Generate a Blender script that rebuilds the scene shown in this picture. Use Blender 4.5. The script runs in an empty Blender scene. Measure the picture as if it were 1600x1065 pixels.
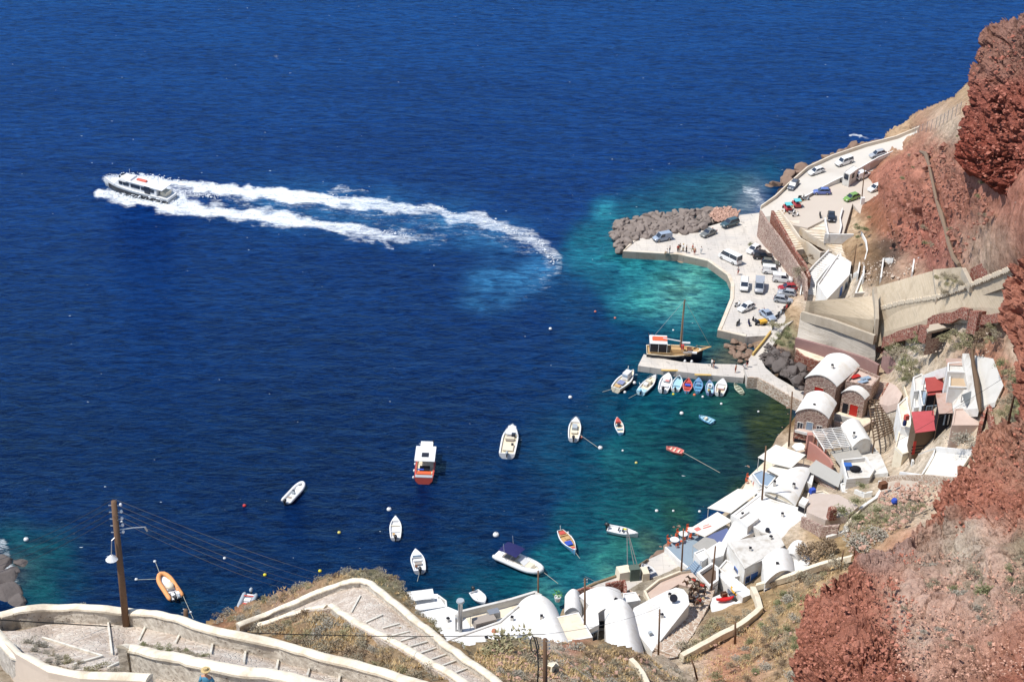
import bpy, math, random
import numpy as np
from mathutils import Vector, Matrix, noise
R = math.radians
SC = bpy.context.scene
COL = SC.collection
H = 154.0; F = 2400.0; PITCH = R(30); ROLL = R(1.5); CX, CY = 800.0, 532.5
cam = bpy.data.cameras.new('camera'); co = bpy.data.objects.new('camera', cam); COL.objects.link(co)
cam.sensor_width = 36; cam.lens = 36*F/1600; cam.clip_end = 9000; cam.clip_start = 1
MR = Matrix.Rotation(R(90)-PITCH, 4, 'X') @ Matrix.Rotation(ROLL, 4, 'Z')
co.matrix_world = Matrix.Translation((0, 0, H)) @ MR
SC.camera = co
SUN_AZ = Vector((-0.93, -0.22)).normalized(); SUN_EL = R(61)
w = bpy.data.worlds.new('World'); SC.world = w; w.use_nodes = True
nt = w.node_tree; bg = nt.nodes['Background']
sky = nt.nodes.new('ShaderNodeTexSky'); sky.sky_type = 'NISHITA'; sky.sun_disc = False
sky.sun_elevation = SUN_EL; sky.sun_rotation = math.atan2(SUN_AZ.x, SUN_AZ.y); sky.air_density = 1.0; sky.dust_density = 0.4
nt.links.new(sky.outputs[0], bg.inputs[0]); bg.inputs[1].default_value = 0.14
sl = bpy.data.lights.new('sun', 'SUN'); sl.energy = 4.4; sl.angle = R(0.5); sl.color = (1.0, 0.955, 0.89)
so = bpy.data.objects.new('sun', sl); COL.objects.link(so)
sd = Vector((SUN_AZ.x*math.cos(SUN_EL), SUN_AZ.y*math.cos(SUN_EL), math.sin(SUN_EL)))
so.rotation_euler = sd.to_track_quat('Z', 'Y').to_euler(); so.location = sd*400
SC.view_settings.view_transform = 'Standard'; SC.view_settings.look = 'None'
SC.view_settings.exposure = 0.18; SC.view_settings.gamma = 1.0
SC.cycles.max_bounces = 5; SC.cycles.diffuse_bounces = 2; SC.cycles.glossy_bounces = 2
SC.cycles.transmission_bounces = 3; SC.cycles.transparent_max_bounces = 10
SC.cycles.caustics_reflective = False; SC.cycles.caustics_refractive = False

M3 = np.array(MR.to_3x3())
def ray(px, py):
    d = M3 @ np.array([(px-CX)/F, -(py-CY)/F, -1.0]); return d
def P(px, py, h=0.0):                      # point on the plane z=h
    d = ray(px, py); t = (h-H)/d[2]; return Vector((d[0]*t, d[1]*t, h))
def D(px, py, z):                          # point at camera depth z
    d = ray(px, py); return Vector((d[0]*z, d[1]*z, H+d[2]*z))
def depth_of(px, py, h): d = ray(px, py); return (h-H)/d[2]

def lin(r, g, b):
    f = lambda c: (c/255/12.92) if c <= 10 else ((c/255+.055)/1.055)**2.4
    return (f(r), f(g), f(b))
def alb(r, g, b, k=1.2):                   # albedo that looks like this sRGB colour in full sun
    return tuple(min(.85, c/k) for c in lin(r, g, b))

MATS = {}
class NT:
    def __init__(s, name, rough=.8, spec=.3, metal=0.0):
        s.m = bpy.data.materials.new(name); s.m.use_nodes = True; s.t = s.m.node_tree; s.n = s.t.nodes; s.l = s.t.links
        s.b = s.n['Principled BSDF']; s.b.inputs['Roughness'].default_value = rough
        s.b.inputs['Specular IOR Level'].default_value = spec; s.b.inputs['Metallic'].default_value = metal
        s.tc = s.n.new('ShaderNodeTexCoord')
    def vec(s, sc=1.0):
        if not isinstance(sc, tuple): return s.tc.outputs['Object']
        m = s.n.new('ShaderNodeMapping'); m.inputs['Scale'].default_value = sc; s.l.new(s.tc.outputs['Object'], m.inputs[0]); return m.outputs[0]
    def noise(s, scale, detail=4, rough=.55, sc=1.0, dist=0.0):
        n = s.n.new('ShaderNodeTexNoise'); n.inputs['Scale'].default_value = scale; n.inputs['Detail'].default_value = detail
        n.inputs['Roughness'].default_value = rough; n.inputs['Distortion'].default_value = dist
        s.l.new(s.vec(sc), n.inputs['Vector']); return n.outputs[0]
    def voro(s, scale, feature='F1', sc=1.0, out='Distance'):
        n = s.n.new('ShaderNodeTexVoronoi'); n.feature = feature; n.inputs['Scale'].default_value = scale
        s.l.new(s.vec(sc), n.inputs['Vector']); return n.outputs[out]
    def ramp(s, fac, stops, interp='LINEAR'):
        n = s.n.new('ShaderNodeValToRGB'); n.color_ramp.interpolation = interp
        e = n.color_ramp.elements
        while len(e) < len(stops): e.new(.5)
        for i, (p, c) in enumerate(stops): e[i].position = p; e[i].color = (*c, 1) if len(c) == 3 else c
        s.l.new(fac, n.inputs[0]); return n.outputs[0]
    def gray(s, fac, a, b, va=0.0, vb=1.0):
        n = s.n.new('ShaderNodeMapRange'); s.l.new(fac, n.inputs[0])
        for i, v in enumerate((a, b, va, vb)): n.inputs[i+1].default_value = v
        return n.outputs[0]
    def mix(s, f, a, b, mode='MIX'):
        n = s.n.new('ShaderNodeMix'); n.data_type = 'RGBA'; n.blend_type = mode
        for sock, v in ((n.inputs[0], f), (n.inputs[6], a), (n.inputs[7], b)):
            if isinstance(v, (int, float)): sock.default_value = v
            elif isinstance(v, tuple): sock.default_value = (*v[:3], 1)
            else: s.l.new(v, sock)
        return n.outputs[2]
    def math(s, op, a, b=0.0):
        n = s.n.new('ShaderNodeMath'); n.operation = op
        for i, v in enumerate((a, b)):
            if isinstance(v, (int, float)): n.inputs[i].default_value = v
            else: s.l.new(v, n.inputs[i])
        return n.outputs[0]
    def attr(s, name):
        n = s.n.new('ShaderNodeAttribute'); n.attribute_name = name; return n.outputs['Color']
    def color(s, c):
        if isinstance(c, tuple): s.b.inputs['Base Color'].default_value = (*c, 1)
        else: s.l.new(c, s.b.inputs['Base Color'])
    def bump(s, h, strength=.5, dist=.1):
        n = s.n.new('ShaderNodeBump'); n.inputs['Strength'].default_value = strength; n.inputs['Distance'].default_value = dist
        s.l.new(h, n.inputs['Height']); s.l.new(n.outputs[0], s.b.inputs['Normal'])
def sc3(c, k): return tuple(min(.9, x*k) for x in c)
def mat(name, c, rough=.75, var=.12, scale=2.0, bump=.25, spec=.25, metal=0.0, dirt=None, dirt_amt=.35, bd=.05):
    """plain painted / rough surface with mottling; dirt = second colour in patches"""
    if name in MATS: return MATS[name]
    m = NT(name, rough, spec, metal)
    col = m.mix(m.noise(scale, 6, .6), sc3(c, 1-var), sc3(c, 1+var))
    if dirt:
        f = m.gray(m.noise(scale*.35, 7, .65, dist=.4), .48, .68, 0, dirt_amt); col = m.mix(f, col, dirt)
    m.color(col)
    if bump: m.bump(m.noise(scale*4, 5, .6), bump, bd)
    MATS[name] = m.m; return m.m
def flat(name, c, rough=.5, spec=.4, metal=0.0):
    if name in MATS: return MATS[name]
    m = NT(name, rough, spec, metal); m.color(m.mix(m.noise(3, 3), sc3(c, .93), sc3(c, 1.05))); MATS[name] = m.m; return m.m

def tag(o, label=None, cat=None, group=None, kind=None):
    if label: o['label'] = label
    if cat: o['category'] = cat
    if group: o['group'] = group
    if kind: o['kind'] = kind
    return o
def thing(name, loc, label, cat, group=None, rz=0.0):
    o = bpy.data.objects.new(name, None); COL.objects.link(o); o.location = loc; o.rotation_euler = (0, 0, rz)
    o.empty_display_size = .3
    return tag(o, label, cat, group)
def copy_thing(src, loc, rz=0.0, scale=None, label=None, group=None, rot=None):
    def cp(o, par):
        c = o.copy(); COL.objects.link(c); c.parent = par
        for ch in KIDS.get(o.name, []): cp(ch, c)
        return c
    c = cp(src, None); c.location = loc; c.rotation_euler = rot if rot else (0, 0, rz)
    if scale: c.scale = scale if hasattr(scale, '__len__') else (scale,)*3
    if label: c['label'] = label
    if group: c['group'] = group
    return c
KIDS = {}
def rootloc(o):
    while o.parent: o = o.parent
    return o.location

class MB:
    def __init__(s): s.v = []; s.f = []; s.mi = []; s.ms = []; s.cur = 0; s.M = None
    def use(s, m):
        if m not in s.ms: s.ms.append(m)
        s.cur = s.ms.index(m); return s
    def add(s, vs, fs):
        b = len(s.v)
        s.v += [Vector(v) for v in vs] if s.M is None else [s.M @ Vector(v) for v in vs]
        for f in fs: s.f.append(tuple(b+i for i in f)); s.mi.append(s.cur)
        return s
    def box(s, c, d, rz=0.0, taper=1.0, axis=None):
        x, y, z = d[0]/2, d[1]/2, d[2]/2
        vs = [(-x, -y, -z), (x, -y, -z), (x, y, -z), (-x, y, -z), (-x*taper, -y*taper, z), (x*taper, -y*taper, z), (x*taper, y*taper, z), (-x*taper, y*taper, z)]
        ca, sa = math.cos(rz), math.sin(rz); c = Vector(c)
        vs = [Vector((v[0]*ca-v[1]*sa, v[0]*sa+v[1]*ca, v[2]))+c for v in vs]
        return s.add(vs, [(3, 2, 1, 0), (4, 5, 6, 7), (0, 1, 5, 4), (1, 2, 6, 5), (2, 3, 7, 6), (3, 0, 4, 7)])
    def bar(s, a, b, w, h=None):           # box beam between two points
        a, b = Vector(a), Vector(b); h = h or w; d = b-a
        if d.length < 1e-6: return s
        d.normalize(); up = Vector((0, 0, 1)) if abs(d.z) < .95 else Vector((1, 0, 0))
        x = d.cross(up).normalized()*(w/2); y = x.cross(d).normalized()*(h/2)
        return s.add([a-x-y, a+x-y, a+x+y, a-x+y, b-x-y, b+x-y, b+x+y, b-x+y], [(3, 2, 1, 0), (4, 5, 6, 7), (0, 1, 5, 4), (1, 2, 6, 5), (2, 3, 7, 6), (3, 0, 4, 7)])
    def tube(s, pts, r, n=7, cap=True):
        pts = [Vector(p) for p in pts]; k = len(pts); rs = r if hasattr(r, '__len__') else [r]*k; vs = []; px = None
        for i, p in enumerate(pts):
            d = (pts[min(i+1, k-1)]-pts[max(i-1, 0)]).normalized()
            if px is None: px = d.cross(Vector((0, 0, 1)) if abs(d.z) < .95 else Vector((1, 0, 0))).normalized()
            px = (px-d*px.dot(d)).normalized(); py = d.cross(px)
            for j in range(n): a = 2*math.pi*j/n; vs.append(p+(px*math.cos(a)+py*math.sin(a))*rs[i])
        fs = [(i*n+j, i*n+(j+1) % n, (i+1)*n+(j+1) % n, (i+1)*n+j) for i in range(k-1) for j in range(n)]
        if cap: fs += [tuple(range(n-1, -1, -1)), tuple((k-1)*n+j for j in range(n))]
        return s.add(vs, fs)
    def prism(s, poly, z0, z1):            # poly: world xy list; z0/z1 number or list
        n = len(poly); g = lambda z, i: z[i] if hasattr(z, '__len__') else z
        ar = sum(poly[i][0]*poly[(i+1) % n][1]-poly[(i+1) % n][0]*poly[i][1] for i in range(n))
        idx = list(range(n)) if ar > 0 else list(range(n-1, -1, -1))
        vs = [(poly[i][0], poly[i][1], g(z0, i)) for i in idx]+[(poly[i][0], poly[i][1], g(z1, i)) for i in idx]
        return s.add(vs, [tuple(range(n-1, -1, -1)), tuple(range(n, 2*n))]+[(i, (i+1) % n, n+(i+1) % n, n+i) for i in range(n)])
    def sphere(s, c, r, nu=10, nv=7, sq=1.0):
        rr = r if hasattr(r, '__len__') else (r, r, r); vs = []; c = Vector(c)
        for i in range(nv+1):
            t = math.pi*i/nv
            for j in range(nu):
                a = 2*math.pi*j/nu; vs.append(c+Vector((rr[0]*math.sin(t)*math.cos(a), rr[1]*math.sin(t)*math.sin(a), rr[2]*math.cos(t))))
        fs = [(i*nu+j, (i+1)*nu+j, (i+1)*nu+(j+1) % nu, i*nu+(j+1) % nu) for i in range(nv) for j in range(nu)]
        return s.add(vs, fs)
    def loft(s, secs, closed=True, cap=True):   # list of equal-length point rings
        n = len(secs[0]); vs = [p for r in secs for p in r]; fs = []
        for i in range(len(secs)-1):
            for j in range(n if closed else n-1): fs.append((i*n+j, i*n+(j+1) % n, (i+1)*n+(j+1) % n, (i+1)*n+j))
        if cap and closed: fs += [tuple(range(n-1, -1, -1)), tuple((len(secs)-1)*n+j for j in range(n))]
        return s.add(vs, fs)
    def quad(s, a, b, c, d): return s.add([a, b, c, d], [(0, 1, 2, 3)])
    def build(s, name, m=None, parent=None, smooth=False, world=False, bevel=0.0, fixn=False):
        me = bpy.data.meshes.new(name); off = rootloc(parent) if (world and parent) else Vector((0, 0, 0))
        me.from_pydata([tuple(v-off) for v in s.v], [], s.f)
        ms = s.ms if s.ms else [m]
        for q in ms: me.materials.append(q)
        if s.ms: me.polygons.foreach_set('material_index', s.mi)
        if fixn:
            import bmesh
            bm = bmesh.new(); bm.from_mesh(me); bmesh.ops.recalc_face_normals(bm, faces=bm.faces); bm.to_mesh(me); bm.free()
        if smooth: me.polygons.foreach_set('use_smooth', [True]*len(me.polygons))
        me.update()
        o = bpy.data.objects.new(name, me); COL.objects.link(o)
        if parent: o.parent = parent; KIDS.setdefault(parent.name, []).append(o)
        if smooth == 'auto':
            me.set_sharp_from_angle(angle=R(38))
        if bevel:
            b = o.modifiers.new('bevel', 'BEVEL'); b.width = bevel; b.segments = 2; b.limit_method = 'ANGLE'
        return o
def struct(name, o, label=None): o['kind'] = 'structure'; return o
rnd = random.Random(7)
class Interp:
    """smooth interpolation of values given at scattered pixels"""
    def __init__(s, pts, vals, lam=1e-3):
        s.p = np.array(pts, float)/400.0; v = np.array(vals, float)
        if v.ndim == 1: v = v[:, None]
        n = len(s.p); A = s.k(s.p, s.p)+lam*np.eye(n); Pm = np.hstack([np.ones((n, 1)), s.p])
        L = np.zeros((n+3, n+3)); L[:n, :n] = A; L[:n, n:] = Pm; L[n:, :n] = Pm.T
        s.w = np.linalg.solve(L, np.vstack([v, np.zeros((3, v.shape[1]))]))
    def k(s, a, b):
        r = np.sqrt(((a[:, None, :]-b[None, :, :])**2).sum(-1))+1e-9; return r   # linear kernel: no overshoot
    def __call__(s, q):
        q = np.array(q, float).reshape(-1, 2)/400.0; out = []
        for i in range(0, len(q), 20000):
            c = q[i:i+20000]; out.append(s.k(c, s.p) @ s.w[:-3] + np.hstack([np.ones((len(c), 1)), c]) @ s.w[-3:])
        return np.vstack(out)
def gauss_colors(q, cps):
    """cps: (px,py,radius,(r,g,b)); first entry is the background"""
    q = np.array(q, float); W = np.full(len(q), .02); C = np.tile(np.array(cps[0][3])*.02, (len(q), 1))
    for x, y, r, c in cps[1:]:
        w = np.exp(-((q[:, 0]-x)**2+(q[:, 1]-y)**2)/(r*r)); W += w; C += w[:, None]*np.array(c)
    return C/W[:, None]
def inpoly(q, poly):
    x, y = q[:, 0], q[:, 1]; c = np.zeros(len(q), bool); n = len(poly)
    for i in range(n):
        x1, y1 = poly[i]; x2, y2 = poly[(i+1) % n]
        if y1 == y2: continue
        c ^= ((y1 > y) != (y2 > y)) & (x < (x2-x1)*(y-y1)/(y2-y1)+x1)
    return c
def unproject(q, Z):
    d = np.stack([(q[:, 0]-CX)/F, -(q[:, 1]-CY)/F, -np.ones(len(q))], 1) @ M3.T
    w_ = d*Z[:, None]; w_[:, 2] += H; return w_
def vnoise(p, scale, oct=4, seed=0.0, H_=1.0):
    return np.array([noise.fractal(Vector((x*scale+seed, y*scale+seed, z*scale)), H_, 2.0, oct) for x, y, z in p])

class Layer:
    def __init__(s, cps):   # (px,py,h) or (px,py,None,depth)
        inv = [1.0/(c[3] if len(c) > 3 else depth_of(c[0], c[1], c[2])) for c in cps]
        s.it = Interp([(c[0], c[1]) for c in cps], inv)
    def Z(s, q): return 1.0/np.clip(s.it(q)[:, 0], 1/600, 1/20)
    def at(s, px, py):
        z = float(s.Z([(px, py)])[0]); return D(px, py, z)

def sheet(name, layer, poly, step, colors, material, rough_fn=None, skirt=None, jitter=.35, seed=1, smooth=True):
    xs = [p[0] for p in poly]; ys = [p[1] for p in poly]
    gx = np.arange(min(xs), max(xs)+step, step); gy = np.arange(min(ys), max(ys)+step, step)
    X, Y = np.meshgrid(gx, gy); nx, ny = len(gx), len(gy); rs = np.random.RandomState(seed)
    X = X+(rs.rand(*X.shape)-.5)*step*jitter; Y = Y+(rs.rand(*Y.shape)-.5)*step*jitter
    q = np.stack([X.ravel(), Y.ravel()], 1); ins = inpoly(q, poly)
    idx = np.arange(nx*ny).reshape(ny, nx)
    a, b, c, d = idx[:-1, :-1].ravel(), idx[:-1, 1:].ravel(), idx[1:, 1:].ravel(), idx[1:, :-1].ravel()
    keep = ins[a] & ins[b] & ins[c] & ins[d]; F4 = np.stack([a, d, c, b], 1)[keep]
    used = np.unique(F4); mp = -np.ones(nx*ny, int); mp[used] = np.arange(len(used)); F4 = mp[F4]; q = q[used]
    W = unproject(q, layer.Z(q))
    if rough_fn is not None:
        # normals
        fn = np.cross(W[F4[:, 2]]-W[F4[:, 0]], W[F4[:, 3]]-W[F4[:, 1]]); N = np.zeros_like(W)
        for k in range(4): np.add.at(N, F4[:, k], fn)
        N /= (np.linalg.norm(N, axis=1)[:, None]+1e-9)
        W = W+N*rough_fn(W, q)[:, None]
    if colors:
        wp = np.stack([vnoise(W, .12, 5, 3), vnoise(W, .12, 5, 17)], 1)*np.clip(26*150/layer.Z(q), 10, 60)[:, None]
        col = gauss_colors(q+wp, colors)
    else: col = None
    faces = F4.tolist(); V = W
    if skirt is not None:
        e = {}
        for f in faces:
            for i in range(4):
                x, y = f[i], f[(i+1) % 4]
                if (y, x) in e: del e[(y, x)]
                else: e[(x, y)] = 1
        bv = sorted({x for k in e for x in k}); nm = {}; ext = []
        for v_ in bv:
            nm[v_] = len(V)+len(ext); p = V[v_].copy(); p2 = skirt(p, q[v_]); ext.append(p2)
        V = np.vstack([V, np.array(ext)])
        for (x, y) in e: faces.append([y, x, nm[x], nm[y]])
        if col is not None: col = np.vstack([col, col[bv]])
    me = bpy.data.meshes.new(name); me.from_pydata(V.tolist(), [], faces); me.materials.append(material)
    if col is not None:
        at = me.color_attributes.new('tint', 'FLOAT_COLOR', 'POINT')
        at.data.foreach_set('color', np.hstack([np.clip(col, 0, 1), np.ones((len(col), 1))]).ravel())
    if smooth: me.polygons.foreach_set('use_smooth', [True]*len(me.polygons))
    o = bpy.data.objects.new(name, me); COL.objects.link(o); o['kind'] = 'structure'; return o

def back_skirt(p, q):      # gives a rock mass its depth behind the visible face
    v = np.array([p[0], p[1], p[2]-H]); v /= np.linalg.norm(v); return (p[0]+v[0]*18+3, p[1]+v[1]*18, p[2]+v[2]*18-3)
RED = alb(196, 132, 110, 1.1); RED2 = alb(206, 148, 124, 1.1); CLIFF = alb(182, 124, 108, 1.15); CLIFF2 = alb(190, 142, 124); TAN = alb(198, 172, 142); DUST = alb(222, 206, 186); DRY = alb(186, 160, 122)
GREY = alb(176, 168, 154); PALE = alb(232, 222, 208); BROWN = alb(158, 134, 112); DARKROCK = alb(96, 84, 78); OLIVE = alb(160, 156, 128)
def terrain_mat(name):
    m = NT(name, .95, .08)
    t = m.attr('tint')
    n1 = m.noise(.22, 8, .68, dist=.8); n2 = m.noise(.8, 9, .78, dist=.4); n3 = m.noise(2.6, 6, .8); v = m.voro(1.1); v2 = m.voro(.55)
    col = m.mix(m.gray(n1, .38, .62), m.mix(1.0, t, (.72, .70, .66), 'MULTIPLY'), m.mix(1.0, t, (1.20, 1.16, 1.10), 'MULTIPLY'))
    col = m.mix(m.gray(n2, .50, .60, 0, .75), col, m.mix(1.0, col, (.60, .55, .47), 'MULTIPLY'))
    col = m.mix(m.gray(n2, .46, .38, 0, .6), col, m.mix(1.0, col, (1.35, 1.32, 1.28), 'MULTIPLY'))
    col = m.mix(m.gray(n3, .58, .66, 0, .6), col, alb(112, 92, 74))
    col = m.mix(m.gray(v, .16, .08, 0, .6), col, alb(210, 196, 178))
    col = m.mix(m.gray(v2, .14, .07, 0, .7), col, alb(130, 98, 84))
    m.color(col)
    h = m.math('ADD', m.math('MULTIPLY', n2, 1.0), m.math('MULTIPLY', n3, .5))
    m.bump(h, 1.0, .45); return m.m
MT_SLOPE = terrain_mat('dry_slope_earth')
MT_ROCK = None
def rock_mat(name):
    m = NT(name, .95, .08); t = m.attr('tint')
    v = m.voro(1.7); v2 = m.voro(3.6); n1 = m.noise(.25, 8, .68, dist=.7); n2 = m.noise(1.6, 9, .8); n3 = m.noise(.7, 8, .75)
    col = m.mix(m.gray(n1, .38, .62), m.mix(1.0, t, (.80, .76, .74), 'MULTIPLY'), m.mix(1.0, t, (1.18, 1.20, 1.20), 'MULTIPLY'))
    col = m.mix(m.gray(n3, .52, .64, 0, .45), col, m.mix(1.0, t, (.74, .66, .64), 'MULTIPLY'))
    col = m.mix(m.gray(n2, .56, .66, 0, .55), col, m.mix(1.0, t, (.5, .42, .4), 'MULTIPLY'))
    col = m.mix(m.gray(n2, .42, .34, 0, .6), col, m.mix(1.0, t, (1.4, 1.5, 1.5), 'MULTIPLY'))
    m.color(col)
    h = m.math('ADD', m.math('MULTIPLY', v, -.9), m.math('ADD', m.math('MULTIPLY', v2, -.4), m.math('MULTIPLY', n2, 1.2)))
    m.bump(h, 1.0, .5); return m.m
MT_ROCK = rock_mat('red_volcanic_rock')

L_CP = [
 # far coast and road shelf
 (1480,130,-6),(1425,205,4),(1380,222,2),(1330,218,-4),(1300,238,-1),(1240,262,-4),(1215,290,-1),(1195,315,-2),(1150,322,-3),(1165,300,-5),(1100,320,-6),
 (1410,232,10),(1350,262,9),(1300,283,8),(1250,305,6.6),(1215,330,5),(1190,342,1),(1160,345,.4),
 (1240,325,6),(1300,300,6.5),(1350,285,7),(1370,300,8),(1330,345,7),(1290,330,6),(1240,350,4),
 (1330,375,8),(1310,390,5),(1280,400,3),(1255,440,1),(1330,420,5),(1300,470,2),(1220,360,1.0),(1200,380,-.5),(1150,420,-.5),(1130,480,-1),(1150,530,-1),(1180,545,0),
 (1225,500,1.4),(1245,520,1.8),(1230,560,2.6),(1245,600,1.8),(1240,640,-.6),(1190,620,-2.5),(1150,600,-5),
 (1420,215,12),(1440,212,20),(1390,255,14),(1380,290,14),(1375,330,13),(1395,230,12),
 (1400,300,22),(1430,260,24),(1470,220,33),(1500,190,42),(1440,350,20),(1390,400,12),(1350,400,9),(1500,330,38),(1560,330,50),(1620,330,60),(1620,250,62),(1560,240,55),
 (1480,400,30),(1540,390,42),(1620,380,56),(1380,430,14),(1430,430,20),
 (1250,478,3),(1360,470,9),(1300,500,3),(1362,520,4),(1262,530,.5),(1300,545,1),(1360,562,1.5),(1460,440,24),(1560,450,38),(1620,450,46),
 (1262,560,1),(1376,566,4),(1400,590,8),(1430,560,16),(1480,520,24),(1540,530,30),(1620,540,38),
 (1400,620,10),(1440,640,15),(1480,620,19),(1540,620,25),(1620,640,34),
 (1260,620,2.5),(1330,640,2.4),(1240,690,1.5),(1300,700,2.2),(1360,680,2.0),(1385,690,2.2),(1340,720,3),(1408,700,7.5),(1440,700,13),(1500,710,19),(1560,720,25),
 (1200,720,.6),(1170,755,.2),(1230,740,1.6),(1300,760,3.4),(1370,760,6.5),(1430,760,13),(1500,780,20),(1560,800,26),
 (1130,790,-.6),(1080,815,-1),(1040,850,-.3),(1160,800,1.5),(1120,850,2),(1200,850,4.5),(1270,850,8),(1340,830,11),(1420,830,17),(1500,860,26),
 (1300,890,11),(1240,910,8.5),(1184,926,5.5),(1140,935,3.6),(1120,950,4.0),(1165,940,4.4),(1105,930,2.8),(1380,900,20),(1450,930,30),
 (1000,876,-.4),(960,893,-.5),(910,910,-.6),(870,940,-.6),(1040,890,1.3),(1000,910,1.4),(1090,920,3),(960,940,1.5),(1080,960,5),(1100,985,7),
 (1150,990,9),(1200,970,11),(1260,980,16),(1350,980,28),(1220,1050,16),(1150,1060,14),(1060,1050,9.5),(1300,1080,30),
 (860,965,-1),(800,950,-2),(740,970,-2),(680,940,-3),(640,920,-4),(900,1000,3),(800,1020,4),(700,1020,2),(640,980,-1),(1000,1010,6.5),(960,1060,10),(850,1080,11),(700,1080,9),(500,1100,9),(560,1000,-2),
 (1000,700,-6),(1100,700,-4),(1180,690,-1.8),(1190,740,-1),(1000,800,-5),(1080,780,-2.5),(960,840,-4),(900,880,-3),
 (1020,380,-.6),(960,375,-1.4),(1080,355,-.2),(1140,335,.4),(970,340,-3),(1060,330,-2.4),
]
LL = Layer([c for c in L_CP])
L_COL = [(0,0,0,TAN),
 (1330,222,30,BROWN),(1400,212,20,TAN),(1290,245,25,BROWN),(1240,270,20,DARKROCK),(1205,300,16,DARKROCK),(1365,225,18,TAN),
 (1335,365,22,TAN),(1345,400,20,alb(150,120,90)),(1320,350,14,DUST),(1370,335,18,alb(160,110,85)),
 (1420,300,45,CLIFF),(1400,260,30,CLIFF),(1450,360,40,alb(180,118,104)),(1470,250,40,CLIFF2),(1500,300,45,CLIFF),(1480,390,30,alb(176,120,110)),(1560,360,50,CLIFF2),(1600,345,50,alb(196, 140, 122)),(1640,300,40,CLIFF),(1540,385,35,DUST),(1480,205,20,DUST),(1570,310,30,CLIFF),
 (1390,400,22,DARKROCK),(1420,420,20,alb(200,170,150)),(1350,420,14,BROWN),(1300,440,30,PALE),
 (1225,525,12,OLIVE),(1215,545,10,alb(190,160,150)),(1240,570,20,alb(84,74,72)),(1215,575,16,alb(110,98,94)),(1250,592,18,alb(84,74,72)),
 (1160,545,22,alb(150,130,115)),(1235,640,14,alb(140,110,70)),(1200,620,30,alb(110,95,70)),
 (1260,425,22,alb(190,170,155)),(1240,395,14,alb(180,150,135)),
 (1480,540,45,DUST),(1430,560,25,PALE),(1420,590,20,DUST),(1540,560,35,RED2),(1560,600,35,RED2),(1600,540,30,DUST),(1590,660,30,OLIVE),(1560,620,15,DUST),
 (1510,505,15,PALE),(1500,700,40,DUST),(1440,680,40,PALE),(1380,650,25,PALE),(1380,700,40,DUST),
 (1500,720,25,DUST),(1360,760,45,DUST),(1300,760,30,DUST),(1380,790,20,OLIVE),(1420,800,25,DUST),(1340,800,22,OLIVE),(1300,850,25,DRY),(1380,850,30,TAN),(1420,880,40,RED2),
 (1250,900,30,TAN),(1200,950,35,DRY),(1260,960,35,DRY),(1240,1000,30,TAN),(1130,980,25,DRY),(1150,1030,40,RED2),(1200,1040,50,TAN),(1080,1030,30,DUST),(1180,1000,20,DRY),
 (900,1030,60,DRY),(1000,1040,40,DRY),(700,900,80,BROWN),(1050,900,60,GREY),(950,930,60,GREY),(1100,850,60,DUST),(1200,780,60,DUST),(1180,700,30,BROWN),
 (1050,845,30,alb(110,95,50)),(1150,780,30,alb(110,95,50))]
L_POLY = [(1140,318),(1165,300),(1195,275),(1230,245),(1300,215),(1420,180),(1490,150),(1540,100),(1640,90),(1700,160),(1700,1140),(560,1140),(560,960),(640,905),(700,925),(850,915),(930,865),(1010,825),(1060,780),(1130,740),(1165,690),(1190,650),(1185,615),(1150,610),(1110,560),(1105,500),(1080,470),(1050,440),(960,440),(920,400),(920,330),(1000,305),(1100,310)]
def l_rough(Wp, q):
    n = vnoise(Wp, .09, 5)*.9+vnoise(Wp, .5, 3, 9)*.25
    k = np.ones(len(q))*.35
    for x, y, r, a in ((1450,300,90,1.5),(1420,230,50,1.2),(1480,540,70,.6),(1250,580,30,1.8),(1230,280,40,1.6),(1330,225,40,1.4),(1390,400,30,2.0),(1230,1000,80,.8),(1420,880,80,1.2),(1450,380,50,1.5),(1560,330,60,.8)):
        k += a*np.exp(-((q[:, 0]-x)**2+(q[:, 1]-y)**2)/(r*r))
    for x, y, r in ((1180,400,70),(1200,450,60),(1300,310,60),(1150,850,80),(1000,930,80),(1300,680,70),(1220,780,70),(1440,660,50)):
        k *= 1-.8*np.exp(-((q[:, 0]-x)**2+(q[:, 1]-y)**2)/(r*r))
    cl = np.zeros(len(q))
    for x, y, r in ((1440,300,60),(1400,380,30),(1430,390,30),(1480,260,40),(1395,290,30),(1245,580,22),(1232,280,22),(1205,300,14)): cl = np.maximum(cl, np.exp(-((q[:, 0]-x)**2+(q[:, 1]-y)**2)/(r*r)))
    for i in np.nonzero(cl > .15)[0]:
        p = Vector(Wp[i])*.22; d = noise.voronoi(p*1.6)[0]; d2 = noise.voronoi(p*4)[0]; n[i] += ((.4-d[0])*1.6+(.3-d2[0])*.7)*cl[i]/max(.3, k[i])
    return n*k
sheet('hillside', LL, L_POLY, 2.6, L_COL, MT_SLOPE, l_rough, skirt=lambda p, q: (p[0], p[1]+2, -12))

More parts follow.
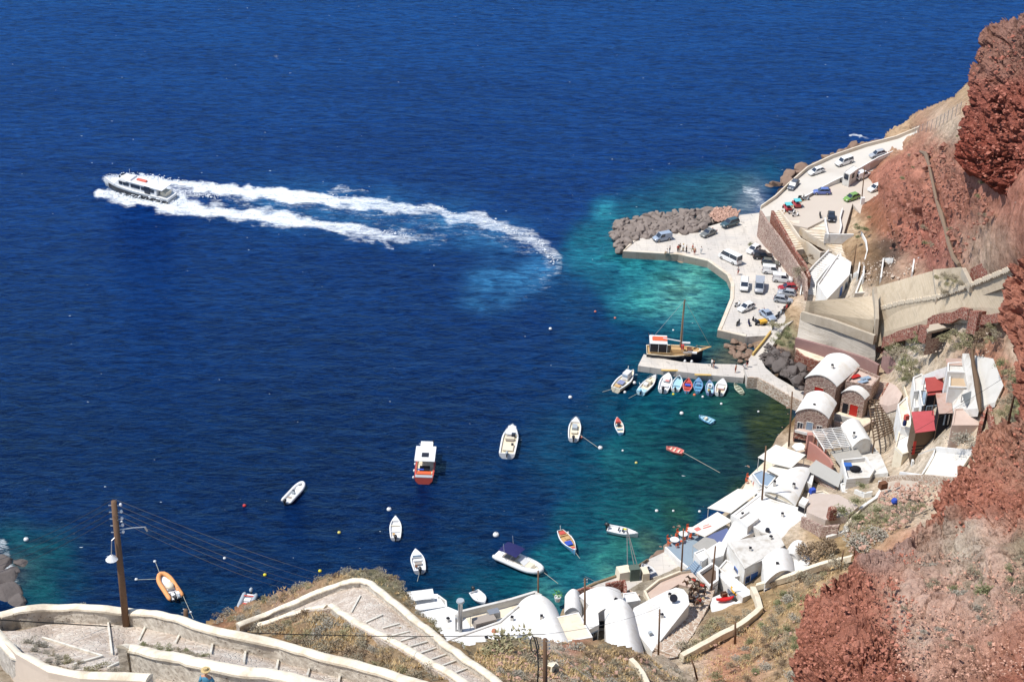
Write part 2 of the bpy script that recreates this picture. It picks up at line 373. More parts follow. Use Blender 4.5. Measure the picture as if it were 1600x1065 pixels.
def rock_rough(amp=1.0, sc=1.0, seed=0, calm=()):
    def f(Wp, q):
        out = np.zeros(len(Wp)); km = np.ones(len(Wp))
        for x, y, r, a in calm: km *= 1-a*np.exp(-((q[:, 0]-x)**2+(q[:, 1]-y)**2)/(r*r))
        for i, (x, y, z) in enumerate(Wp):
            p = Vector((x*sc*.30+seed, y*sc*.30, z*sc*.30))
            b = noise.fractal(p*.6, .9, 2.1, 4)*1.7-max(0.0, 1-abs(noise.noise(Vector((p.x*.9, p.y*.9, p.z*2.2))))*9)*1.0
            w_ = Vector((noise.noise(p*3), noise.noise(p*3+Vector((9, 2, 4))), 0))*.25
            d = noise.voronoi((p+w_)*2.4)[0]; d2 = noise.voronoi((p+w_)*5.5)[0]; d3 = noise.voronoi(p*12)[0]
            c = noise.noise(p*.55+Vector((5, 5, 5)))+.15
            k = (.35+max(0.0, c)*1.8)*km[i]
            cr = noise.noise(p*4.2+Vector((3, 9, 1)))+.5*noise.noise(p*9+Vector((1, 4, 7)))
            cv = min(1.0, max(0.0, (cr-.20)*6))
            out[i] = b+((.35-min(.7, d[0])**2)*1.3+(.2-min(.6, d2[0])**2)*1.5+(.2-min(.6, d3[0])**2)*.45)*k-cv*1.0*k
        return out*amp
    return f
RA = Layer([(1240,1100,None,112),(1245,1000,None,118),(1262,925,None,124),(1335,880,None,128),(1400,830,None,134),(1400,950,None,120),(1500,920,None,122),(1600,900,None,118),(1700,900,None,112),(1500,860,None,128),(1600,800,None,126),(1700,780,None,120),
            (1320,1000,None,113),(1400,1060,None,108),(1500,1050,None,108),(1620,1020,None,101),(1400,1180,None,98),(1620,1180,None,92),(1240,1180,None,105),(1480,820,None,134),(1440,980,None,116)])
W1_ = alb(222, 186, 166, 1.05); W2_ = alb(232, 214, 194, 1.0); W3_ = alb(208, 158, 136, 1.05)
C_A = [(0,0,0,RED),(1330,990,60,RED),(1300,930,40,RED),(1400,930,30,W3_),(1450,940,35,W1_),(1520,940,40,W1_),(1480,1010,50,W3_),(1560,1000,45,W3_),(1560,890,40,W1_),
       (1600,870,30,OLIVE),(1450,880,28,alb(205,175,155)),(1510,860,25,DUST),(1390,870,22,alb(200,165,150)),(1380,1060,40,RED),(1600,1050,40,RED),(1430,990,26,W2_),(1415,940,18,W2_),(1450,1040,20,W1_),(1545,930,14,alb(160,160,140)),(1500,1000,30,W1_),(1520,900,20,DUST)]
sheet('red_rock_slope', RA, [(1238,1150),(1236,1040),(1246,980),(1250,935),(1268,922),(1300,918),(1330,884),(1338,868),(1380,860),(1430,822),(1460,800),(1530,770),(1720,740),(1720,1150)], 1.9, C_A, MT_ROCK, rock_rough(.8, 1.25, 0, ((1430,930,45,.9),(1530,960,60,.85),(1450,1010,40,.9),(1560,880,50,.8),(1430,870,30,.7),(1600,960,60,.8))), skirt=back_skirt, seed=3, smooth=False)
RB = Layer([(1452,900,None,136),(1448,780,None,140),(1500,700,None,146),(1560,660,None,146),(1620,640,None,142),(1540,780,None,134),(1620,780,None,128),(1700,700,None,132),(1700,860,None,120),(1520,860,None,131),(1600,850,None,125)])
C_B = [(0,0,0,RED),(1500,780,50,RED),(1560,700,40,RED2),(1600,840,30,alb(205,185,165)),(1560,860,30,alb(205,180,160)),(1600,690,35,alb(190,150,132)),(1590,800,25,alb(190,130,110)),(1540,680,20,alb(205,150,125))]
sheet('red_rock_outcrop', RB, [(1452,872),(1440,840),(1442,800),(1455,770),(1488,740),(1520,700),(1538,672),(1575,652),(1610,640),(1720,610),(1720,880),(1600,872),(1540,868),(1490,880)], 1.9, C_B, MT_ROCK, rock_rough(.85, 1.2, 11), skirt=back_skirt, smooth=False, seed=5)
RC = Layer([(1568,500,None,140),(1600,400,None,142),(1600,640,None,134),(1640,500,None,134),(1720,400,None,130),(1720,640,None,125)])
sheet('red_rock_crag', RC, [(1566,500),(1572,440),(1590,415),(1605,395),(1720,300),(1720,720),(1610,680),(1592,650),(1585,600),(1588,560),(1578,530)], 2.4, [(0,0,0,RED)], MT_ROCK, rock_rough(.8, 1.2, 23), skirt=back_skirt, smooth=False, seed=6)
RDk = Layer([(1500,200,None,262),(1496,235,None,262),(1530,60,None,262),(1590,20,None,258),(1660,10,None,250),(1560,150,None,246),(1620,150,None,238),(1700,150,None,232),(1510,260,None,258),(1560,300,None,246),(1620,330,None,236),(1700,330,None,228),(1540,230,None,248)])
C_D = [(0,0,0,alb(168,104,90)),(1570,60,40,alb(170,128,112)),(1590,200,50,alb(166,100,84)),(1520,250,30,alb(160,86,70)),(1560,280,30,alb(150,84,70)),(1600,40,30,alb(165,130,118))]
sheet('red_cliff_crag', RDk, [(1497,262),(1492,240),(1497,195),(1510,145),(1516,110),(1530,62),(1545,42),(1580,26),(1610,18),(1720,-10),(1720,380),(1640,350),(1600,335),(1560,300),(1530,280)], 1.9, C_D, MT_ROCK, rock_rough(1.15, .7, 41), skirt=back_skirt, smooth=False, seed=8)

F2 = Layer([(320,975,None,136),(370,975,None,130),(450,945,None,130),(560,900,None,128),(610,925,None,124),(700,985,None,116),(780,1060,None,106),(850,1140,None,98),(560,950,None,120),(470,1000,None,116),(640,1000,None,112),(560,1060,None,108),(700,1060,None,104),(400,1040,None,110),(700,1140,None,92),(500,1140,None,96),
            (540,893,None,131),(600,890,None,133),(650,930,None,127),(430,925,None,140),(390,940,None,146),(330,960,None,148)])
C_F2 = [(0,0,0,DRY),(430,1000,60,alb(190,150,105)),(520,1000,50,TAN),(440,930,40,alb(190,160,140)),(390,955,30,OLIVE),(370,960,20,alb(190,120,95)),(610,900,25,OLIVE),(560,985,30,alb(176,150,120)),(650,1040,40,alb(184,160,130)),(470,960,25,alb(186,170,150))]
sheet('stair_hill', F2, [(318,972),(350,960),(368,948),(385,940),(420,930),(450,914),(490,905),(535,892),(560,890),(600,893),(625,905),(640,935),(668,965),(700,990),(740,1020),(790,1060),(830,1140),(300,1180),(280,1000)], 3.0, C_F2, MT_SLOPE, lambda W_, q: vnoise(W_, .35, 4)*.5, skirt=lambda p, q: (p[0]+(0), p[1]+(10 if q[1] < 1000 else 0), 20 if q[1] > 1000 else 5), seed=9)
F1 = Layer([(-100,1000,None,88),(0,960,None,88),(60,950,None,86),(170,955,None,84),(280,975,None,80),(440,1025,None,74),(600,1075,None,68),(80,1000,None,80),(200,1005,None,78),(0,1050,None,70),(180,1045,None,70),(320,1050,None,67),(250,1100,None,62),(0,1150,None,60),(450,1100,None,62),(600,1150,None,60)])
sheet('near_stair_ground', F1, [(-150,1000),(-60,985),(0,960),(60,948),(170,952),(280,970),(440,1012),(600,1056),(720,1095),(720,1200),(-150,1200)], 4, [(0,0,0,alb(205,190,170))], MT_SLOPE, lambda W_, q: vnoise(W_, .5, 4)*.12-.15, skirt=lambda p, q: (p[0], p[1]+4, 30), seed=10)
FS = Layer([(740,1010,None,165),(800,1000,None,168),(860,1012,None,172),(900,1010,None,176),(960,1015,None,184),(1010,1022,None,192),(1060,1045,None,200),(780,1060,None,148),(860,1060,None,155),(940,1060,None,166),(1020,1065,None,182),(1080,1075,None,190),(800,1140,None,128),(900,1140,None,138),(1000,1140,None,152),(1100,1140,None,170),(700,1140,None,118),(730,1060,None,150)])
sheet('dry_slope', FS, [(700,1012),(740,1004),(790,996),(830,994),(862,1000),(885,1002),(905,998),(940,1002),(975,1008),(1000,1020),(1040,1022),(1062,1040),(1090,1060),(1120,1160),(660,1180)], 3.2, [(0,0,0,DRY),(880,1005,18,RED2),(860,1040,22,DUST),(960,1045,35,alb(190,165,130)),(800,1040,30,alb(178,165,140)),(1040,1050,25,DUST)], MT_SLOPE, lambda W_, q: vnoise(W_, .25, 4)*.5, skirt=lambda p, q: (p[0], p[1]+3, -2), seed=12)

def sea_material():
    m = NT('sea_water', .2, .06); m.b.inputs['Specular Tint'].default_value = (.35, .7, 1, 1)
    m.b.inputs['IOR'].default_value = 1.33
    t = m.attr('tint')
    big = m.noise(.020, 4, .5, (1, 2.4, 1)); mid = m.noise(.16, 5, .6, (.7, 1.6, 1), dist=.5); fin = m.noise(.9, 5, .65, (.8, 1.9, 1), dist=.7)
    fin2 = m.noise(2.6, 3, .6, (.9, 1.6, 1), dist=.5)
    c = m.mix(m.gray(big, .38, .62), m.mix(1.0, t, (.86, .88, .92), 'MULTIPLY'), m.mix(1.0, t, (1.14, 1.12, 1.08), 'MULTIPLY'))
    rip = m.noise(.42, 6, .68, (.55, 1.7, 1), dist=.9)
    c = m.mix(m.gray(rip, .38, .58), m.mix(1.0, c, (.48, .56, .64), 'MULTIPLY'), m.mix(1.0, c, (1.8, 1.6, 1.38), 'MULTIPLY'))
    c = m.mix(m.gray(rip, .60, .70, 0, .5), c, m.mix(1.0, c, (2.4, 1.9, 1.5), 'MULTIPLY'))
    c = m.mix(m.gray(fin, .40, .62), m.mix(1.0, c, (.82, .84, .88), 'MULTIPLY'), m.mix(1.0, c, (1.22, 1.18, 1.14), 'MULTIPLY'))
    fa = m.n.new('ShaderNodeAttribute'); fa.attribute_name = 'foam'; fz = fa.outputs['Fac']
    lace = m.math('ADD', m.math('MULTIPLY', m.noise(1.5, 9, .78, (.45, 1.5, 1), dist=1.0), .75), m.math('MULTIPLY', m.noise(.4, 5, .65, (.4, 1.3, 1), dist=.8), .35))
    thr = m.math('SUBTRACT', 1.02, m.math('MULTIPLY', fz, .62))
    fm = m.gray(m.math('SUBTRACT', lace, thr), -.07, .17)
    fm = m.math('MULTIPLY', fm, m.gray(fz, .02, .08))
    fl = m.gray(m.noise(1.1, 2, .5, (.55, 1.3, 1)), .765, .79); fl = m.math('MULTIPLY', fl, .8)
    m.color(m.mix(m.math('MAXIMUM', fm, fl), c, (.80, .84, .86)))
    h = m.math('ADD', m.math('MULTIPLY', mid, 2.2), m.math('ADD', m.math('MULTIPLY', fin, .75), m.math('MULTIPLY', fin2, .18)))
    m.bump(h, .62, .9)
    cl = m.b.inputs['Base Color'].links[0].from_socket; nl = m.b.inputs['Normal'].links[0].from_socket
    df = m.n.new('ShaderNodeBsdfDiffuse'); m.l.new(cl, df.inputs[0]); m.l.new(nl, df.inputs['Normal'])
    gl = m.n.new('ShaderNodeBsdfGlossy'); gl.inputs[0].default_value = (.30, .62, 1, 1); gl.inputs['Roughness'].default_value = .18; m.l.new(nl, gl.inputs['Normal'])
    fr = m.n.new('ShaderNodeFresnel'); fr.inputs[0].default_value = 1.2; m.l.new(nl, fr.inputs['Normal'])
    mx = m.n.new('ShaderNodeMixShader'); m.l.new(m.math('MULTIPLY', fr.outputs[0], m.gray(fm, 0, 1, .45, 0)), mx.inputs[0]); m.l.new(df.outputs[0], mx.inputs[1]); m.l.new(gl.outputs[0], mx.inputs[2])
    m.l.new(mx.outputs[0], m.n['Material Output'].inputs[0]); m.n.remove(m.b)
    return m.m
gx = np.concatenate([np.arange(-400, -100, 25), np.arange(-100, 1700, 2.6), np.arange(1700, 2000, 25)])
gy = np.concatenate([np.arange(-220, -20, 15), np.arange(-20, 1100, 2.6), np.arange(1100, 1400, 25)])
X, Y = np.meshgrid(gx, gy); q = np.stack([X.ravel(), Y.ravel()], 1)
dd = np.stack([(q[:, 0]-CX)/F, -(q[:, 1]-CY)/F, -np.ones(len(q))], 1) @ M3.T
Zs = -H/dd[:, 2]; Wn = dd*Zs[:, None]; Wn[:, 2] = 0
NAVY = lin(10, 44, 122); NAVY2 = lin(8, 34, 96); MIDB = lin(14, 58, 118); TEAL = lin(18, 92, 118); TURQ = lin(34, 132, 142); DEEPT = lin(20, 66, 84); MURK = lin(44, 64, 66); KELP = lin(62, 62, 40); LTQ = lin(84, 172, 168)
S_COL = [(0,0,0,NAVY)]
for x in range(0, 1700, 150):
    for y, c in ((0, lin(18,60,146)), (110, lin(16,54,138)), (220, lin(13,48,130)), (330, lin(12,46,126)), (450, lin(10,42,116)), (570, lin(9,38,106))):
        if not (x > 880 and y > 300): S_COL.append((x, y, 90, c))
for x in range(0, 800, 120):
    for y in (690, 800, 900): S_COL.append((x, y, 80, lin(8,34,94) if y < 850 else lin(9,36,92)))
S_COL += [(840,600,60,lin(10,44,112)),(880,700,50,lin(14,60,108)),(760,780,60,lin(11,48,104)),(700,900,50,lin(14,66,110)),(560,900,50,lin(9,40,98)),(930,540,45,lin(12,52,116)),(900,470,40,lin(12,54,118)),
 (960,345,22,TEAL),(1000,330,25,lin(26,90,118)),(1060,310,35,lin(34,92,112)),(1120,300,30,lin(40,96,110)),(1160,300,24,lin(70,110,112)),(950,330,14,lin(40,150,160)),(1180,308,18,lin(120,150,150)),(930,380,22,TEAL),(925,400,26,lin(24,120,138)),(955,395,14,TURQ),(1000,300,25,MIDB),(1200,262,25,lin(20,80,110)),(1250,240,25,lin(20,66,110)),
 (1000,410,24,TURQ),(1040,425,26,lin(30,120,130)),(1080,420,20,lin(70,160,150)),(1110,440,20,lin(40,130,130)),(1060,455,30,LTQ),(1010,470,28,lin(50,148,148)),(1075,480,26,lin(50,140,140)),(1130,460,16,lin(34,108,116)),(975,480,20,lin(34,126,138)),(960,440,22,lin(22,84,120)),(1110,500,22,lin(30,100,112)),(1000,440,14,lin(24,100,122)),(1035,395,14,lin(60,170,170)),
 (1000,520,30,lin(12,60,112)),(1060,520,25,lin(20,86,112)),(1120,530,18,lin(28,90,104)),(1140,550,20,lin(90,110,96)),(960,560,30,lin(12,56,112)),(1010,590,25,lin(18,76,110)),
 (960,620,25,lin(14,66,108)),(1030,630,22,TEAL),(1080,625,20,lin(28,96,106)),(1000,650,20,lin(24,94,112)),(1070,650,26,DEEPT),(1120,630,22,lin(34,80,84)),(1150,625,18,lin(44,76,78)),
 (1130,680,30,lin(34,68,82)),(1180,640,22,lin(48,60,60)),(1200,600,16,MURK),(1215,640,16,KELP),(1195,680,18,KELP),(1180,700,14,lin(50,52,50)),(1225,665,12,KELP),(1150,720,22,lin(38,64,78)),(1190,655,14,lin(70,66,44)),
 (1080,700,30,lin(30,72,88)),(1020,690,26,lin(26,84,100)),(970,720,22,lin(20,92,112)),(930,720,24,lin(16,74,112)),(970,720,12,lin(40,140,140)),(1000,760,30,lin(24,82,98)),(940,780,30,lin(16,72,106)),(1060,770,26,lin(28,76,88)),(1110,760,22,lin(34,66,78)),(1150,755,14,lin(50,66,60)),
 (1010,820,24,lin(28,96,104)),(960,800,26,lin(22,88,106)),(1060,810,18,lin(44,92,84)),(900,830,28,lin(16,76,108)),(980,860,20,lin(44,128,124)),(940,880,20,lin(40,130,130)),(1010,850,14,lin(70,120,100)),(950,895,12,lin(80,170,160)),(900,890,22,lin(26,112,126)),
 (860,900,24,lin(22,104,124)),(850,930,18,lin(60,150,146)),(800,920,28,lin(20,96,122)),(750,905,28,lin(16,84,116)),(720,940,22,lin(24,110,126)),(700,955,16,lin(60,140,140)),(830,950,14,lin(70,156,150)),(660,910,24,lin(12,62,106)),
 (20,840,26,lin(28,100,112)),(70,860,28,lin(24,100,108)),(40,880,26,lin(70,120,112)),(100,870,20,lin(20,88,104)),(60,920,30,lin(30,110,112)),(20,900,20,lin(130,150,140)),(100,840,20,lin(14,60,100)),(120,900,20,lin(14,66,100)),
 (380,960,30,lin(14,62,98)),(340,930,28,lin(10,44,92)),(290,940,24,lin(12,56,92)),(420,930,20,lin(10,44,96))]
warp = np.stack([vnoise(Wn, .035, 4, 3), vnoise(Wn, .035, 4, 17)], 1)*16
cs = gauss_colors(q+warp, S_COL)
fk = np.clip((cs[:, 1:2]-.055)/.10, 0, 1); cs = cs*(np.array([.36, .60, .46])*(1-fk)+np.where(q[:, 1:2] < 520, .70, .50)*np.array([1.15, .90, .98])*fk)
sh = np.clip((cs[:, 1]-.06)/.10, 0, 1)*(1.0-.5*(q[:, 0] < 100)); mo_ = vnoise(Wn, .16, 5, 31)*1.3+vnoise(Wn, .6, 3, 7)*.5
cs = cs*(1-(sh*np.clip(.06+mo_*.75, 0, .5))[:, None])
foam = np.zeros(len(q)); qf = q+np.stack([vnoise(Wn, .18, 4, 51), vnoise(Wn, .18, 4, 77)], 1)*9
def stroke(pts, peak=1.0, soft=.5):
    """pts: (px,py,width,intensity); adds foam along a polyline"""
    global foam
    for (x1, y1, w1, i1), (x2, y2, w2, i2) in zip(pts, pts[1:]):
        dx, dy = x2-x1, y2-y1; L2 = dx*dx+dy*dy
        t = np.clip(((qf[:, 0]-x1)*dx+(qf[:, 1]-y1)*dy)/L2, 0, 1)
        d = np.hypot(qf[:, 0]-(x1+t*dx), qf[:, 1]-(y1+t*dy)); w_ = w1+(w2-w1)*t; it = i1+(i2-i1)*t
        foam = np.maximum(foam, it*np.clip(1.45-d/w_, 0, 1)**(soft*1.3))
stroke([(156,302,9,1.0),(200,310,13,1.0),(260,322,14,1.0),(340,331,13,1),(420,340,13,1),(500,352,13,.95),(580,364,13,.88),(640,370,12,.76),(700,377,11,.6),(740,381,10,.45)])
stroke([(172,286,13,1),(230,298,18,1.0),(285,312,12,.95)])
stroke([(215,276,8,1.0),(270,286,11,1.0),(340,296,12,1.0),(430,304,12,1),(510,312,13,1),(590,320,12,.9),(660,328,12,.84),(730,340,13,.82),(790,356,14,.80),(835,374,16,.80),(860,394,19,.76),(866,414,21,.68),(856,434,23,.6),(832,455,23,.55),(800,470,22,.5),(765,480,22,.44),(742,474,18,.36)], soft=.7)
stroke([(270,300,10,.8),(360,308,14,.64),(470,320,18,.62),(580,333,20,.60),(680,348,22,.60),(770,366,24,.60),(830,388,24,.60)], soft=.6)
stroke([(500,338,16,.5),(600,350,20,.56),(700,364,22,.52),(780,384,22,.42)], soft=.8)
stroke([(515,296,4,.8),(575,297,4,.6)])
stroke([(590,374,5,.8),(614,388,4,.7)])
stroke([(850,425,26,.52),(800,442,30,.46),(750,440,24,.42),(742,462,18,.4)], soft=1)
stroke([(1270,208,4,.6),(1300,211,3,.55)]); stroke([(1330,212,3.5,.85),(1350,215,3.5,.8)]); stroke([(1352,216,2.5,.7),(1385,218,3,.7),(1420,219,3,.6)])
stroke([(1165,295,8,.72),(1185,300,10,.75),(1190,318,8,.7),(1160,322,5,.55)]); stroke([(1205,268,5,.5),(1198,290,6,.6)])
stroke([(957,352,6,.6),(953,375,6,.55),(962,392,5,.5)]); stroke([(0,850,10,.7),(15,880,12,.75),(20,905,12,.7),(35,925,10,.5)])
stroke([(60,880,30,.36),(30,900,30,.5)], soft=1)
for x, y in ((185,28),(430,90),(515,60),(1045,258),(1130,335),(1028,256),(1100,248),(740,190),(390,185),(130,203),(960,395)): stroke([(x,y,3,.62),(x+8,y+2,2.5,.5)])
for x, y, r, a in ((800,440,44,.8),(850,415,34,.75),(765,468,36,.75),(755,435,28,.65),(560,330,70,.5),(680,350,70,.55),(780,375,50,.6),(440,318,70,.45)):
    w_ = np.exp(-((q[:, 0]-x)**2+((q[:, 1]-y)*2)**2)/(r*r))*a*(.6+.6*vnoise(Wn, .12, 3, 5)); w_ = np.clip(w_, 0, .8)[:, None]
    cs = cs*(1-w_)+np.array(lin(48, 112, 160))*w_
nx, ny = len(gx), len(gy); idx = np.arange(nx*ny).reshape(ny, nx)
Fq = np.stack([idx[:-1, :-1].ravel(), idx[1:, :-1].ravel(), idx[1:, 1:].ravel(), idx[:-1, 1:].ravel()], 1)
Wn[:, 2] = foam*.10
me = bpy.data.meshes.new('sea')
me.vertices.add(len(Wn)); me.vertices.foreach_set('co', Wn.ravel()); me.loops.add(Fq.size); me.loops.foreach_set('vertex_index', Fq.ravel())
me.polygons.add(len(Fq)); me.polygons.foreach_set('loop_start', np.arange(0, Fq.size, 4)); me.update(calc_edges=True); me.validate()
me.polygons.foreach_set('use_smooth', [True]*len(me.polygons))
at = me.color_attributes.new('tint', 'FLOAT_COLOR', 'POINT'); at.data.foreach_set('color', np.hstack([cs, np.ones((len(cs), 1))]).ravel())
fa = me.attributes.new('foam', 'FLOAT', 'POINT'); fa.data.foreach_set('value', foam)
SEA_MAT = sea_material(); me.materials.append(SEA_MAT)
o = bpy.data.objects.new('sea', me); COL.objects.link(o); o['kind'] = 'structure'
b = MB(); b.quad((-4000, -600, -.4), (4000, -600, -.4), (4000, 8000, -.4), (-4000, 8000, -.4))
o = b.build('open_water'); o.data.materials.clear(); o['kind'] = 'structure'
mo = NT('open_sea_water', .15, .5); mo.color(m_ if (m_ := mo.mix(mo.noise(.02, 4), NAVY, sc3(NAVY, 1.2))) else NAVY); mo.bump(mo.noise(.3, 5), .6, .9); o.data.materials.append(mo.m)
WHITE = mat('whitewash', (.71, .70, .675), .9, .05, 1.2, .25, .1, dirt=alb(214, 204, 188), dirt_amt=.7, bd=.04)
WHITE2 = mat('whitewash_weathered', (.60, .58, .54), .9, .08, 1.5, .35, .1, dirt=alb(170, 160, 146), dirt_amt=.7, bd=.05)
CREAM = mat('cream_render', alb(238, 226, 202), .9, .05, 1.5, .3, .1, dirt=alb(206, 186, 156), dirt_amt=.6)
CONC = mat('concrete', alb(196, 184, 166), .9, .08, .8, .4, .1, dirt=alb(165, 150, 130), dirt_amt=.6)
def quay_mat():
    m = NT('quay_concrete', .9, .1); c = m.mix(m.gray(m.noise(.12, 7, .65, dist=.5), .4, .62), alb(206, 200, 192), alb(224, 215, 202)); c = m.mix(m.gray(m.noise(.5, 8, .75, (1, .35, 1), dist=.8), .52, .66, 0, .5), c, alb(176, 168, 158)); c = m.mix(m.gray(m.noise(.9, 3, .5), .66, .72, 0, .6), c, alb(130, 124, 118))
    br = m.n.new('ShaderNodeTexBrick'); br.inputs['Scale'].default_value = .22; br.inputs['Mortar Size'].default_value = .006; br.offset = 0; m.l.new(m.tc.outputs['Object'], br.inputs[0]); c = m.mix(m.math('MULTIPLY', br.outputs['Fac'], .45), c, alb(150, 142, 132)); m.color(c); m.bump(m.noise(2, 6, .6), .3, .05); return m.m
CONC2 = quay_mat()
QUAYEDGE = mat('quay_kerb', alb(228, 216, 198), .9, .06, .8, .3, .1, dirt=alb(196, 170, 130), dirt_amt=.6)
ROADM = mat('road_concrete', alb(212, 206, 196), .9, .05, .2, .2, .1, dirt=alb(196, 186, 174), dirt_amt=.8)
PARKM = mat('parking_dust', alb(206, 194, 180), .95, .06, .15, .3, .1, dirt=alb(188, 174, 158), dirt_amt=.7)
def stone_mat(name, ca, cb, mortar, scale=1.6, mw=.05, bump=.7, sc=(1, 1, 1.5)):
    m = NT(name, .92, .1)
    cell = m.voro(scale, 'F1', sc, 'Color'); e = m.voro(scale, 'DISTANCE_TO_EDGE', sc)
    sep = m.n.new('ShaderNodeSeparateColor'); m.l.new(cell, sep.inputs[0])
    c = m.mix(sep.outputs[0], ca, cb); c = m.mix(m.gray(m.noise(5, 4), .35, .7, 0, .35), c, sc3(ca, .6))
    f = m.gray(e, mw*.4, mw, 0, 1); c = m.mix(f, mortar, c); m.color(c); m.bump(m.math('ADD', f, m.math('MULTIPLY', m.noise(6, 4), .4)), bump, .08)
    MATS[name] = m.m; return m.m
STONE_DK = stone_mat('lava_stone_wall', alb(150, 120, 110), alb(190, 162, 150), alb(205, 186, 170), 1.5, .09)
STONE_RED = stone_mat('red_stone_wall', alb(130, 78, 68), alb(170, 112, 96), alb(196, 168, 150), 1.3, .07)
STONE_WARM = stone_mat('rubble_wall', alb(176, 150, 130), alb(206, 184, 164), alb(222, 210, 194), 1.3, .10)
STONE_PATH = stone_mat('cobbled_steps', alb(205, 188, 170), alb(228, 214, 198), alb(236, 226, 212), 2.4, .10, .4, (1, 1, 1))
REDPAINT = flat('red_door_paint', alb(190, 40, 30)); BLUEPAINT = flat('blue_door_paint', alb(60, 110, 190)); GREYBLUE = flat('grey_blue_paint', alb(150, 170, 190))
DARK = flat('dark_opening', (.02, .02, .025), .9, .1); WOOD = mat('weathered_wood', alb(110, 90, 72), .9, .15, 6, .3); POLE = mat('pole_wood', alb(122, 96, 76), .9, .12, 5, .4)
PINK = mat('pink_plaster', alb(196, 140, 128), .9, .05, 1.2, .3, .1, dirt=alb(180, 160, 146)); PINKPALE = mat('pale_pink_roof', alb(212, 190, 176), .9, .05, 1.2, .3, .1, dirt=alb(190, 160, 148))
PLUM = mat('plum_plaster', alb(158, 126, 122), .9, .06, 1.2, .3, .1, dirt=alb(184, 156, 146)); CANVAS = mat('awning_canvas', alb(240, 234, 222), .85, .03, 1, .1, .1)
YEL = mat('ochre_edge', alb(214, 180, 110), .9, .06, 1); GLASS = flat('dark_glass', (.03, .04, .06), .08, .6)
def corr(name, c, freq=3.2, ang=0.0, rust=None):
    if name in MATS: return MATS[name]
    m = NT(name, .6, .3); w_ = m.n.new('ShaderNodeTexWave'); w_.inputs['Scale'].default_value = freq; w_.inputs['Distortion'].default_value = 0
    mp = m.n.new('ShaderNodeMapping'); mp.inputs['Rotation'].default_value = (0, 0, ang); m.l.new(m.tc.outputs['Object'], mp.inputs[0]); m.l.new(mp.outputs[0], w_.inputs[0])
    cc = m.mix(m.noise(.8, 5), sc3(c, .85), sc3(c, 1.12)); cc = m.mix(m.gray(w_.outputs[1], .0, .35, .35, 0), cc, sc3(c, .45))
    if rust: cc = m.mix(m.gray(m.noise(.6, 6, .6), .5, .7), cc, rust)
    m.color(cc); m.bump(w_.outputs[1], .6, .05); MATS[name] = m.m; return m.m
CORR_RED = corr('red_corrugated_sheet', alb(186, 84, 78)); CORR_PINK = corr('faded_pink_corrugated_sheet', alb(206, 178, 164), rust=alb(190, 140, 120)); CORR_GREY = corr('grey_corrugated_sheet', alb(188, 184, 176))
CORR_ROSE = corr('rose_corrugated_sheet', alb(212, 96, 100)); CORR_SAND = corr('sand_corrugated_sheet', alb(216, 190, 158)); TARP = mat('grey_tarpaulin', alb(178, 176, 170), .8, .04, .8, .1)

class Off:
    def __init__(s, base, k): s.b = base; s.k = k
    def Z(s, q): return s.b.Z(q)*s.k
    def at(s, px, py): return D(px, py, float(s.Z([(px, py)])[0]))
def PXM(px, py, layer): return F*.85/float(layer.Z([(px, py)])[0])      # image px per metre of height
def lift(px, py, height, layer):        # world point `height` above the ground, seen at px,py
    b_ = layer.at(px, py+height*PXM(px, py, layer)); return b_+Vector((0, 0, height))
def roofh(px, py, wh, layer=None): return lift(px, py, wh, layer or LL).z
def cdt_sheet(name, layer, poly, step, m, drop):
    from mathutils.geometry import delaunay_2d_cdt
    bd = []
    n = len(poly)
    for i in range(n):
        a, c = poly[i], poly[(i+1) % n]; k = max(1, int(math.hypot(c[0]-a[0], c[1]-a[1])/step))
        bd += [(a[0]+(c[0]-a[0])*j/k, a[1]+(c[1]-a[1])*j/k) for j in range(k)]
    xs = [p[0] for p in poly]; ys = [p[1] for p in poly]
    g = np.array([(x, y) for x in np.arange(min(xs), max(xs), step) for y in np.arange(min(ys), max(ys), step)]+[(0, 0)]); g = g[inpoly(g, poly)]
    nb = len(bd); ba = np.array(bd)
    if len(g): g = g[np.min(np.hypot(g[:, None, 0]-ba[None, :, 0], g[:, None, 1]-ba[None, :, 1]), 1) > step*.45]
    vs = [Vector(p) for p in bd]+[Vector(p) for p in g]
    V2, E, Fc, ov, oe, of = delaunay_2d_cdt(vs, [], [list(range(nb))], 1, 1e-5)
    W = unproject(np.array([tuple(v) for v in V2]), layer.Z(np.array([tuple(v) for v in V2])))
    faces = [tuple(f) for f in Fc]; e = {}
    for f in faces:
        for i in range(len(f)):
            x, y = f[i], f[(i+1) % len(f)]
            if (y, x) in e: del e[(y, x)]
            else: e[(x, y)] = 1
    bv = sorted({x for k in e for x in k}); nm = {v: len(W)+i for i, v in enumerate(bv)}
    W2 = np.vstack([W, W[bv]-np.array([0, 0, drop])]); faces += [(y, x, nm[x], nm[y]) for x, y in e]
    b_ = MB(); b_.add([tuple(v) for v in W2], faces); return b_.build(name, m, fixn=True)
def patch(name, poly, material, k=.992, layer=None, step=6.0, drop=2.0, label=None, cat=None, h=None, group=None):
    """paved patch lying on the terrain (a sheet with a thick edge)"""
    if h is not None:
        b_ = MB(); pts = [P(x, y, h) for x, y in poly]; b_.prism([(p.x, p.y) for p in pts], h-drop, h); o = b_.build(name, material)
    else: o = cdt_sheet(name, Off(layer or LL, k), poly, step, material, drop)
    if label: tag(o, label, cat, group)
    else: o['kind'] = 'structure'
    return o
def densify(pts, n=3):
    out = []
    for i in range(len(pts)-1):
        for k in range(n):
            a, b_ = pts[i], pts[i+1]; t = k/n; out.append(tuple(a[j]+(b_[j]-a[j])*t for j in range(len(a))))
    return out+[tuple(pts[-1])]
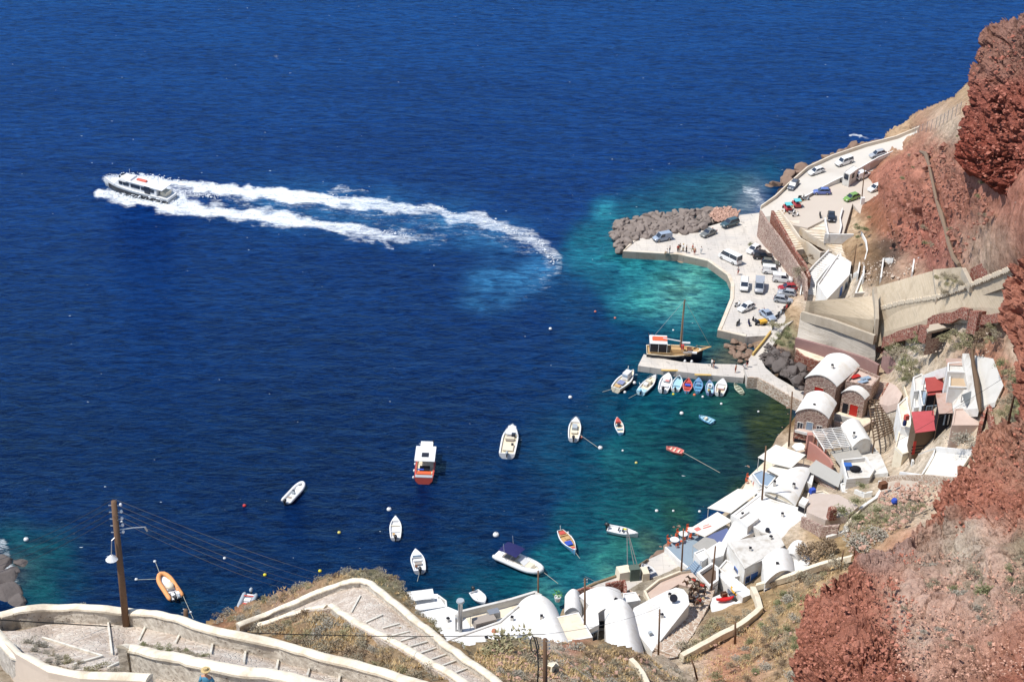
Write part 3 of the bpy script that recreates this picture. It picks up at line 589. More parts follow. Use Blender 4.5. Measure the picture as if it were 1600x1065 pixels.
def sweep_wall(b_, T, thick, height, rnd_top=.04, side=1):
    """wall below top line T (world points), thickness to one side"""
    n = len(T); secs = []
    for i, p in enumerate(T):
        d = (T[min(i+1, n-1)]-T[max(i-1, 0)]); d.z = 0; d.normalize(); nn = Vector((-d.y, d.x, 0))*side
        if hasattr(thick, '__len__'): th = thick[0]+(thick[1]-thick[0])*i/(n-1)
        else: th = thick
        q_ = [p+Vector((0, 0, -height)), p+Vector((0, 0, -rnd_top)), p+nn*rnd_top, p+nn*(th-rnd_top), p+nn*th+Vector((0, 0, -rnd_top)), p+nn*th+Vector((0, 0, -height))]
        if side < 0: q_ = q_[::-1]
        secs.append(q_)
    b_.loft(secs)
    return b_
def topwall(name, pts, layer, height, thick, material, label, cat='wall', side=1, dens=3, below=.6, wob=.0, group=None, parent=None):
    T = []
    for x, y in densify(pts, dens):
        p = lift(x, y, height, layer); p.z += wob*noise.noise(p*.8); T.append(p)
    b_ = MB(); sweep_wall(b_, T, thick, height+below, side=side); o = b_.build(name, material, smooth='auto', fixn=True)
    return tag(o, label, cat, group)
def hwall(name, pts, h, height, thick, material, label, cat='wall', side=1, group=None, below=.3):
    """pts = (px,py) of the wall's top; h = top elevation (number or list)"""
    T = [P(x, y, (h[i] if hasattr(h, '__len__') else h)) for i, (x, y) in enumerate(pts)]
    b_ = MB(); sweep_wall(b_, T, thick, height+below, side=side); return tag(b_.build(name, material, smooth='auto', fixn=True), label, cat, group)

def opening(parent, a, b_, fr, z0, w_, h_, m, kind='window', frame=None, glass=None, n_out=None):
    """door or window on the wall from a to b (world), fraction along, sill height above a.z"""
    d = (b_-a); d.z = 0; L = d.length; d.normalize(); nn = Vector((d.y, -d.x, 0))
    if n_out is None:
        if nn.y > 0: nn = -nn
    else:
        if nn.dot(n_out) < 0: nn = -nn
    c = Vector((a.x, a.y, 0))+d*(L*fr)+Vector((0, 0, z0+h_/2)); rz = math.atan2(d.y, d.x)
    q_ = MB()
    if kind == 'door':
        q_.box(c+nn*.02, (w_, .10, h_), rz); o = q_.build('door', m, parent, world=True)
        p_ = MB(); p_.box(c+nn*.09+d*(w_*.36), (.05, .05, .14), rz); KIDS.setdefault(o.name, []); g = p_.build('handle', DARK, o, world=True)
        s_ = MB(); e = .09
        s_.box(c+nn*.03+d*(w_/2+e/2), (e, .14, h_+e), rz).box(c+nn*.03-d*(w_/2+e/2), (e, .14, h_+e), rz).box(c+nn*.03+Vector((0, 0, h_/2+e/2)), (w_, .14, e), rz)
        s_.build('door_frame', frame or WHITE, parent, world=True)
    elif kind == 'hole':
        q_.box(c-nn*.02, (w_, .08, h_), rz); q_.build('opening', m or DARK, parent, world=True)
    else:
        e = .08; q_.box(c+nn*.03+d*(w_/2+e/2), (e, .12, h_+2*e), rz).box(c+nn*.03-d*(w_/2+e/2), (e, .12, h_+2*e), rz)
        q_.box(c+nn*.03+Vector((0, 0, h_/2+e/2)), (w_, .12, e), rz).box(c+nn*.03-Vector((0, 0, h_/2+e/2)), (w_, .12, e), rz).box(c+nn*.03, (.06, .10, h_), rz)
        o = q_.build('window', frame or m, parent, world=True)
        p_ = MB(); p_.box(c+nn*.0, (w_, .08, h_), rz); p_.build('pane', glass or GLASS, o, world=True)
def flat_house(name, label, poly, wh, wm=None, rm=None, parapet=.25, par_w=.22, ops=(), h=None, deep=3.0, cat='house', group=None, roofname='roof', tilt=None, ppm=None):
    """poly = roof outline in pixels; wh = wall height; ops = (edge, frac, z above floor, w, h, mat, kind)"""
    wm = wm or WHITE; rm = rm or WHITE
    if h is None: x, y = max(poly, key=lambda p: p[1]); h = roofh(x, y, wh)
    pts = [P(x, y, h) for x, y in poly]
    if tilt:
        pts = [P(x, y, h+t) for (x, y), t in zip(poly, tilt)]
    ar = sum(pts[i].x*pts[(i+1) % len(pts)].y-pts[(i+1) % len(pts)].x*pts[i].y for i in range(len(pts)))
    rev = ar < 0
    c = sum(pts, Vector())/len(pts); root = thing(name, (c.x, c.y, h-wh), label, cat, group)
    zt = [p.z for p in pts]; b_ = MB(); b_.prism([(p.x, p.y) for p in pts], h-wh-deep, [z-.02 for z in zt]); b_.build('wall', wm, root, world=True)
    b_ = MB(); b_.prism([(p.x, p.y) for p in pts], [z-.02 for z in zt], [z+.10 for z in zt])
    n = len(pts)
    rf = b_.build(roofname, rm, root, world=True)
    if parapet:
        b_ = MB(); inn = []
        for i in range(n):
            p0, p1, p2 = pts[i-1], pts[i], pts[(i+1) % n]; d1 = (p1-p0); d2 = (p2-p1); d1.z = d2.z = 0; d1.normalize(); d2.normalize()
            n1 = Vector((-d1.y, d1.x, 0))*(-1 if rev else 1); n2 = Vector((-d2.y, d2.x, 0))*(-1 if rev else 1); mm = n1+n2
            if mm.length < .1: mm = n1
            mm.normalize(); k = par_w/max(.45, mm.dot(n1)); inn.append(p1+mm*k)
        vs = []
        for i in range(n):
            o_, i_ = pts[i], inn[i]; e = .03*(-1)
            vs += [o_+Vector((0, 0, .09)), o_+Vector((0, 0, .10+parapet)), i_+Vector((0, 0, .10+parapet)), i_+Vector((0, 0, .09))]
        fs = []
        for i in range(n):
            j = (i+1) % n
            for k in range(4): fs.append((i*4+k, j*4+k, j*4+(k+1) % 4, i*4+(k+1) % 4))
        b_.add(vs, fs); b_.build('parapet', ppm or wm, root, world=True, fixn=True)
    for (ei, fr, z, w_, hh, m_, kind) in ops:
        a, bb = pts[ei], pts[(ei+1) % n]; a = Vector((a.x, a.y, h-wh)); bb = Vector((bb.x, bb.y, h-wh))
        mid = (a+bb)/2-c; opening(root, a, bb, fr, h-wh+z, w_, hh, m_, kind, n_out=Vector((mid.x, mid.y, 0)))
    return root, pts, h
def vault_house(name, label, fl, fr_, br, bl, wh, rise, wm=None, rm=None, ops=(), h=None, deep=3.0, over=.15, cat='house', group=None, seg=14, rim=.16, trim=None):
    """barrel vault; four eave corners in pixels (front left, front right, back right, back left); arc spans front left - front right"""
    wm = wm or WHITE; rm = rm or WHITE
    if h is None: x, y = max((fl, fr_, br, bl), key=lambda p: p[1]); h = roofh(x, y, wh)
    A, B, C_, D_ = [P(x, y, h) for x, y in (fl, fr_, br, bl)]
    c = (A+B+C_+D_)/4; root = thing(name, (c.x, c.y, h-wh), label, cat, group)
    def arc(a, bb, r, out=0.0, low=0.0):
        res = []
        for i in range(seg+1):
            t = i/seg; p = a.lerp(bb, t); z = math.sin(math.pi*t)**.8*r if r else 0; res.append(Vector((p.x, p.y, h+z)))
        return res
    fa, ba = arc(A, B, rise), arc(D_, C_, rise)
    b_ = MB(); lo = h-wh-deep
    for ar_ in (fa, ba[::-1]):
        nn = len(ar_); vs = ar_+[Vector((p.x, p.y, lo)) for p in ar_]; b_.add(vs, [(i, nn+i, nn+i+1, i+1) for i in range(nn-1)])
    b_.quad(A, Vector((A.x, A.y, lo)), Vector((D_.x, D_.y, lo)), D_); b_.quad(B, C_, Vector((C_.x, C_.y, lo)), Vector((B.x, B.y, lo)))
    b_.build('wall', wm, root, world=True, fixn=True)
    ax = ((A+B)/2-(D_+C_)/2).normalized(); sx = (B-A).normalized()
    outer_f = []; outer_b = []
    for i in range(seg+1):
        t = i/seg; o_ = sx*((t-.5)*2*over)
        outer_f.append(fa[i]+ax*over+o_+Vector((0, 0, rim))); outer_b.append(ba[i]-ax*over+o_+Vector((0, 0, rim)))
    inner_f = [p+Vector((0, 0, -rim-.0+.01)) for p in outer_f]; inner_b = [p+Vector((0, 0, -rim+.01)) for p in outer_b]
    b_ = MB(); ring_f = outer_f+inner_f[::-1]; ring_b = outer_b+inner_b[::-1]
    b_.add(ring_f+ring_b, [(i, i+1, len(ring_f)+i+1, len(ring_f)+i) for i in range(len(ring_f)-1)]+[(len(ring_f)-1, 0, len(ring_f), 2*len(ring_f)-1)])
    n2 = len(ring_f)
    for k in range(seg): b_.add([ring_f[k], ring_f[k+1], ring_f[n2-2-k], ring_f[n2-1-k]], [(0, 1, 2, 3)]); b_.add([ring_b[k], ring_b[k+1], ring_b[n2-2-k], ring_b[n2-1-k]], [(3, 2, 1, 0)])
    b_.build('roof', rm, root, world=True, smooth='auto', fixn=True)
    E = [(A, B), (B, C_), (C_, D_), (D_, A)]
    for (ei, fr2, z, w_, hh, m_, kind) in ops:
        a, bb = [Vector((p.x, p.y, h-wh)) for p in E[ei]]; mid = (a+bb)/2-c
        opening(root, a, bb, fr2, h-wh+z, w_, hh, m_, kind, frame=trim, n_out=Vector((mid.x, mid.y, 0)))
    return root, (A, B, C_, D_), h
def awning(name, label, poly, wh, m, tilt=None, posts=True, h=None, cat='awning', postm=None, group=None, thick=.06):
    if h is None: x, y = max(poly, key=lambda p: p[1]); h = roofh(x, y, wh)
    pts = [P(x, y, h+(tilt[i] if tilt else 0)) for i, (x, y) in enumerate(poly)]
    c = sum(pts, Vector())/len(pts); root = thing(name, (c.x, c.y, h-wh), label, cat, group)
    b_ = MB(); b_.prism([(p.x, p.y) for p in pts], [p.z-thick for p in pts], [p.z for p in pts]); b_.build('canopy', m, root, world=True)
    if posts:
        for p in pts:
            q_ = p.lerp(c, .05); b_ = MB(); b_.bar((q_.x, q_.y, h-wh-.6), (q_.x, q_.y, p.z-thick-.01), .09); b_.build('post', postm or WHITE, root, world=True)
    return root
def pergola(name, label, poly, wh, m, nb=9, cross=3, h=None, bw=.14):
    if h is None: x, y = max(poly, key=lambda p: p[1]); h = roofh(x, y, wh)
    A, B, C_, D_ = [P(x, y, h) for x, y in poly]; c = (A+B+C_+D_)/4; root = thing(name, (c.x, c.y, h-wh), label, 'pergola')
    for i in range(cross):
        t = i/(cross-1); b_ = MB(); b_.bar(A.lerp(B, t), D_.lerp(C_, t), bw); b_.build('crossbeam', m, root, world=True)
    for i in range(nb):
        t = i/(nb-1); up = Vector((0, 0, bw)); b_ = MB(); b_.bar(A.lerp(D_, t)+up, B.lerp(C_, t)+up, bw*.8); b_.build('beam', m, root, world=True)
    for p in (A, B, C_, D_, A.lerp(D_, .5), B.lerp(C_, .5)): b_ = MB(); b_.bar((p.x, p.y, h-wh-1), (p.x, p.y, h-bw/2), bw); b_.build('post', m, root, world=True)
    return root

QUAY = [(973,393),(990,374),(1040,366),(1081,361),(1120,350),(1155,336),(1190,332),(1200,345),(1215,370),(1256,430),(1268,470),(1240,500),(1200,524),(1165,526),(1121,516),(1141,466),(1142,444),(1136,430),(1106,408),(1060,398)]
q0 = [P(x, y, 1.6) for x, y in QUAY]
b = MB(); b.prism([(p.x, p.y) for p in q0], -4, 1.6); o = b.build('quay', CONC2); o['kind'] = 'structure'
ek = [q0[i] for i in (13, 14, 15, 16, 17, 18, 19, 0, 1)]
b = MB(); T = [p+Vector((0, 0, .16)) for p in ek]; sweep_wall(b, T, .8, 2.2, side=-1 if True else 1, rnd_top=.05)
o = b.build('quay_kerb', QUAYEDGE, fixn=True); o['kind'] = 'structure'
RPL = lambda pts: Layer([(x, y, h) for x, y, h in pts])
ROADL = RPL([(1100,372,1.7),(1150,345,1.9),(1185,350,2.4),(1192,336,3.0),(1195,320,4.2),(1215,325,5.0),(1240,290,6.6),(1260,312,6.8),(1290,262,8.2),(1320,280,8.6),(1350,238,10),(1370,255,10.2),(1410,222,12),(1430,228,13),(1450,205,15)])
patch('coast_road', [(1188,340),(1187,334),(1191,322),(1232,288),(1262,262),(1300,245),(1350,229),(1400,216),(1438,200),(1442,212),(1425,228),(1400,238),(1372,250),(1330,272),(1300,287),(1262,309),(1240,322),(1222,334)], ROADM, layer=ROADL, k=1.0, drop=3)
def rwall(name, pts, layer, height, thick, m, label, side=1, **k): return topwall(name, pts, layer, height, thick, m, label, side=side, **k)
rwall('parapet_wall', [(1189,322),(1212,306),(1232,287),(1262,261),(1300,243),(1350,226),(1400,213),(1436,198)], ROADL, .9, .35, QUAYEDGE, 'long cream parapet wall on the sea side of the climbing coast road', side=1, below=2.5)
rwall('parapet_wall', [(1236,318),(1262,305),(1300,284),(1334,268),(1372,246),(1396,236)], ROADL, .6, .3, WHITE, 'low white wall between the coast road and the upper car park', side=1, below=1.5)
PARKL = RPL([(1225,335,7.0),(1260,312,7.2),(1300,290,7.6),(1372,255,8.6),(1390,250,9),(1380,290,8.8),(1370,330,8.6),(1330,345,8),(1300,345,7.8),(1235,350,7),(1400,330,9.5)])
patch('car_park', [(1226,334),(1240,323),(1262,311),(1300,289),(1332,273),(1374,251),(1392,244),(1398,256),(1386,290),(1380,310),(1362,322),(1345,335),(1332,318),(1322,352),(1318,366),(1290,362),(1290,342),(1262,356),(1240,352),(1228,345)], PARKM, layer=PARKL, k=1.0, drop=4)
STEPL = RPL([(1230,345,7),(1290,340,7.4),(1318,362,7.3),(1255,378,5.6),(1292,375,6),(1275,400,4.7),(1325,405,5.2),(1300,430,3.8),(1335,445,4.2),(1330,385,6.0),(1240,360,6.4)])
def stairs_sheet(name, L_edge, R_edge, n, layer, m, label=None, k=.997, rise=.14, cat='staircase'):
    """steps between two pixel polylines (same count of points)"""
    Ld = densify(L_edge, 8); Rd = densify(R_edge, 8); N = len(Ld); root = None; b_ = MB()
    for i in range(n):
        t0, t1 = i/n*(N-1), (i+1)/n*(N-1)
        def at_(E, t): j = min(int(t), N-2); f = t-j; return tuple(E[j][q2]+(E[j+1][q2]-E[j][q2])*f for q2 in (0, 1))
        a, b1, c, d = at_(Ld, t0), at_(Rd, t0), at_(Rd, t1), at_(Ld, t1)
        W4 = [layer.at(*p) for p in (a, b1, c, d)]; z = max((W4[0].z+W4[1].z)/2, (W4[2].z+W4[3].z)/2)
        b_.prism([(p.x, p.y) for p in W4], min(w_.z for w_ in W4)-1.2, z+.02)
    o = b_.build(name, m)
    if label: tag(o, label, cat)
    else: o['kind'] = 'structure'
    return o
stairs_sheet('broad_steps', [(1233,346),(1262,368),(1292,384),(1310,400),(1312,428)], [(1291,342),(1318,364),(1332,388),(1334,412),(1340,440)], 16, STEPL, QUAYEDGE, 'broad pale steps leading down from the upper car park', cat='staircase')
hwall('retaining_wall', [(1187,329),(1197,345),(1218,372),(1238,402),(1258,434),(1259,455)], [8,7.6,6.9,6.3,5.6,4.6], 6.5, .5, STONE_DK, 'long rubble stone retaining wall rising behind the quay car park', side=1)
hwall('coping_wall', [(1205,329),(1212,340),(1225,362),(1240,390),(1256,412),(1263,432)], [8.3,8.1,7.4,6.6,6.0,5.6], 5, .6, STONE_RED, 'red stone wall with cream coping beside the narrow stairs', side=1)
NSTL = RPL([(1210,330,7.9),(1222,330,7.9),(1238,392,5.4),(1255,388,5.4),(1225,360,6.6),(1238,358,6.6)])
stairs_sheet('narrow_stairs', [(1210,330),(1224,358),(1240,392)], [(1222,330),(1238,358),(1256,390)], 18, NSTL, QUAYEDGE, 'narrow cream flight of steps between the red stone wall and the car park wall')
hwall('stair_side_wall', [(1218,328),(1232,346),(1250,372),(1264,380),(1282,394),(1300,392)], [8.6,8.2,7,6.6,6.2,6.0], 4, .35, QUAYEDGE, 'smooth cream wall below the car park steps', side=1)
RMP = RPL([(1300,393,7.0),(1312,398,7.0),(1256,436,3.4),(1276,441,3.4),(1254,462,1.8),(1274,464,1.8)])
stairs_sheet('white_stairs', [(1296,394),(1272,418),(1256,437),(1253,463)], [(1308,402),(1288,424),(1274,442),(1273,465)], 22, RMP, WHITE, 'white staircase with rimmed edges descending to the quay beside the blue door house')
rwall('stair_parapet', [(1295,391),(1271,415),(1254,435),(1251,460)], RMP, .7, .25, WHITE, 'outer white parapet of the rimmed staircase', side=-1)
rwall('stair_parapet', [(1309,400),(1289,422),(1275,440),(1274,462)], RMP, .7, .25, WHITE, 'inner white parapet of the rimmed staircase', side=-1)
flat_house('white_house', 'white cubic house with blue door at the foot of the rimmed staircase', [(1277,446),(1309,399),(1330,412),(1327,432),(1292,470)], 5.2, h=6.4, ops=[(3,.35,2.6,1.5,2.2,BLUEPAINT,'door'),(3,.12,2.8,.9,1.6,GREYBLUE,'window'),(4,.5,.6,.9,1.1,BLUEPAINT,'window')], parapet=.3)
patch('white_terrace', [(1292,428),(1330,415),(1352,412),(1345,440),(1330,462),(1296,467),(1285,465)], WHITE2, h=2.8)
for pts, lab in (([(1310,395),(1316,412),(1314,424),(1330,430),(1338,424)], 'curving white wall on the terrace above the blue door house'),
                 ([(1340,428),(1343,410)], 'short white wall end beside the scrub, nearest the blue door house'),
                 ([(1349,432),(1350,416)], 'thin white upright wall between the two taller ones'),
                 ([(1376,434),(1380,404),(1394,404)], 'tall white wall beside the bank of pale stones'),
                 ([(1425,425),(1428,405),(1434,402)], 'white wall stub at the foot of the red cliff')):
    rwall('white_wall', pts, LL, 1.6, .3, WHITE, lab, side=1)
topwall('white_wall', [(1315,325),(1311,340),(1313,352),(1310,364)], PARKL, .7, .3, WHITE, 'wavy white kerb wall beside the parked black car', side=1)
topwall('white_wall', [(1288,340),(1290,352),(1293,366)], PARKL, .6, .3, WHITE, 'straight white kerb wall left of the parked black car', side=1)
hwall('white_wall', [(1289,365),(1310,366),(1334,366)], 8.4, 2.0, .3, WHITE, 'white front wall of the bay where the black car is parked', side=1)
rwall('white_wall', [(1345,362),(1352,375),(1354,390),(1350,405)], LL, .5, .25, WHITE, 'low white garden wall under the red cliff', side=1)
flat_house('stone_terrace_house', 'open white rimmed terrace with red stones beside the concrete bank', [(1335,462),(1347,430),(1408,436),(1400,444),(1366,452),(1362,460)], 2.5, wm=WHITE, rm=CREAM, parapet=.5, par_w=.3, cat='terrace')
WALK = [(1204,517),(1176,552),(1162,572),(1168,590),(1182,590),(1205,602),(1228,616),(1254,628),(1262,622),(1260,612),(1238,603),(1212,588),(1196,574),(1190,562),(1204,545),(1225,512),(1240,500)]
w0 = [P(x, y, 2.3) for x, y in WALK]
b = MB(); b.prism([(p.x, p.y) for p in w0], -2, 2.3); tag(b.build('stone_walkway', CONC2), 'curving pale walkway linking the jetty, the quay and the brick houses', 'walkway')
hwall('walkway_edge', [(1203,516),(1190,533),(1175,551)], 2.9, 1.0, .35, YEL, 'straight ochre edge wall of the walkway above the rocks', side=1)
hwall('walkway_parapet', [(1168,589),(1184,590),(1206,602),(1229,616),(1254,628)], 2.5, 3.0, .3, STONE_WARM, 'stone side wall of the curving walkway above the water', side=1)
b = MB(); a0, a1 = P(1186,600,.8), P(1197,606,.8); dv = (a1-a0); nv = Vector((dv.y, -dv.x, 0)).normalized(); nv = nv if nv.y < 0 else -nv
arc_ = [a0.lerp(a1, t)+Vector((0, 0, -1.2+1.9*math.sin(math.pi*t)))+nv*.45 for t in [i/10 for i in range(11)]]
b.add(arc_+[Vector((p.x, p.y, -1)) for p in arc_], [(i, i+1, 12+i, 11+i) for i in range(10)]); tag(b.build('culvert_mouth', DARK), 'dark arched culvert mouth in the walkway side', 'culvert')
JET = [(1006,553),(1036,560),(1064,565),(1100,568),(1152,569),(1166,572),(1162,590),(1140,588),(1110,586),(1060,580),(1026,575),(997,571)]
b = MB(); jp = [P(x, y, 1.3) for x, y in JET]; b.prism([(p.x, p.y) for p in jp], -4, 1.3); b.build('jetty_deck', CONC2)
bpy.data.objects['jetty_deck'].name = 'jetty'; tag(bpy.data.objects['jetty'], 'long narrow concrete jetty with the wooden boat alongside', 'jetty')
for x, y, lab in ((1046,577,'rusty ledge in the jetty edge behind the broad white motorboat'),(1098,584,'ochre ledge in the jetty edge behind the blue boats')):
    b = MB(); c = P(x, y, 1.3); b.box(c+Vector((0, -.3, .0)), (3.2, .5, .12)); tag(b.build('mooring_ledge', YEL), lab, 'ledge')

def slab(poly, name='concrete_bank', m=CONC, label=None, k=.985, drop=3, layer=None, step=5, cat='retaining slab'):
    return patch(name, poly, m, k=k, layer=layer, step=step, drop=drop, label=label, cat=cat)
def board_mat(name, ca, cb, ang=0.0):
    m = NT(name, .95, .1); n1 = m.noise(1.0, 6, .7, (.12, .12, 3.6)); n2 = m.noise(.35, 6, .65, dist=.3); n3 = m.noise(3.0, 4, .7, (.3, .3, 1.5))
    c = m.mix(m.gray(n1, .35, .65), ca, cb); c = m.mix(m.gray(n1, .60, .66, 0, .55), c, sc3(ca, .55)); c = m.mix(m.gray(n2, .5, .68, 0, .5), c, sc3(ca, .72)); c = m.mix(m.gray(n3, .64, .72, 0, .8), c, sc3(ca, .35)); m.color(c); m.bump(n1, .6, .12); return m.m
BANKM = board_mat('shuttered_concrete', alb(196, 178, 152), alb(210, 194, 170)); BANKG = board_mat('grey_shuttered_concrete', alb(182, 172, 158), alb(206, 198, 186))
BL = RPL([(1250,486,6.5),(1262,470,10),(1363,463,14),(1366,495,12),(1362,522,8.5),(1252,488,6.3),(1245,530,2.0),(1362,560,3.5),(1245,555,1),(1355,572,2),(1300,510,6.2),(1300,545,1.8)])
slab([(1260,471),(1363,462),(1367,500),(1257,486)], label='grey upper panel of the concrete bank above the quay', layer=BL, k=.994, m=BANKM, drop=5)
slab([(1252,488),(1257,485),(1367,499),(1367,523)], label='narrow sloping wedge of the concrete bank', layer=BL, k=.998, m=BANKM, drop=5)
slab([(1251,489),(1366,524),(1368,556),(1354,560),(1245,530)], label='large grey lower face of the concrete bank with dark cracks', layer=BL, k=.988, m=BANKG, drop=5)
slab([(1365,449),(1457,423),(1461,463),(1408,472),(1368,483)], label='tan concrete panel below the scrub with a small square block', m=BANKM, k=.975)
slab([(1459,421),(1502,417),(1512,438),(1495,450),(1463,461)], label='short tan panel at the upper end of the concrete bank', m=BANKM, k=.977)
slab([(1368,484),(1420,474),(1465,464),(1520,444),(1582,420),(1590,430),(1575,455),(1563,482),(1535,480),(1500,480),(1470,487),(1440,502),(1372,521)], label='long tan concrete slope under the white dotted steps', m=BANKM, k=.98)
def bank_steps(pts, n, layer, m, label, w_=.9, name='step_line'):
    b_ = MB(); dp = densify(pts, 20); N = len(dp)
    for i in range(n):
        p = dp[int(i*(N-1)/(n-1))]; q_ = layer.at(*p)
        if i: b_.bar(pv+Vector((0, 0, -.2)), q_+Vector((0, 0, -.2)), .4)
        pv = q_; b_.box(q_+Vector((0, 0, -.1)), (w_, w_*1.3, .7), .3+.1*math.sin(i*9))
    return tag(b_.build(name, m), label, 'steps')
bank_steps([(1369,483),(1408,472),(1465,463),(1520,443),(1582,418)], 64, Off(LL, .976), mat('pale_step_stone', alb(214, 200, 178), .9), 'dotted line of pale steps climbing across the concrete bank', .55)
for pts, lab in (([(1364,448),(1367,470),(1368,498),(1366,523)], 'upright concrete rib between the grey and tan bank panels'), ([(1458,421),(1463,462)], 'concrete rib at the right end of the tan panel'),([(1503,418),(1516,444)], 'slanted dark rib at the top of the concrete bank')):
    T = [Off(LL, .972).at(x, y) if x > 1400 else Off(BL, .988).at(x, y) for x, y in densify(pts, 2)]; b = MB(); sweep_wall(b, T, .7, 1.6, side=1); tag(b.build('buttress_rib', CONC, fixn=True), lab, 'rib')
T = [Off(BL, .985).at(x, y) for x, y in densify([(1252,487),(1300,500),(1366,524)], 2)]; b = MB(); sweep_wall(b, T, .6, 2, side=1); tag(b.build('buttress_rib', CONC, fixn=True), 'raised edge running down across the grey bank', 'rib')
hwall('plum_wall', [(1243,528),(1300,543),(1354,560),(1372,570)], [4.6,5.2,6.2,6.6], 2.2, .5, PLUM, 'long plum coloured wall at the foot of the concrete bank', side=1)
patch('plum_terrace', [(1243,543),(1300,556),(1354,574),(1370,582),(1352,590),(1300,575),(1270,567),(1246,552)], CREAM, h=2.6, drop=3)
hwall('stone_wall', [(1243,546),(1256,557),(1276,564),(1292,566)], [3.6,3.6,3.6,3.6], 2.4, .4, STONE_RED, 'low curved stone wall of the terrace above the black rocks', side=1)
hwall('stone_wall', [(1380,548),(1400,570),(1412,592),(1416,612)], [9.5,8.8,7.8,7.2], 3.2, .5, PLUM, 'curved plum wall dropping beside the brick houses', side=1)
topwall('stone_wall', [(1378,526),(1400,518),(1434,508)], Off(LL, .978), 1.5, .6, STONE_RED, 'red dry stone wall along the scrub below the bank', side=1, below=.9, wob=.3)
topwall('stone_wall', [(1434,508),(1446,512)], Off(LL, .978), 2.4, 1.6, STONE_RED, 'thick red stone pier at the end of the scrub wall', side=1, below=.9)
topwall('stone_wall', [(1448,497),(1470,490),(1490,487),(1500,480),(1512,484)], Off(LL, .978), 1.2, .8, STONE_RED, 'broken red stone wall in front of the ruined hut', side=1, below=.9, wob=.6)
topwall('stone_wall', [(1510,486),(1524,488)], Off(LL, .978), 3.4, 1.4, STONE_RED, 'tall leaning red pier of the ruined hut', side=1, below=.9)
topwall('stone_wall', [(1526,493),(1560,488)], Off(LL, .978), .9, .6, STONE_RED, 'dark low stone wall right of the leaning pier', side=1, below=.9, wob=.4)
topwall('stone_wall', [(1368,520),(1378,524)], LL, 4.5, 1.6, STONE_RED, 'red stone pier at the corner of the concrete bank', side=1, below=3)
topwall('stone_wall', [(1512,420),(1545,406),(1600,384)], LL, 3.4, .8, STONE_RED, 'dark red stone wall climbing to the right under the cliff', side=1, below=2, wob=.3)
awning('ruin_beam_roof', 'flat concrete beam over the dark gap of the ruined hut', [(1448,513),(1510,500),(1512,504),(1450,518)], 1.6, CONC, h=roofh(1450, 518, 2.6, Off(LL, .972)), posts=False, cat='beam', thick=.4)
flat_house('ruined_hut', 'low ruined hut with dark openings between red stone piers', [(1450,516),(1512,503),(1510,498),(1452,508)], 2.0, h=roofh(1450, 516, 2.0, Off(LL, .972)), wm=STONE_DK, rm=CONC, parapet=0, ops=[(0,.6,.2,3.6,1.2,DARK,'hole'),(0,.25,.2,2.2,1.0,DARK,'hole')], cat='hut')
vault_house('brick_house', 'large stone house with white barrel roof and red door above the walkway', (1259,591), (1307,604), (1342,573), (1292,557), 5.2, 1.5, h=8.2, wm=STONE_DK, rm=WHITE,
            ops=[(0,.47,2.3,1.7,1.8,REDPAINT,'door')], trim=STONE_WARM, deep=3)
vault_house('brick_house', 'stone house with white barrel roof, white door and two white windows at the waterside', (1244,645), (1294,654), (1306,631), (1261,617), 5.8, 1.5, h=7.0, wm=STONE_DK, rm=WHITE,
            ops=[(0,.46,2.2,1.1,2.2,GREYBLUE,'door'),(0,.17,2.7,.9,1.3,WHITE,'window'),(0,.77,2.7,.9,1.3,WHITE,'window'),(0,.32,-.3,2.0,1.7,DARK,'hole')], trim=WHITE, deep=3)
flat_house('stone_annex', 'flat topped stone annex with low tables on its pink roof', [(1321,599),(1362,607),(1375,592),(1340,577)], 4.6, h=8.0, wm=STONE_DK, rm=PINKPALE, parapet=.45, par_w=.3)
vault_house('brick_house', 'small stone house with curved white roof and red door between two larger ones', (1316,614), (1351,624), (1357,618), (1324,608), 4.2, 1.2, h=7.6, wm=STONE_DK, rm=WHITE, ops=[(0,.60,.0,1.5,2.5,REDPAINT,'door'),(0,.22,.0,1.0,2.3,DARK,'hole')], trim=STONE_WARM)
for i, (x, y) in enumerate(((1336,590),(1352,593),(1348,598))):
    c = P(x, y, 8.12); b = MB(); b.box(c+Vector((0, 0, .35)), (2.0, .9, .08), .5); b.box(c+Vector((0, 0, .15)), (.9, .4, .3), .5)
    tag(b.build('roof_table', GREYBLUE if i else REDPAINT), ['red bench on the flat roof of the stone annex', 'grey blue table nearest the back of the annex roof', 'grey blue table in the middle of the annex roof'][i], 'table')
SB = RPL([(1357,626,3.8),(1370,631,3.8),(1374,597,7.0),(1389,598,7.0)])
stairs_sheet('stone_stairs', [(1358,627),(1375,596)], [(1370,629),(1389,598)], 12, SB, PINKPALE, 'pale stone stairs climbing beside the stone annex')
hwall('stair_wall', [(1371,631),(1389,598)], [4.8,8.0], 2.4, .3, STONE_RED, 'outer stone rim of the stairs beside the annex', side=1)
patch('round_terrace', [(1372,630),(1390,597),(1400,602),(1410,615),(1404,628),(1388,634)], PINKPALE, k=.994, drop=1.5, label='rounded pale terrace at the head of the stone stairs', cat='terrace')
patch('house_terrace', [(1305,646),(1316,641),(1350,650),(1366,655),(1350,664),(1320,660),(1303,657)], CREAM, h=3.6, drop=3, label='cream terrace in front of the small house with the red door', cat='terrace')
hwall('terrace_wall', [(1304,658),(1322,662),(1350,666),(1367,656)], 4.1, 1.8, .3, PINKPALE, 'low pink wall along the front of the cream terrace', side=1)
hwall('terrace_wall', [(1304,646),(1318,650),(1336,654)], 4.9, 1.2, .25, WHITE2, 'white balustrade before the small red door', side=1)
c = P(1305, 665, 3.0)
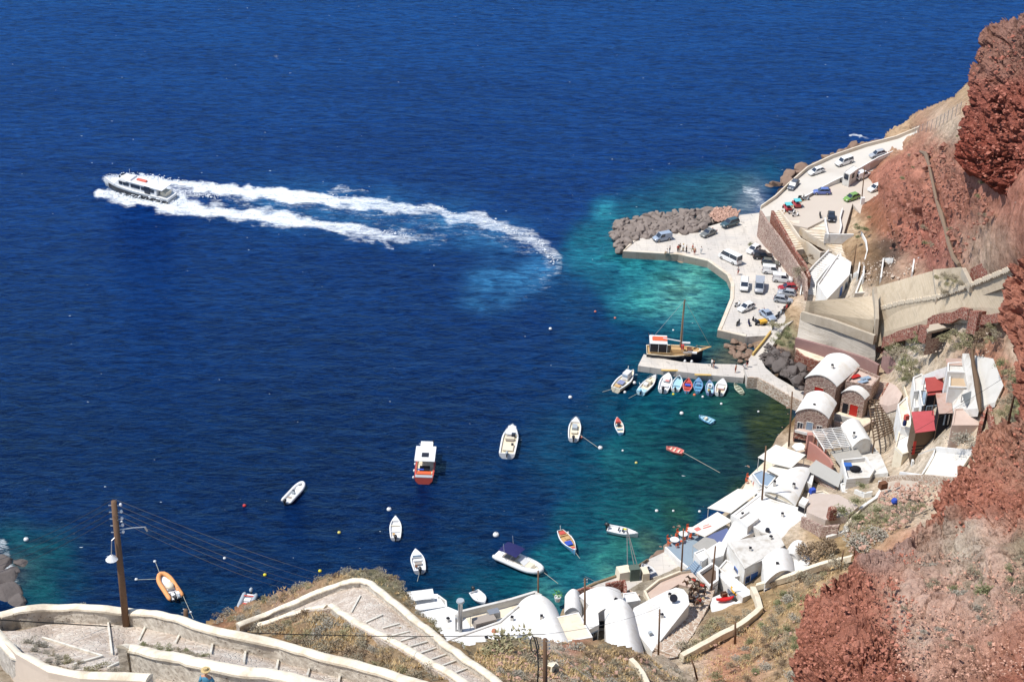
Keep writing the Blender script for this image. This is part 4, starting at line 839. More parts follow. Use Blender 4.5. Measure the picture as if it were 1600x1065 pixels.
patch('inner_yard', [(1296,664),(1330,665),(1366,664),(1400,676),(1400,700),(1366,700),(1320,690),(1296,680)], mat('yard_paving', alb(206, 192, 172), .9, .08, .8, .3, dirt=alb(150, 130, 100)), h=2.6, drop=3, label='shaded paved yard under the dark wooden pergola', cat='yard')
pergola('wooden_pergola', 'large weathered dark wooden pergola over the yard', [(1366,690),(1400,672),(1394,628),(1357,626)], 3.0, WOOD, nb=15, cross=5, h=6.2, bw=.2)
pergola('white_pergola', 'white slatted pergola in front of the waterside stone house', [(1288,702),(1328,698),(1315,669),(1270,673)], 3.2, WHITE, nb=12, cross=4, h=5.6, bw=.18)
hwall('balcony_rail', [(1242,671),(1262,676),(1270,678)], 4.2, .25, .15, WHITE, 'thin white balcony edge on the waterside stone house', side=1)
flat_house('brick_podium', 'stone podium with a dark arch carrying the white pergola', [(1241,672),(1268,678),(1292,702),(1285,690),(1300,668),(1294,655)], 4.0, h=3.9, wm=STONE_RED, rm=PINKPALE, parapet=0, ops=[(0,.45,.2,2.4,2.2,DARK,'hole')], cat='podium')
hwall('pink_wall', [(1264,690),(1275,697),(1296,717),(1300,726)], [5.6,5.4,4.8,4.6], 3.8, .35, PINK, 'sloping pink stair wall beside the white pergola', side=1)
b = MB(); pk = P(1264, 692, 4.0); b.box(pk+Vector((0, 0, -.6)), (.9, .9, 5.2)); tag(b.build('pink_pillar', PINK), 'square pink pillar at the lower corner of the stair wall', 'pillar')
vault_house('white_vault', 'low white barrel vault behind the pergolas', (1333,698), (1361,691), (1344,662), (1315,666), 2.6, 1.2, h=5.6, deep=3, wm=WHITE, rm=WHITE)
patch('white_ramp', [(1333,697),(1361,691),(1376,710),(1388,738),(1362,741),(1345,718)], WHITE2, k=.993, drop=1.2, label='rough whitewashed ramp running down from the low vault', cat='ramp')
awning('corrugated_roof', 'flat grey corrugated roof beside the white pergola', [(1297,705),(1337,697),(1353,720),(1313,728)], 2.8, CORR_GREY, h=4.6, tilt=[0,.5,.5,0], cat='roof')
awning('grey_canopy', 'large tilted grey canopy over the dark stone recess', [(1260,734),(1275,718),(1316,742),(1310,761)], 3.2, TARP, h=5.2, tilt=[0,.9,.6,-.3], cat='canopy', postm=WOOD)
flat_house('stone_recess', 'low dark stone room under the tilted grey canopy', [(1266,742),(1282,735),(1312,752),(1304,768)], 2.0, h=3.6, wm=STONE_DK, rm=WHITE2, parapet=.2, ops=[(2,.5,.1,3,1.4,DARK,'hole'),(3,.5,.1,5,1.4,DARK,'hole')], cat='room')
flat_house('white_terrace_house', 'white house with an open roof terrace holding a blue tub and a black barrel', [(1314,724),(1352,720),(1366,738),(1358,752),(1322,755)], 4.0, h=5.8, parapet=.8, par_w=.25, rm=WHITE2)
for (x, y, m_, lab, nm) in ((1324,731,BLUEPAINT,'blue tub on the open white roof terrace','tub'),(1336,735,DARK,'black barrel lying on the open white roof terrace','barrel')):
    c = P(x, y, 6.0); b = MB(); b.sphere(c+Vector((0, 0, .4)), (1.0, .7, .55)) if nm == 'barrel' else b.box(c+Vector((0, 0, .4)), (1.3, 1.1, .8)); tag(b.build(nm, m_, smooth=(nm == 'barrel')), lab, nm)
GH = lambda x, y, up: roofh(x, y, up)
CREAMW = CREAM
flat_house('white_shack', 'small white hut with vents at the top of the right hand cluster', [(1426,592),(1440,586),(1446,594),(1446,612),(1428,614)], 2.6, parapet=.3, wm=WHITE, rm=WHITE2)
topwall('garden_wall', [(1440,586),(1460,578),(1477,573)], Off(LL, .985), 1.4, .4, WHITE, 'slanting white wall behind the upper red shed')
flat_house('white_shack', 'narrow white roof below the hut with vents', [(1427,618),(1446,616),(1446,636),(1428,640)], 2.2, parapet=.3, rm=WHITE2)
flat_house('white_shack', 'white hut with grey blue roof terraces below the red corrugated shed', [(1436,612),(1448,611),(1451,634),(1440,637)], 2.0, parapet=.3, wm=WHITE, rm=GREYBLUE)
awning('corrugated_shed', 'red corrugated shed roof, uppermost of the two red ones', [(1448,612),(1475,609),(1473,587),(1445,590)], 4.4, CORR_RED, tilt=[0,0,.6,.6], cat='shed', postm=WOOD)
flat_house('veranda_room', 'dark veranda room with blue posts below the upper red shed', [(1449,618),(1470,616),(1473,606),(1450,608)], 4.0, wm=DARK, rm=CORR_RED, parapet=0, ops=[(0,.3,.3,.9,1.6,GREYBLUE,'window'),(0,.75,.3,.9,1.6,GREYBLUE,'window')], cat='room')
awning('corrugated_shed', 'bright rose corrugated shed roof, lowest of the red ones', [(1430,676),(1462,672),(1459,641),(1424,643)], 5.6, CORR_ROSE, tilt=[0,0,.5,.5], cat='shed', posts=False)
flat_house('shed_room', 'wooden room with dark slatted front under the rose roof', [(1431,675),(1462,671),(1459,645),(1426,647)], 4.4, wm=WOOD, rm=WOOD, parapet=0, deep=2, ops=[(0,.5,.2,4.0,.22,DARK,'hole'),(0,.5,.8,4.0,.22,DARK,'hole'),(0,.5,1.4,4.0,.22,DARK,'hole'),(0,.06,.0,.5,2.6,REDPAINT,'hole')], cat='room', h=roofh(1430,676,5.6)-.2)
awning('corrugated_shed', 'long faded pink corrugated shed roof between the two red ones', [(1467,646),(1489,645),(1485,613),(1462,614)], 5.0, CORR_PINK, tilt=[0,0,.5,.5], cat='shed', postm=WOOD)
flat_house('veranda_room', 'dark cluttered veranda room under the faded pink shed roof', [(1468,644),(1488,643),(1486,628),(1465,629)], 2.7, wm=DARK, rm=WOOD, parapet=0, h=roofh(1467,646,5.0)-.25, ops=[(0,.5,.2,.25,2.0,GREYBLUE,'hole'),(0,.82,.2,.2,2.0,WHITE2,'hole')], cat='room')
awning('corrugated_shed', 'pale striped corrugated roof at the top of the cluster', [(1480,570),(1504,571),(1502,559),(1477,560)], 2.4, CORR_PINK, tilt=[0,0,.4,.4], cat='shed', posts=False)
flat_house('white_shack', 'white block with open flat top below the pale striped roof', [(1480,584),(1512,585),(1506,568),(1480,570)], 1.8, parapet=.35, rm=WHITE2)
flat_house('white_shack', 'white block with a sand coloured corrugated top', [(1482,607),(1512,608),(1511,588),(1483,587)], 2.0, rm=CORR_SAND, parapet=.3, wm=WHITE)
patch('white_yard', [(1489,640),(1530,638),(1526,598),(1514,552),(1504,552),(1512,608),(1486,610)], WHITE2, k=.986, drop=1.5, label='white stepped roof terrace behind the solar panel', cat='terrace')
flat_house('pink_flat_house', 'low house with a plain pale pink flat roof', [(1487,666),(1536,666),(1538,639),(1491,640)], 4.8, rm=PINKPALE, wm=PINKPALE, parapet=.15)
z = roofh(1510, 632, 2.6)+.2; pts = [P(1509,632,z+.3), P(1523,625,z+.3), P(1519,610,z+1.2), P(1504,616,z+1.2)]; c = sum(pts, Vector())/4
root = thing('solar_heater', (c.x, c.y, z-.2), 'tilted grey solar panel standing on the white flat roof', 'solar panel')
b = MB(); nn = (pts[1]-pts[0]).cross(pts[3]-pts[0]).normalized()*.12; b.add(pts+[p-nn for p in pts], [(0,1,2,3),(7,6,5,4),(0,4,5,1),(1,5,6,2),(2,6,7,3),(3,7,4,0)]); b.build('panel', flat('solar_glass', alb(120, 126, 130), .2, .6), root, world=True)
b = MB(); b.bar(pts[0].lerp(pts[3], .5)-nn, c+Vector((-1, 0, -.9)), .08).bar(pts[1].lerp(pts[2], .5)-nn, c+Vector((1, 0, -.9)), .08).bar(pts[2]-nn, Vector((pts[2].x, pts[2].y, z-.3)), .08).bar(pts[3]-nn, Vector((pts[3].x, pts[3].y, z-.3)), .08); b.build('stand', DARK, root, world=True)
patch('pale_pavement', [(1523,555),(1552,560),(1568,602),(1556,627),(1527,637),(1532,600)], mat('pale_pavement', alb(226, 222, 214), .9, .04, .6, .2, dirt=alb(190, 182, 170)), k=.994, drop=1, label='bare pale concrete pavement at the right edge of the village', cat='pavement')
patch('pale_pad', [(1463,698),(1522,702),(1494,745),(1440,740)], mat('pale_plaster_pad', alb(232, 226, 214), .9, .04, .6, .2, dirt=alb(206, 196, 182)), k=.993, drop=1.5, label='tilted pale plaster pad with a raised white rim', cat='terrace')
topwall('rim_wall', [(1521,702),(1463,697),(1439,740),(1408,736)], Off(LL, .992), .5, .35, WHITE, 'raised white rim round the tilted pale pad', side=1, dens=3)
topwall('dry_wall', [(1533,662),(1541,632),(1546,665)], LL, 1.6, .6, STONE_RED, 'dark triangular stone wall end beside the pink flat roof', dens=2)
for pts, ht, th, m_, lab in (
    ([(1372,750),(1374,762),(1366,775),(1352,784),(1340,793)], .5, .5, WHITE, 'curving white path edge above the yards'),
    ([(1340,793),(1328,808),(1318,820)], .5, .5, CREAM, 'straight cream path edge running down to the large flat roof'),
    ([(1318,820),(1322,826),(1290,836)], .5, .5, WHITE2, 'white path edge turning along the back of the large flat roof'),
    ([(1376,746),(1400,742),(1440,741),(1490,746)], 2.0, .5, STONE_WARM, 'long rubble wall below the tilted pale pad'),
    ([(1334,764),(1350,770),(1362,768)], .8, .4, WHITE, 'low white garden wall round the shrub by the roof terrace'),
    ([(1250,806),(1262,812),(1282,822),(1308,820)], 2.0, .5, STONE_DK, 'stone wall behind the large flat white roof'),
    ([(1400,640),(1410,655),(1418,700),(1424,720)], 1.0, .35, WHITE, 'white passage wall beside the rose roofed shed'),
    ([(1375,620),(1400,638),(1408,648)], .6, .3, WHITE, 'thin white wall at the top of the passage'),
    ([(1410,600),(1416,620),(1414,650),(1420,690)], .6, .3, CREAM, 'cream inner wall of the passage to the rose roofed shed'),
    ([(1425,712),(1450,702),(1462,698)], .5, .4, WHITE2, 'weathered white edge leading to the pale pad'),
    ([(1525,560),(1524,600),(1530,640)], .5, .6, WOOD, 'dark dry wall edge beside the pale pavement')):
    topwall('garden_wall', pts, LL, ht, th, m_, lab, dens=3, wob=.06)
patch('yard_floor', [(1270,770),(1310,772),(1342,790),(1325,805),(1290,812),(1262,800),(1258,780)], mat('yard_floor', alb(200, 184, 172), .9, .08, .8, .3, dirt=alb(170, 150, 130)), k=.988, drop=1.5, label='dusty rose paved yard behind the white roofs', cat='yard')
patch('yard_floor', [(1380,752),(1400,748),(1436,752),(1432,770),(1400,778),(1376,770)], mat('rubble_floor', alb(196, 182, 166), .9, .12, 1.2, .6, dirt=alb(150, 120, 96)), k=.99, drop=1, label='rubble strewn yard below the long rubble wall', cat='yard')
awning('tin_lean_to', 'orange brown sheet lean-to in the rubble yard', [(1384,782),(1420,776),(1424,770),(1392,772)], 1.2, CORR_SAND, posts=False, cat='shelter')
flat_house('small_hut', 'tiny white hut with dark opening beside the large vault', [(1248,785),(1258,790),(1264,781),(1254,776)], 1.8, wm=WHITE2, parapet=0, ops=[(0,.5,.3,1.2,1.0,DARK,'hole')], cat='hut')
b = MB(); c = LL.at(1299, 808)*1; c = Off(LL, .985).at(1299, 808); b.box(c+Vector((0, 0, .8)), (1.3, 1.1, 2.0), .2, .85); b.sphere(c+Vector((0, 0, 1.8)), (.6, .5, .3)); tag(b.build('brick_oven', STONE_RED), 'dark red barrel shaped oven in the yard', 'oven')

CAN = dict(wh=2.6)
awning('awning', 'cream tent awning with ridge, uppermost over the water', [(1184,714),(1212,694),(1259,710),(1236,731),(1207,724)], 3.0, CANVAS, h=4.6, tilt=[0,0,0,0,.3])
awning('awning', 'smaller cream awning below the tent awning', [(1198,733),(1214,724),(1236,731),(1221,745)], 2.6, CANVAS, h=4.2)
awning('parasol_roof', 'round white parasol beside the pink pillar', [(1237,697),(1242,692),(1252,691),(1258,696),(1256,702),(1245,704)], 2.4, WHITE, h=3.8, posts=False, cat='parasol')
patch('shore_terrace', [(1160,765),(1172,742),(1200,715),(1230,690),(1244,690),(1262,712),(1240,740),(1200,770),(1180,778)], CREAM, h=1.2, drop=3, label='narrow waterside terrace below the tent awnings', cat='terrace')
flat_house('blue_floor_room', 'waterside room with a blue grey roof and slatted top', [(1175,741),(1190,735),(1214,745),(1200,762),(1187,758)], 2.2, h=3.0, wm=WHITE, rm=GREYBLUE, parapet=.15)
vault_house('white_vault', 'big white barrel roof with cream end wall and small dark window', (1195,769), (1242,790), (1266,734), (1222,741), 3.4, .9, h=4.9, wm=CREAM, rm=WHITE, ops=[(0,.34,1.6,1.0,.8,DARK,'window')])
awning('awning', 'long white awning with rolled edge along the water', [(1105,793),(1153,763),(1188,766),(1142,801)], 2.6, CANVAS, h=3.8, tilt=[-.2,.0,.0,0])
flat_house('white_house', 'large white house with broad plain flat roof', [(1142,806),(1187,772),(1205,781),(1254,796),(1293,838),(1278,843),(1236,856),(1184,828)], 3.6, h=4.8, parapet=.12, par_w=.4, ops=[(7,.2,.3,1.5,2.0,DARK,'hole')])
awning('awning', 'white awning with a small red emblem near the round tables', [(1075,827),(1121,799),(1144,813),(1101,838)], 2.6, CANVAS, h=3.8)
c = P(1090, 826, 3.83); b = MB(); b.box(c, (1.0, .8, .02), .6); b.box(c+Vector((1.6, .6, 0)), (1.6, .25, .02), .5); b.box(c+Vector((1.5, 1.1, 0)), (1.2, .15, .02), .5)
em = b.build('emblem', flat('faded_red_print', alb(226, 130, 120))); tag(em, 'faded red emblem printed on the white awning', 'emblem')
awning('slate_blue_sheet', 'dark slate blue sheet beside the white awning', [(1102,838),(1136,824),(1140,830),(1124,853)], 2.4, flat('slate_blue_surface', alb(104, 114, 152), .9, .1), h=3.5, tilt=[0,.2,.1,-.3], cat='shade sail')  # thin tilted sheet in plain slate blue, raised on corner posts
flat_house('white_house', 'small white block between the slate blue sheet and the large flat roof', [(1124,853),(1146,815),(1186,828),(1150,846),(1132,858)], 3.4, h=4.0, parapet=0)
patch('taverna_terrace', [(1040,856),(1052,846),(1075,832),(1100,838),(1112,850),(1096,872),(1078,886),(1060,874)], flat('blue_grey_floor', alb(150, 166, 178), .7, .2), h=1.6, drop=3, label='blue grey taverna terrace with round tables at the water edge', cat='terrace')
hwall('terrace_rail', [(1041,853),(1060,872),(1080,888)], 2.5, 1.4, .3, WHITE, 'low stepped white wall on the near side of the taverna terrace', side=-1)
awning('awning', 'pale striped awning nearest the taverna rail', [(1082,852),(1101,838),(1116,842),(1126,852),(1098,864)], 2.4, CORR_GREY, h=3.9, tilt=[0,0,0,0,-.2])
flat_house('white_gate_house', 'small white gatehouse with blue door by the path', [(1084,865),(1100,858),(1112,868),(1096,880)], 3.2, h=4.6, parapet=.2, ops=[(3,.5,.1,1.1,2.2,BLUEPAINT,'door')])
flat_house('gable_house', 'white house with ridge line, cut off above the weathered vault', [(1102,860),(1124,846),(1137,850),(1130,868),(1112,874)], 4.2, h=5.4, rm=WHITE, parapet=0, wm=WHITE)
vault_house('weathered_vault', 'tall white house with weathered grey vault roof and blue shutters', (1164,888), (1137,848), (1214,834), (1224,852), 5.8, .1, h=7.2, wm=WHITE, rm=WHITE2, ops=[(0,.42,2.0,1.1,1.7,BLUEPAINT,'window')], deep=3)
flat_house('white_house', 'white wing with two blue doors below the weathered vault', [(1164,889),(1190,877),(1224,853),(1212,846)], 4.2, h=7.0, parapet=.15, wm=WHITE, rm=WHITE2, ops=[(0,.62,.1,1.5,2.6,BLUEPAINT,'door'),(0,.25,1.4,.8,1.0,BLUEPAINT,'window')])
vault_house('white_vault', 'low wide white vault at the head of the stone path', (1196,912), (1242,899), (1238,868), (1192,876), 3.4, 1.7, h=8.2, wm=WHITE, rm=WHITE, ops=[(0,.12,.2,1.2,2.2,BLUEPAINT,'door')], deep=4)
vault_house('white_vault', 'small white vault behind the wide one', (1224,872), (1248,880), (1262,862), (1236,852), 3.0, 1.4, h=8.0, deep=4)
flat_house('white_house', 'low white roof edge beside the big brown bushes', [(1240,900),(1262,888),(1268,872),(1246,858),(1236,868)], 3.2, h=8.4, parapet=.1, deep=4)
patch('patio', [(1009,921),(1030,905),(1062,893),(1078,890),(1092,905),(1082,918),(1060,912),(1040,924),(1017,936)], mat('patio_paving', alb(206, 182, 166), .9, .08, .8, .4, dirt=alb(232, 222, 206)), h=3.0, drop=3, label='curved patio paved with pinkish stones', cat='patio')
hwall('patio_wall', [(1008,920),(1028,904),(1060,891),(1078,888)], 3.5, 2.6, .35, CREAM, 'curved cream wall round the far side of the pinkish patio', side=-1)
hwall('patio_wall', [(1009,921),(1017,937)], 3.5, 2.6, .35, CREAM, 'short cream wall closing the left end of the patio', side=-1)
flat_house('cave_room', 'dark open cave room with white rim behind the donkeys', [(1088,900),(1112,884),(1122,892),(1122,912),(1108,922)], 2.8, h=4.4, wm=WHITE, rm=flat('cave_floor', alb(110, 92, 80), .9, .1), parapet=.7, par_w=.35, cat='cave room')
DS = RPL([(1094,912,3.4),(1118,925,3.6),(1075,960,4.6),(1096,985,5.6),(1060,990,6.0),(1080,1005,6.8),(1030,1015,7.5),(1055,1026,8),(1020,1030,8)])
patch('donkey_path', [(1086,905),(1100,902),(1118,916),(1112,935),(1100,960),(1090,985),(1072,1008),(1054,1027),(1018,1028),(1020,1014),(1050,975),(1077,940)], STONE_WARM, layer=DS, k=.995, drop=3, label='broad stone stair path where the donkeys wait', cat='path')
stairs_sheet('path_steps', [(1071,950),(1048,980),(1022,1014)], [(1098,962),(1085,988),(1058,1024)], 14, Off(DS, .992), STONE_WARM, 'worn rubble steps of the path below the donkeys')
stairs_sheet('house_steps', [(1121,904),(1140,925),(1160,938)], [(1134,886),(1160,905),(1178,922)], 9, RPL([(1121,904,3.6),(1134,886,5.0),(1160,938,5.2),(1178,922,6.4)]), WHITE, 'stepped white stair blocks below the tall white house')
patch('white_platform', [(1108,935),(1125,928),(1150,940),(1178,922),(1186,930),(1170,942),(1112,956)], WHITE, h=4.6, drop=4, label='white platform where the bright kayaks lie', cat='platform')
KR = flat('red_plastic', alb(214, 40, 40)); KY = flat('yellow_plastic', alb(232, 170, 50)); KG = flat('grey_plastic', alb(90, 96, 110))
for a_, c_, m_, lab in (((1119,939),(1146,935),KR,'red kayak lying on the white platform'), ((1142,920),(1156,933),KY,'yellow kayak leaning against the white steps'), ((1137,924),(1148,936),KG,'dark kayak beside the yellow one')):
    A, B = P(*a_, 4.9), P(*c_, 4.9); d = (B-A); n = Vector((-d.y, d.x, 0)).normalized(); up = Vector((0, 0, 1)); secs = []
    for i in range(9):
        t = i/8; w_ = .42*math.sin(math.pi*min(max(t, .03), .97))**.6; c = A.lerp(B, t)+up*(.10+.25*(2*t-1)**4)
        secs.append([c+n*w_+up*.15, c+n*w_*.7-up*.1, c-n*w_*.7-up*.1, c-n*w_+up*.15, c-n*w_*.5+up*.28, c+n*w_*.5+up*.28])
    b = MB(); b.loft(secs); tag(b.build('kayak', m_, smooth=True, fixn=True), lab, 'kayak')
flat_house('white_house', 'long white rounded roof house along the donkey steps, its right wall in shade', [(1019,1018),(992,985),(987,962),(990,950),(1014,937),(1040,924),(1056,918),(1068,921),(1075,930),(1077,944)], 4.2, h=8.6, deep=4, parapet=0)
vault_house('white_vault', 'large round white vault in the bottom centre of the village', (950,1032), (1012,1050), (990,962), (946,957), 4.0, 2.6, h=8.2, deep=5, ops=[])
vault_house('white_vault', 'white vault with lilac shaded end nearest the quay walls', (935,958), (977,957), (968,924), (907,932), 4.0, 1.2, h=6.6, deep=4, ops=[(0,.2,1.4,1.6,1.1,DARK,'window')])
flat_house('white_house', 'small white square block beside the brick quay wall', [(975,943),(1001,939),(993,926),(973,928)], 3.2, h=5.0, parapet=.15, ops=[(1,.4,.2,1,1.8,DARK,'hole')])
vault_house('white_vault', 'small rounded white dome with a dark hatch by the potted plant', (883,958), (908,962), (906,932), (884,934), 3.6, 1.4, h=5.6, deep=4, ops=[(0,.65,2.0,.7,.7,DARK,'window')])
flat_house('gable_house', 'little white gabled house with blue grey shutters and a dark doorway', [(908,968),(922,942),(934,950),(936,976),(918,985)], 4.0, h=6.8, parapet=0, ops=[(3,.5,.5,1.6,2.6,GREYBLUE,'window'),(4,.5,1.0,1.2,2,DARK,'hole')])
b = MB(); c = P(940, 966, 4.0); b.box(c+Vector((0, 0, .2)), (2.6, .5, 3.4)); tag(b.build('dark_doorway', DARK), 'dark arched doorway between the gabled house and the round vault', 'doorway')
flat_house('cream_roof_house', 'house with square cream flat roof beside the tall white vault', [(854,968),(904,957),(926,996),(870,1006)], 3.6, h=8.0, rm=CREAM, wm=WHITE, parapet=.06, deep=5)
vault_house('white_vault', 'tall white vault with plain rounded front left of the cream roof', (850,1030), (896,1014), (868,952), (812,945), 4.2, 2.2, h=6.6, deep=5)
flat_house('white_house', 'wide white house with sloping flat roof beside the tall vault', [(698,1000),(780,971),(812,944),(848,1000),(760,1030),(700,1024)], 3.6, h=6.2, parapet=.10, deep=5)
flat_house('white_house', 'long white house whose roof holds a clothes line and boxes', [(655,957),(700,948),(722,957),(800,938),(835,927),(843,931),(815,948),(782,972),(700,998),(672,984)], 3.8, h=4.6, parapet=0, deep=5)
hwall('roof_parapet', [(715,961),(722,955),(800,936),(836,925),(844,930)], 6.0, 1.5, .45, WHITE2, 'long white roof parapet facing the sea', side=1)
b = MB(); T = [P(x, y, 4.75) for x, y in ((728,965),(790,950),(820,940),(826,947),(795,962),(735,978))]; b.prism([(p.x, p.y) for p in T], 4.5, 4.76); tag(b.build('roof_paving', CREAM), 'strip of cream paving behind the sea facing parapet', 'paving')
awning('white_pergola_roof', 'white slatted sun roof at the far left end of the white houses', [(641,939),(679,933),(676,919),(636,924)], 2.4, WHITE, h=4.4, cat='sun roof')
awning('white_pergola_roof', 'second white sun roof, nearer the stairs', [(655,953),(697,947),(688,934),(643,938)], 1.6, WHITE, h=3.6, cat='sun roof', posts=False)
hwall('white_wall', [(684,930),(695,938),(696,950)], 3.6, 1.6, .3, WHITE, 'white wall end beside the sun roofs at the water', side=1)
flat_house('white_house', 'low white building under the two sun roofs', [(627,928),(684,928),(697,948),(660,957),(640,948)], 2.2, h=1.8, parapet=0, deep=5)
patch('village_quay', [(893,925),(930,908),(985,890),(1012,874),(1042,860),(1060,872),(1080,892),(1055,900),(1010,918),(1016,940),(985,950),(940,950),(900,945)], CONC2, h=1.4, drop=4)
hwall('quay_edge_wall', [(892,926),(930,908),(985,889),(1011,872)], 1.7, 3, .4, mat('wet_stone', alb(136, 118, 92), .9, .15, 1), 'dark wet edge wall of the village quay', side=-1)
hwall('brick_wall', [(893,922),(915,916),(935,917)], 3.2, 2, .4, STONE_RED, 'low brick wall with white coping blocks, left one on the village quay', side=-1)
hwall('brick_wall', [(946,910),(965,906),(977,905),(980,916),(979,926)], 3.6, 2.4, .4, STONE_RED, 'angled brick wall with white coping blocks, right one on the village quay', side=-1)
hwall('brick_wall', [(985,920),(992,925),(1000,928)], 2.6, 1.4, .4, STONE_WARM, 'stub of brick wall beside the small square block', side=-1)
STAIRU = RPL([(1075,885,2.6),(1094,893,2.8),(1094,877,4.0),(1106,889,4)])
stairs_sheet('quay_steps', [(1070,893),(1086,876)], [(1082,902),(1098,886)], 7, RPL([(1070,893,1.6),(1082,902,2.0),(1086,876,4.0),(1098,886,4.2)]), GREYBLUE, 'pale grey steps from the quay up to the gatehouse')

flat_house('kiosk', 'small white kiosk with dark window beside the parked white van', [(1318,270),(1328,274),(1342,264),(1333,259)], 2.3, h=10.9, wm=WHITE2, rm=WHITE, parapet=.1, deep=2, ops=[(0,.5,1.1,1.0,1.1,DARK,'window'),(1,.4,1.1,.9,.9,DARK,'window')], cat='kiosk')

for nm, lab, poly, wh, h_, kw in (
    ('white_house', 'low white block filling the gap below the open roof terrace', [(1312,757),(1358,754),(1366,766),(1340,776),(1316,770)], 1.6, 4.6, dict(rm=WHITE2)),
    ('white_house', 'cream edged white roof behind the yard oven', [(1262,772),(1286,768),(1300,776),(1284,790),(1260,784)], 1.6, 4.2, dict(rm=WHITE2, wm=CREAM)),
    ('white_house', 'white block under the weathered white steps beside the sheds', [(1404,676),(1424,680),(1428,706),(1410,712),(1398,700)], 1.8, None, dict(rm=WHITE, wm=CREAM)),
    ('white_house', 'narrow white roof along the passage above the pergola', [(1402,634),(1416,622),(1422,650),(1424,672),(1408,668)], 1.6, None, dict(rm=CREAM, wm=WHITE)),
    ('white_house', 'small flat white roof between the barrel roof and the grey canopy', [(1256,752),(1264,738),(1272,742),(1268,760)], 1.5, 4.4, dict(rm=WHITE)),
    ('white_house', 'white step block below the big barrel roof, beside the long awning', [(1180,768),(1194,762),(1200,772),(1188,780)], 2.2, 3.6, dict(rm=WHITE)),
    ('white_house', 'small white terrace below the tall pole at the awnings', [(1152,812),(1170,800),(1186,812),(1168,826)], 2.4, 5.2, dict(rm=WHITE, parapet=.35)),
    ('white_house', 'grey white stepped roof left of the weathered vault', [(1122,890),(1134,876),(1150,884),(1160,900),(1140,906)], 2.6, 4.4, dict(rm=WHITE2))):
    flat_house(nm, lab, poly, wh, h=h_, deep=3, **kw)

for i, (x, y, h_) in enumerate(((1210,756,6.0),(1240,760,5.9),(1160,806,4.9),(1222,806,4.9),(1262,822,4.9),(1172,860,7.35),(1204,842,7.35),(1214,884,9.6),(962,940,8.1),(1034,964,8.65),(1046,932,8.65),(760,1000,6.3),(800,968,6.3),(700,970,4.7),(846,966,8.6),(1300,574,9.9),(1272,636,8.1),(1334,680,7.0))):
    c = P(x, y, h_); root = thing('roof_vent', c, 'small white roof vent with dark mouth on a white roof', 'vent', 'roof vents', rz=i*.9); b = MB(); b.box((0, 0, .15), (.5, .5, .8), 0, .8); b.build('stack', WHITE2, root); b = MB(); b.box((0, 0, .62), (.42, .42, .14)); b.build('mouth', DARK, root)
for pts, h_, lab in (([(1196,768),(1243,789)], 5.0, 'raised lip along the cream end of the big barrel roof'), ([(1188,828),(1236,855)], 5.0, 'raised lip along the near edge of the large flat white roof'), ([(700,998),(780,970),(812,943)], 6.5, 'raised lip between the long white roof and the sloping one'), ([(1142,847),(1166,887)], 7.5, 'worn lip of the weathered vault roof')):
    hwall('roof_lip', pts, h_, .25, .25, WHITE2, lab, side=-1, below=.1)
FW = mat('old_whitewash', alb(236, 230, 216), .9, .06, 2.2, .4, .1, dirt=alb(176, 168, 156), dirt_amt=.75, bd=.05)
FTOP = mat('cream_wall_top', alb(244, 232, 210), .9, .07, 2.5, .6, .1, dirt=alb(196, 180, 156), dirt_amt=.75)
def rubble_white(name):
    m = NT(name, .95, .1); n = m.noise(1.6, 8, .7, dist=.5); n2 = m.noise(6, 6, .7); v = m.voro(3.2)
    c = m.mix(m.gray(n, .40, .60), alb(226, 218, 204), alb(196, 186, 172)); c = m.mix(m.gray(n2, .60, .70, 0, .8), c, alb(110, 98, 88)); c = m.mix(m.gray(v, .20, .10, 0, .8), c, alb(120, 104, 92))
    m.color(c); m.bump(m.math('ADD', n, m.math('MULTIPLY', v, -.5)), .8, .12); return m.m
RUB = rubble_white('whitewashed_rubble')
def pathm(name):
    m = NT(name, .95, .1); v = m.voro(3.4, 'DISTANCE_TO_EDGE'); vc = m.voro(3.4, out='Color'); sep = m.n.new('ShaderNodeSeparateColor'); m.l.new(vc, sep.inputs[0]); n = m.noise(.6, 7, .65, dist=.4)
    c = m.mix(sep.outputs[0], alb(196, 178, 162), alb(228, 214, 200)); c = m.mix(m.gray(v, .02, .09), alb(226, 214, 198), c); c = m.mix(m.gray(n, .48, .64, 0, .7), c, alb(184, 164, 146)); c = m.mix(m.gray(n, .46, .34, 0, .8), c, alb(234, 226, 212))
    m.color(c); m.bump(m.gray(v, .02, .12), .8, .06); return m.m
PATHM = pathm('cobbled_path')
F1s = F1; F2s = F2
def lane(poly, layer, label, k=.9985, step=8, m=None): return patch('cobbled_lane', poly, m or PATHM, layer=layer, k=k, step=step, drop=.6, label=label, cat='path')
lane([(-60,1010),(0,985),(30,985),(72,975),(160,970),(200,975),(280,988),(400,1015),(520,1046),(600,1070),(660,1090),(500,1120),(390,1050),(330,1034),(255,1020),(190,1010),(180,1022),(210,1046),(120,1046),(60,1030),(0,1000)], F1, 'upper cobbled lane and landing beside the leaning wooden pole', k=.994)
lane([(180,1024),(222,1012),(260,1026),(345,1044),(440,1062),(520,1085),(400,1160),(240,1160),(244,1052),(215,1046)], F1, 'near cobbled lane where the sun hatted walker climbs', k=.993)
lane([(380,973),(450,945),(512,922),(560,912),(600,925),(620,942),(690,1000),(740,1040),(790,1075),(800,1130),(740,1130),(700,1060),(650,1030),(610,1008),(550,975),(520,950),(450,958),(390,978)], F2, 'cobbled zigzag lane sweeping round the rounded corner', k=.992)
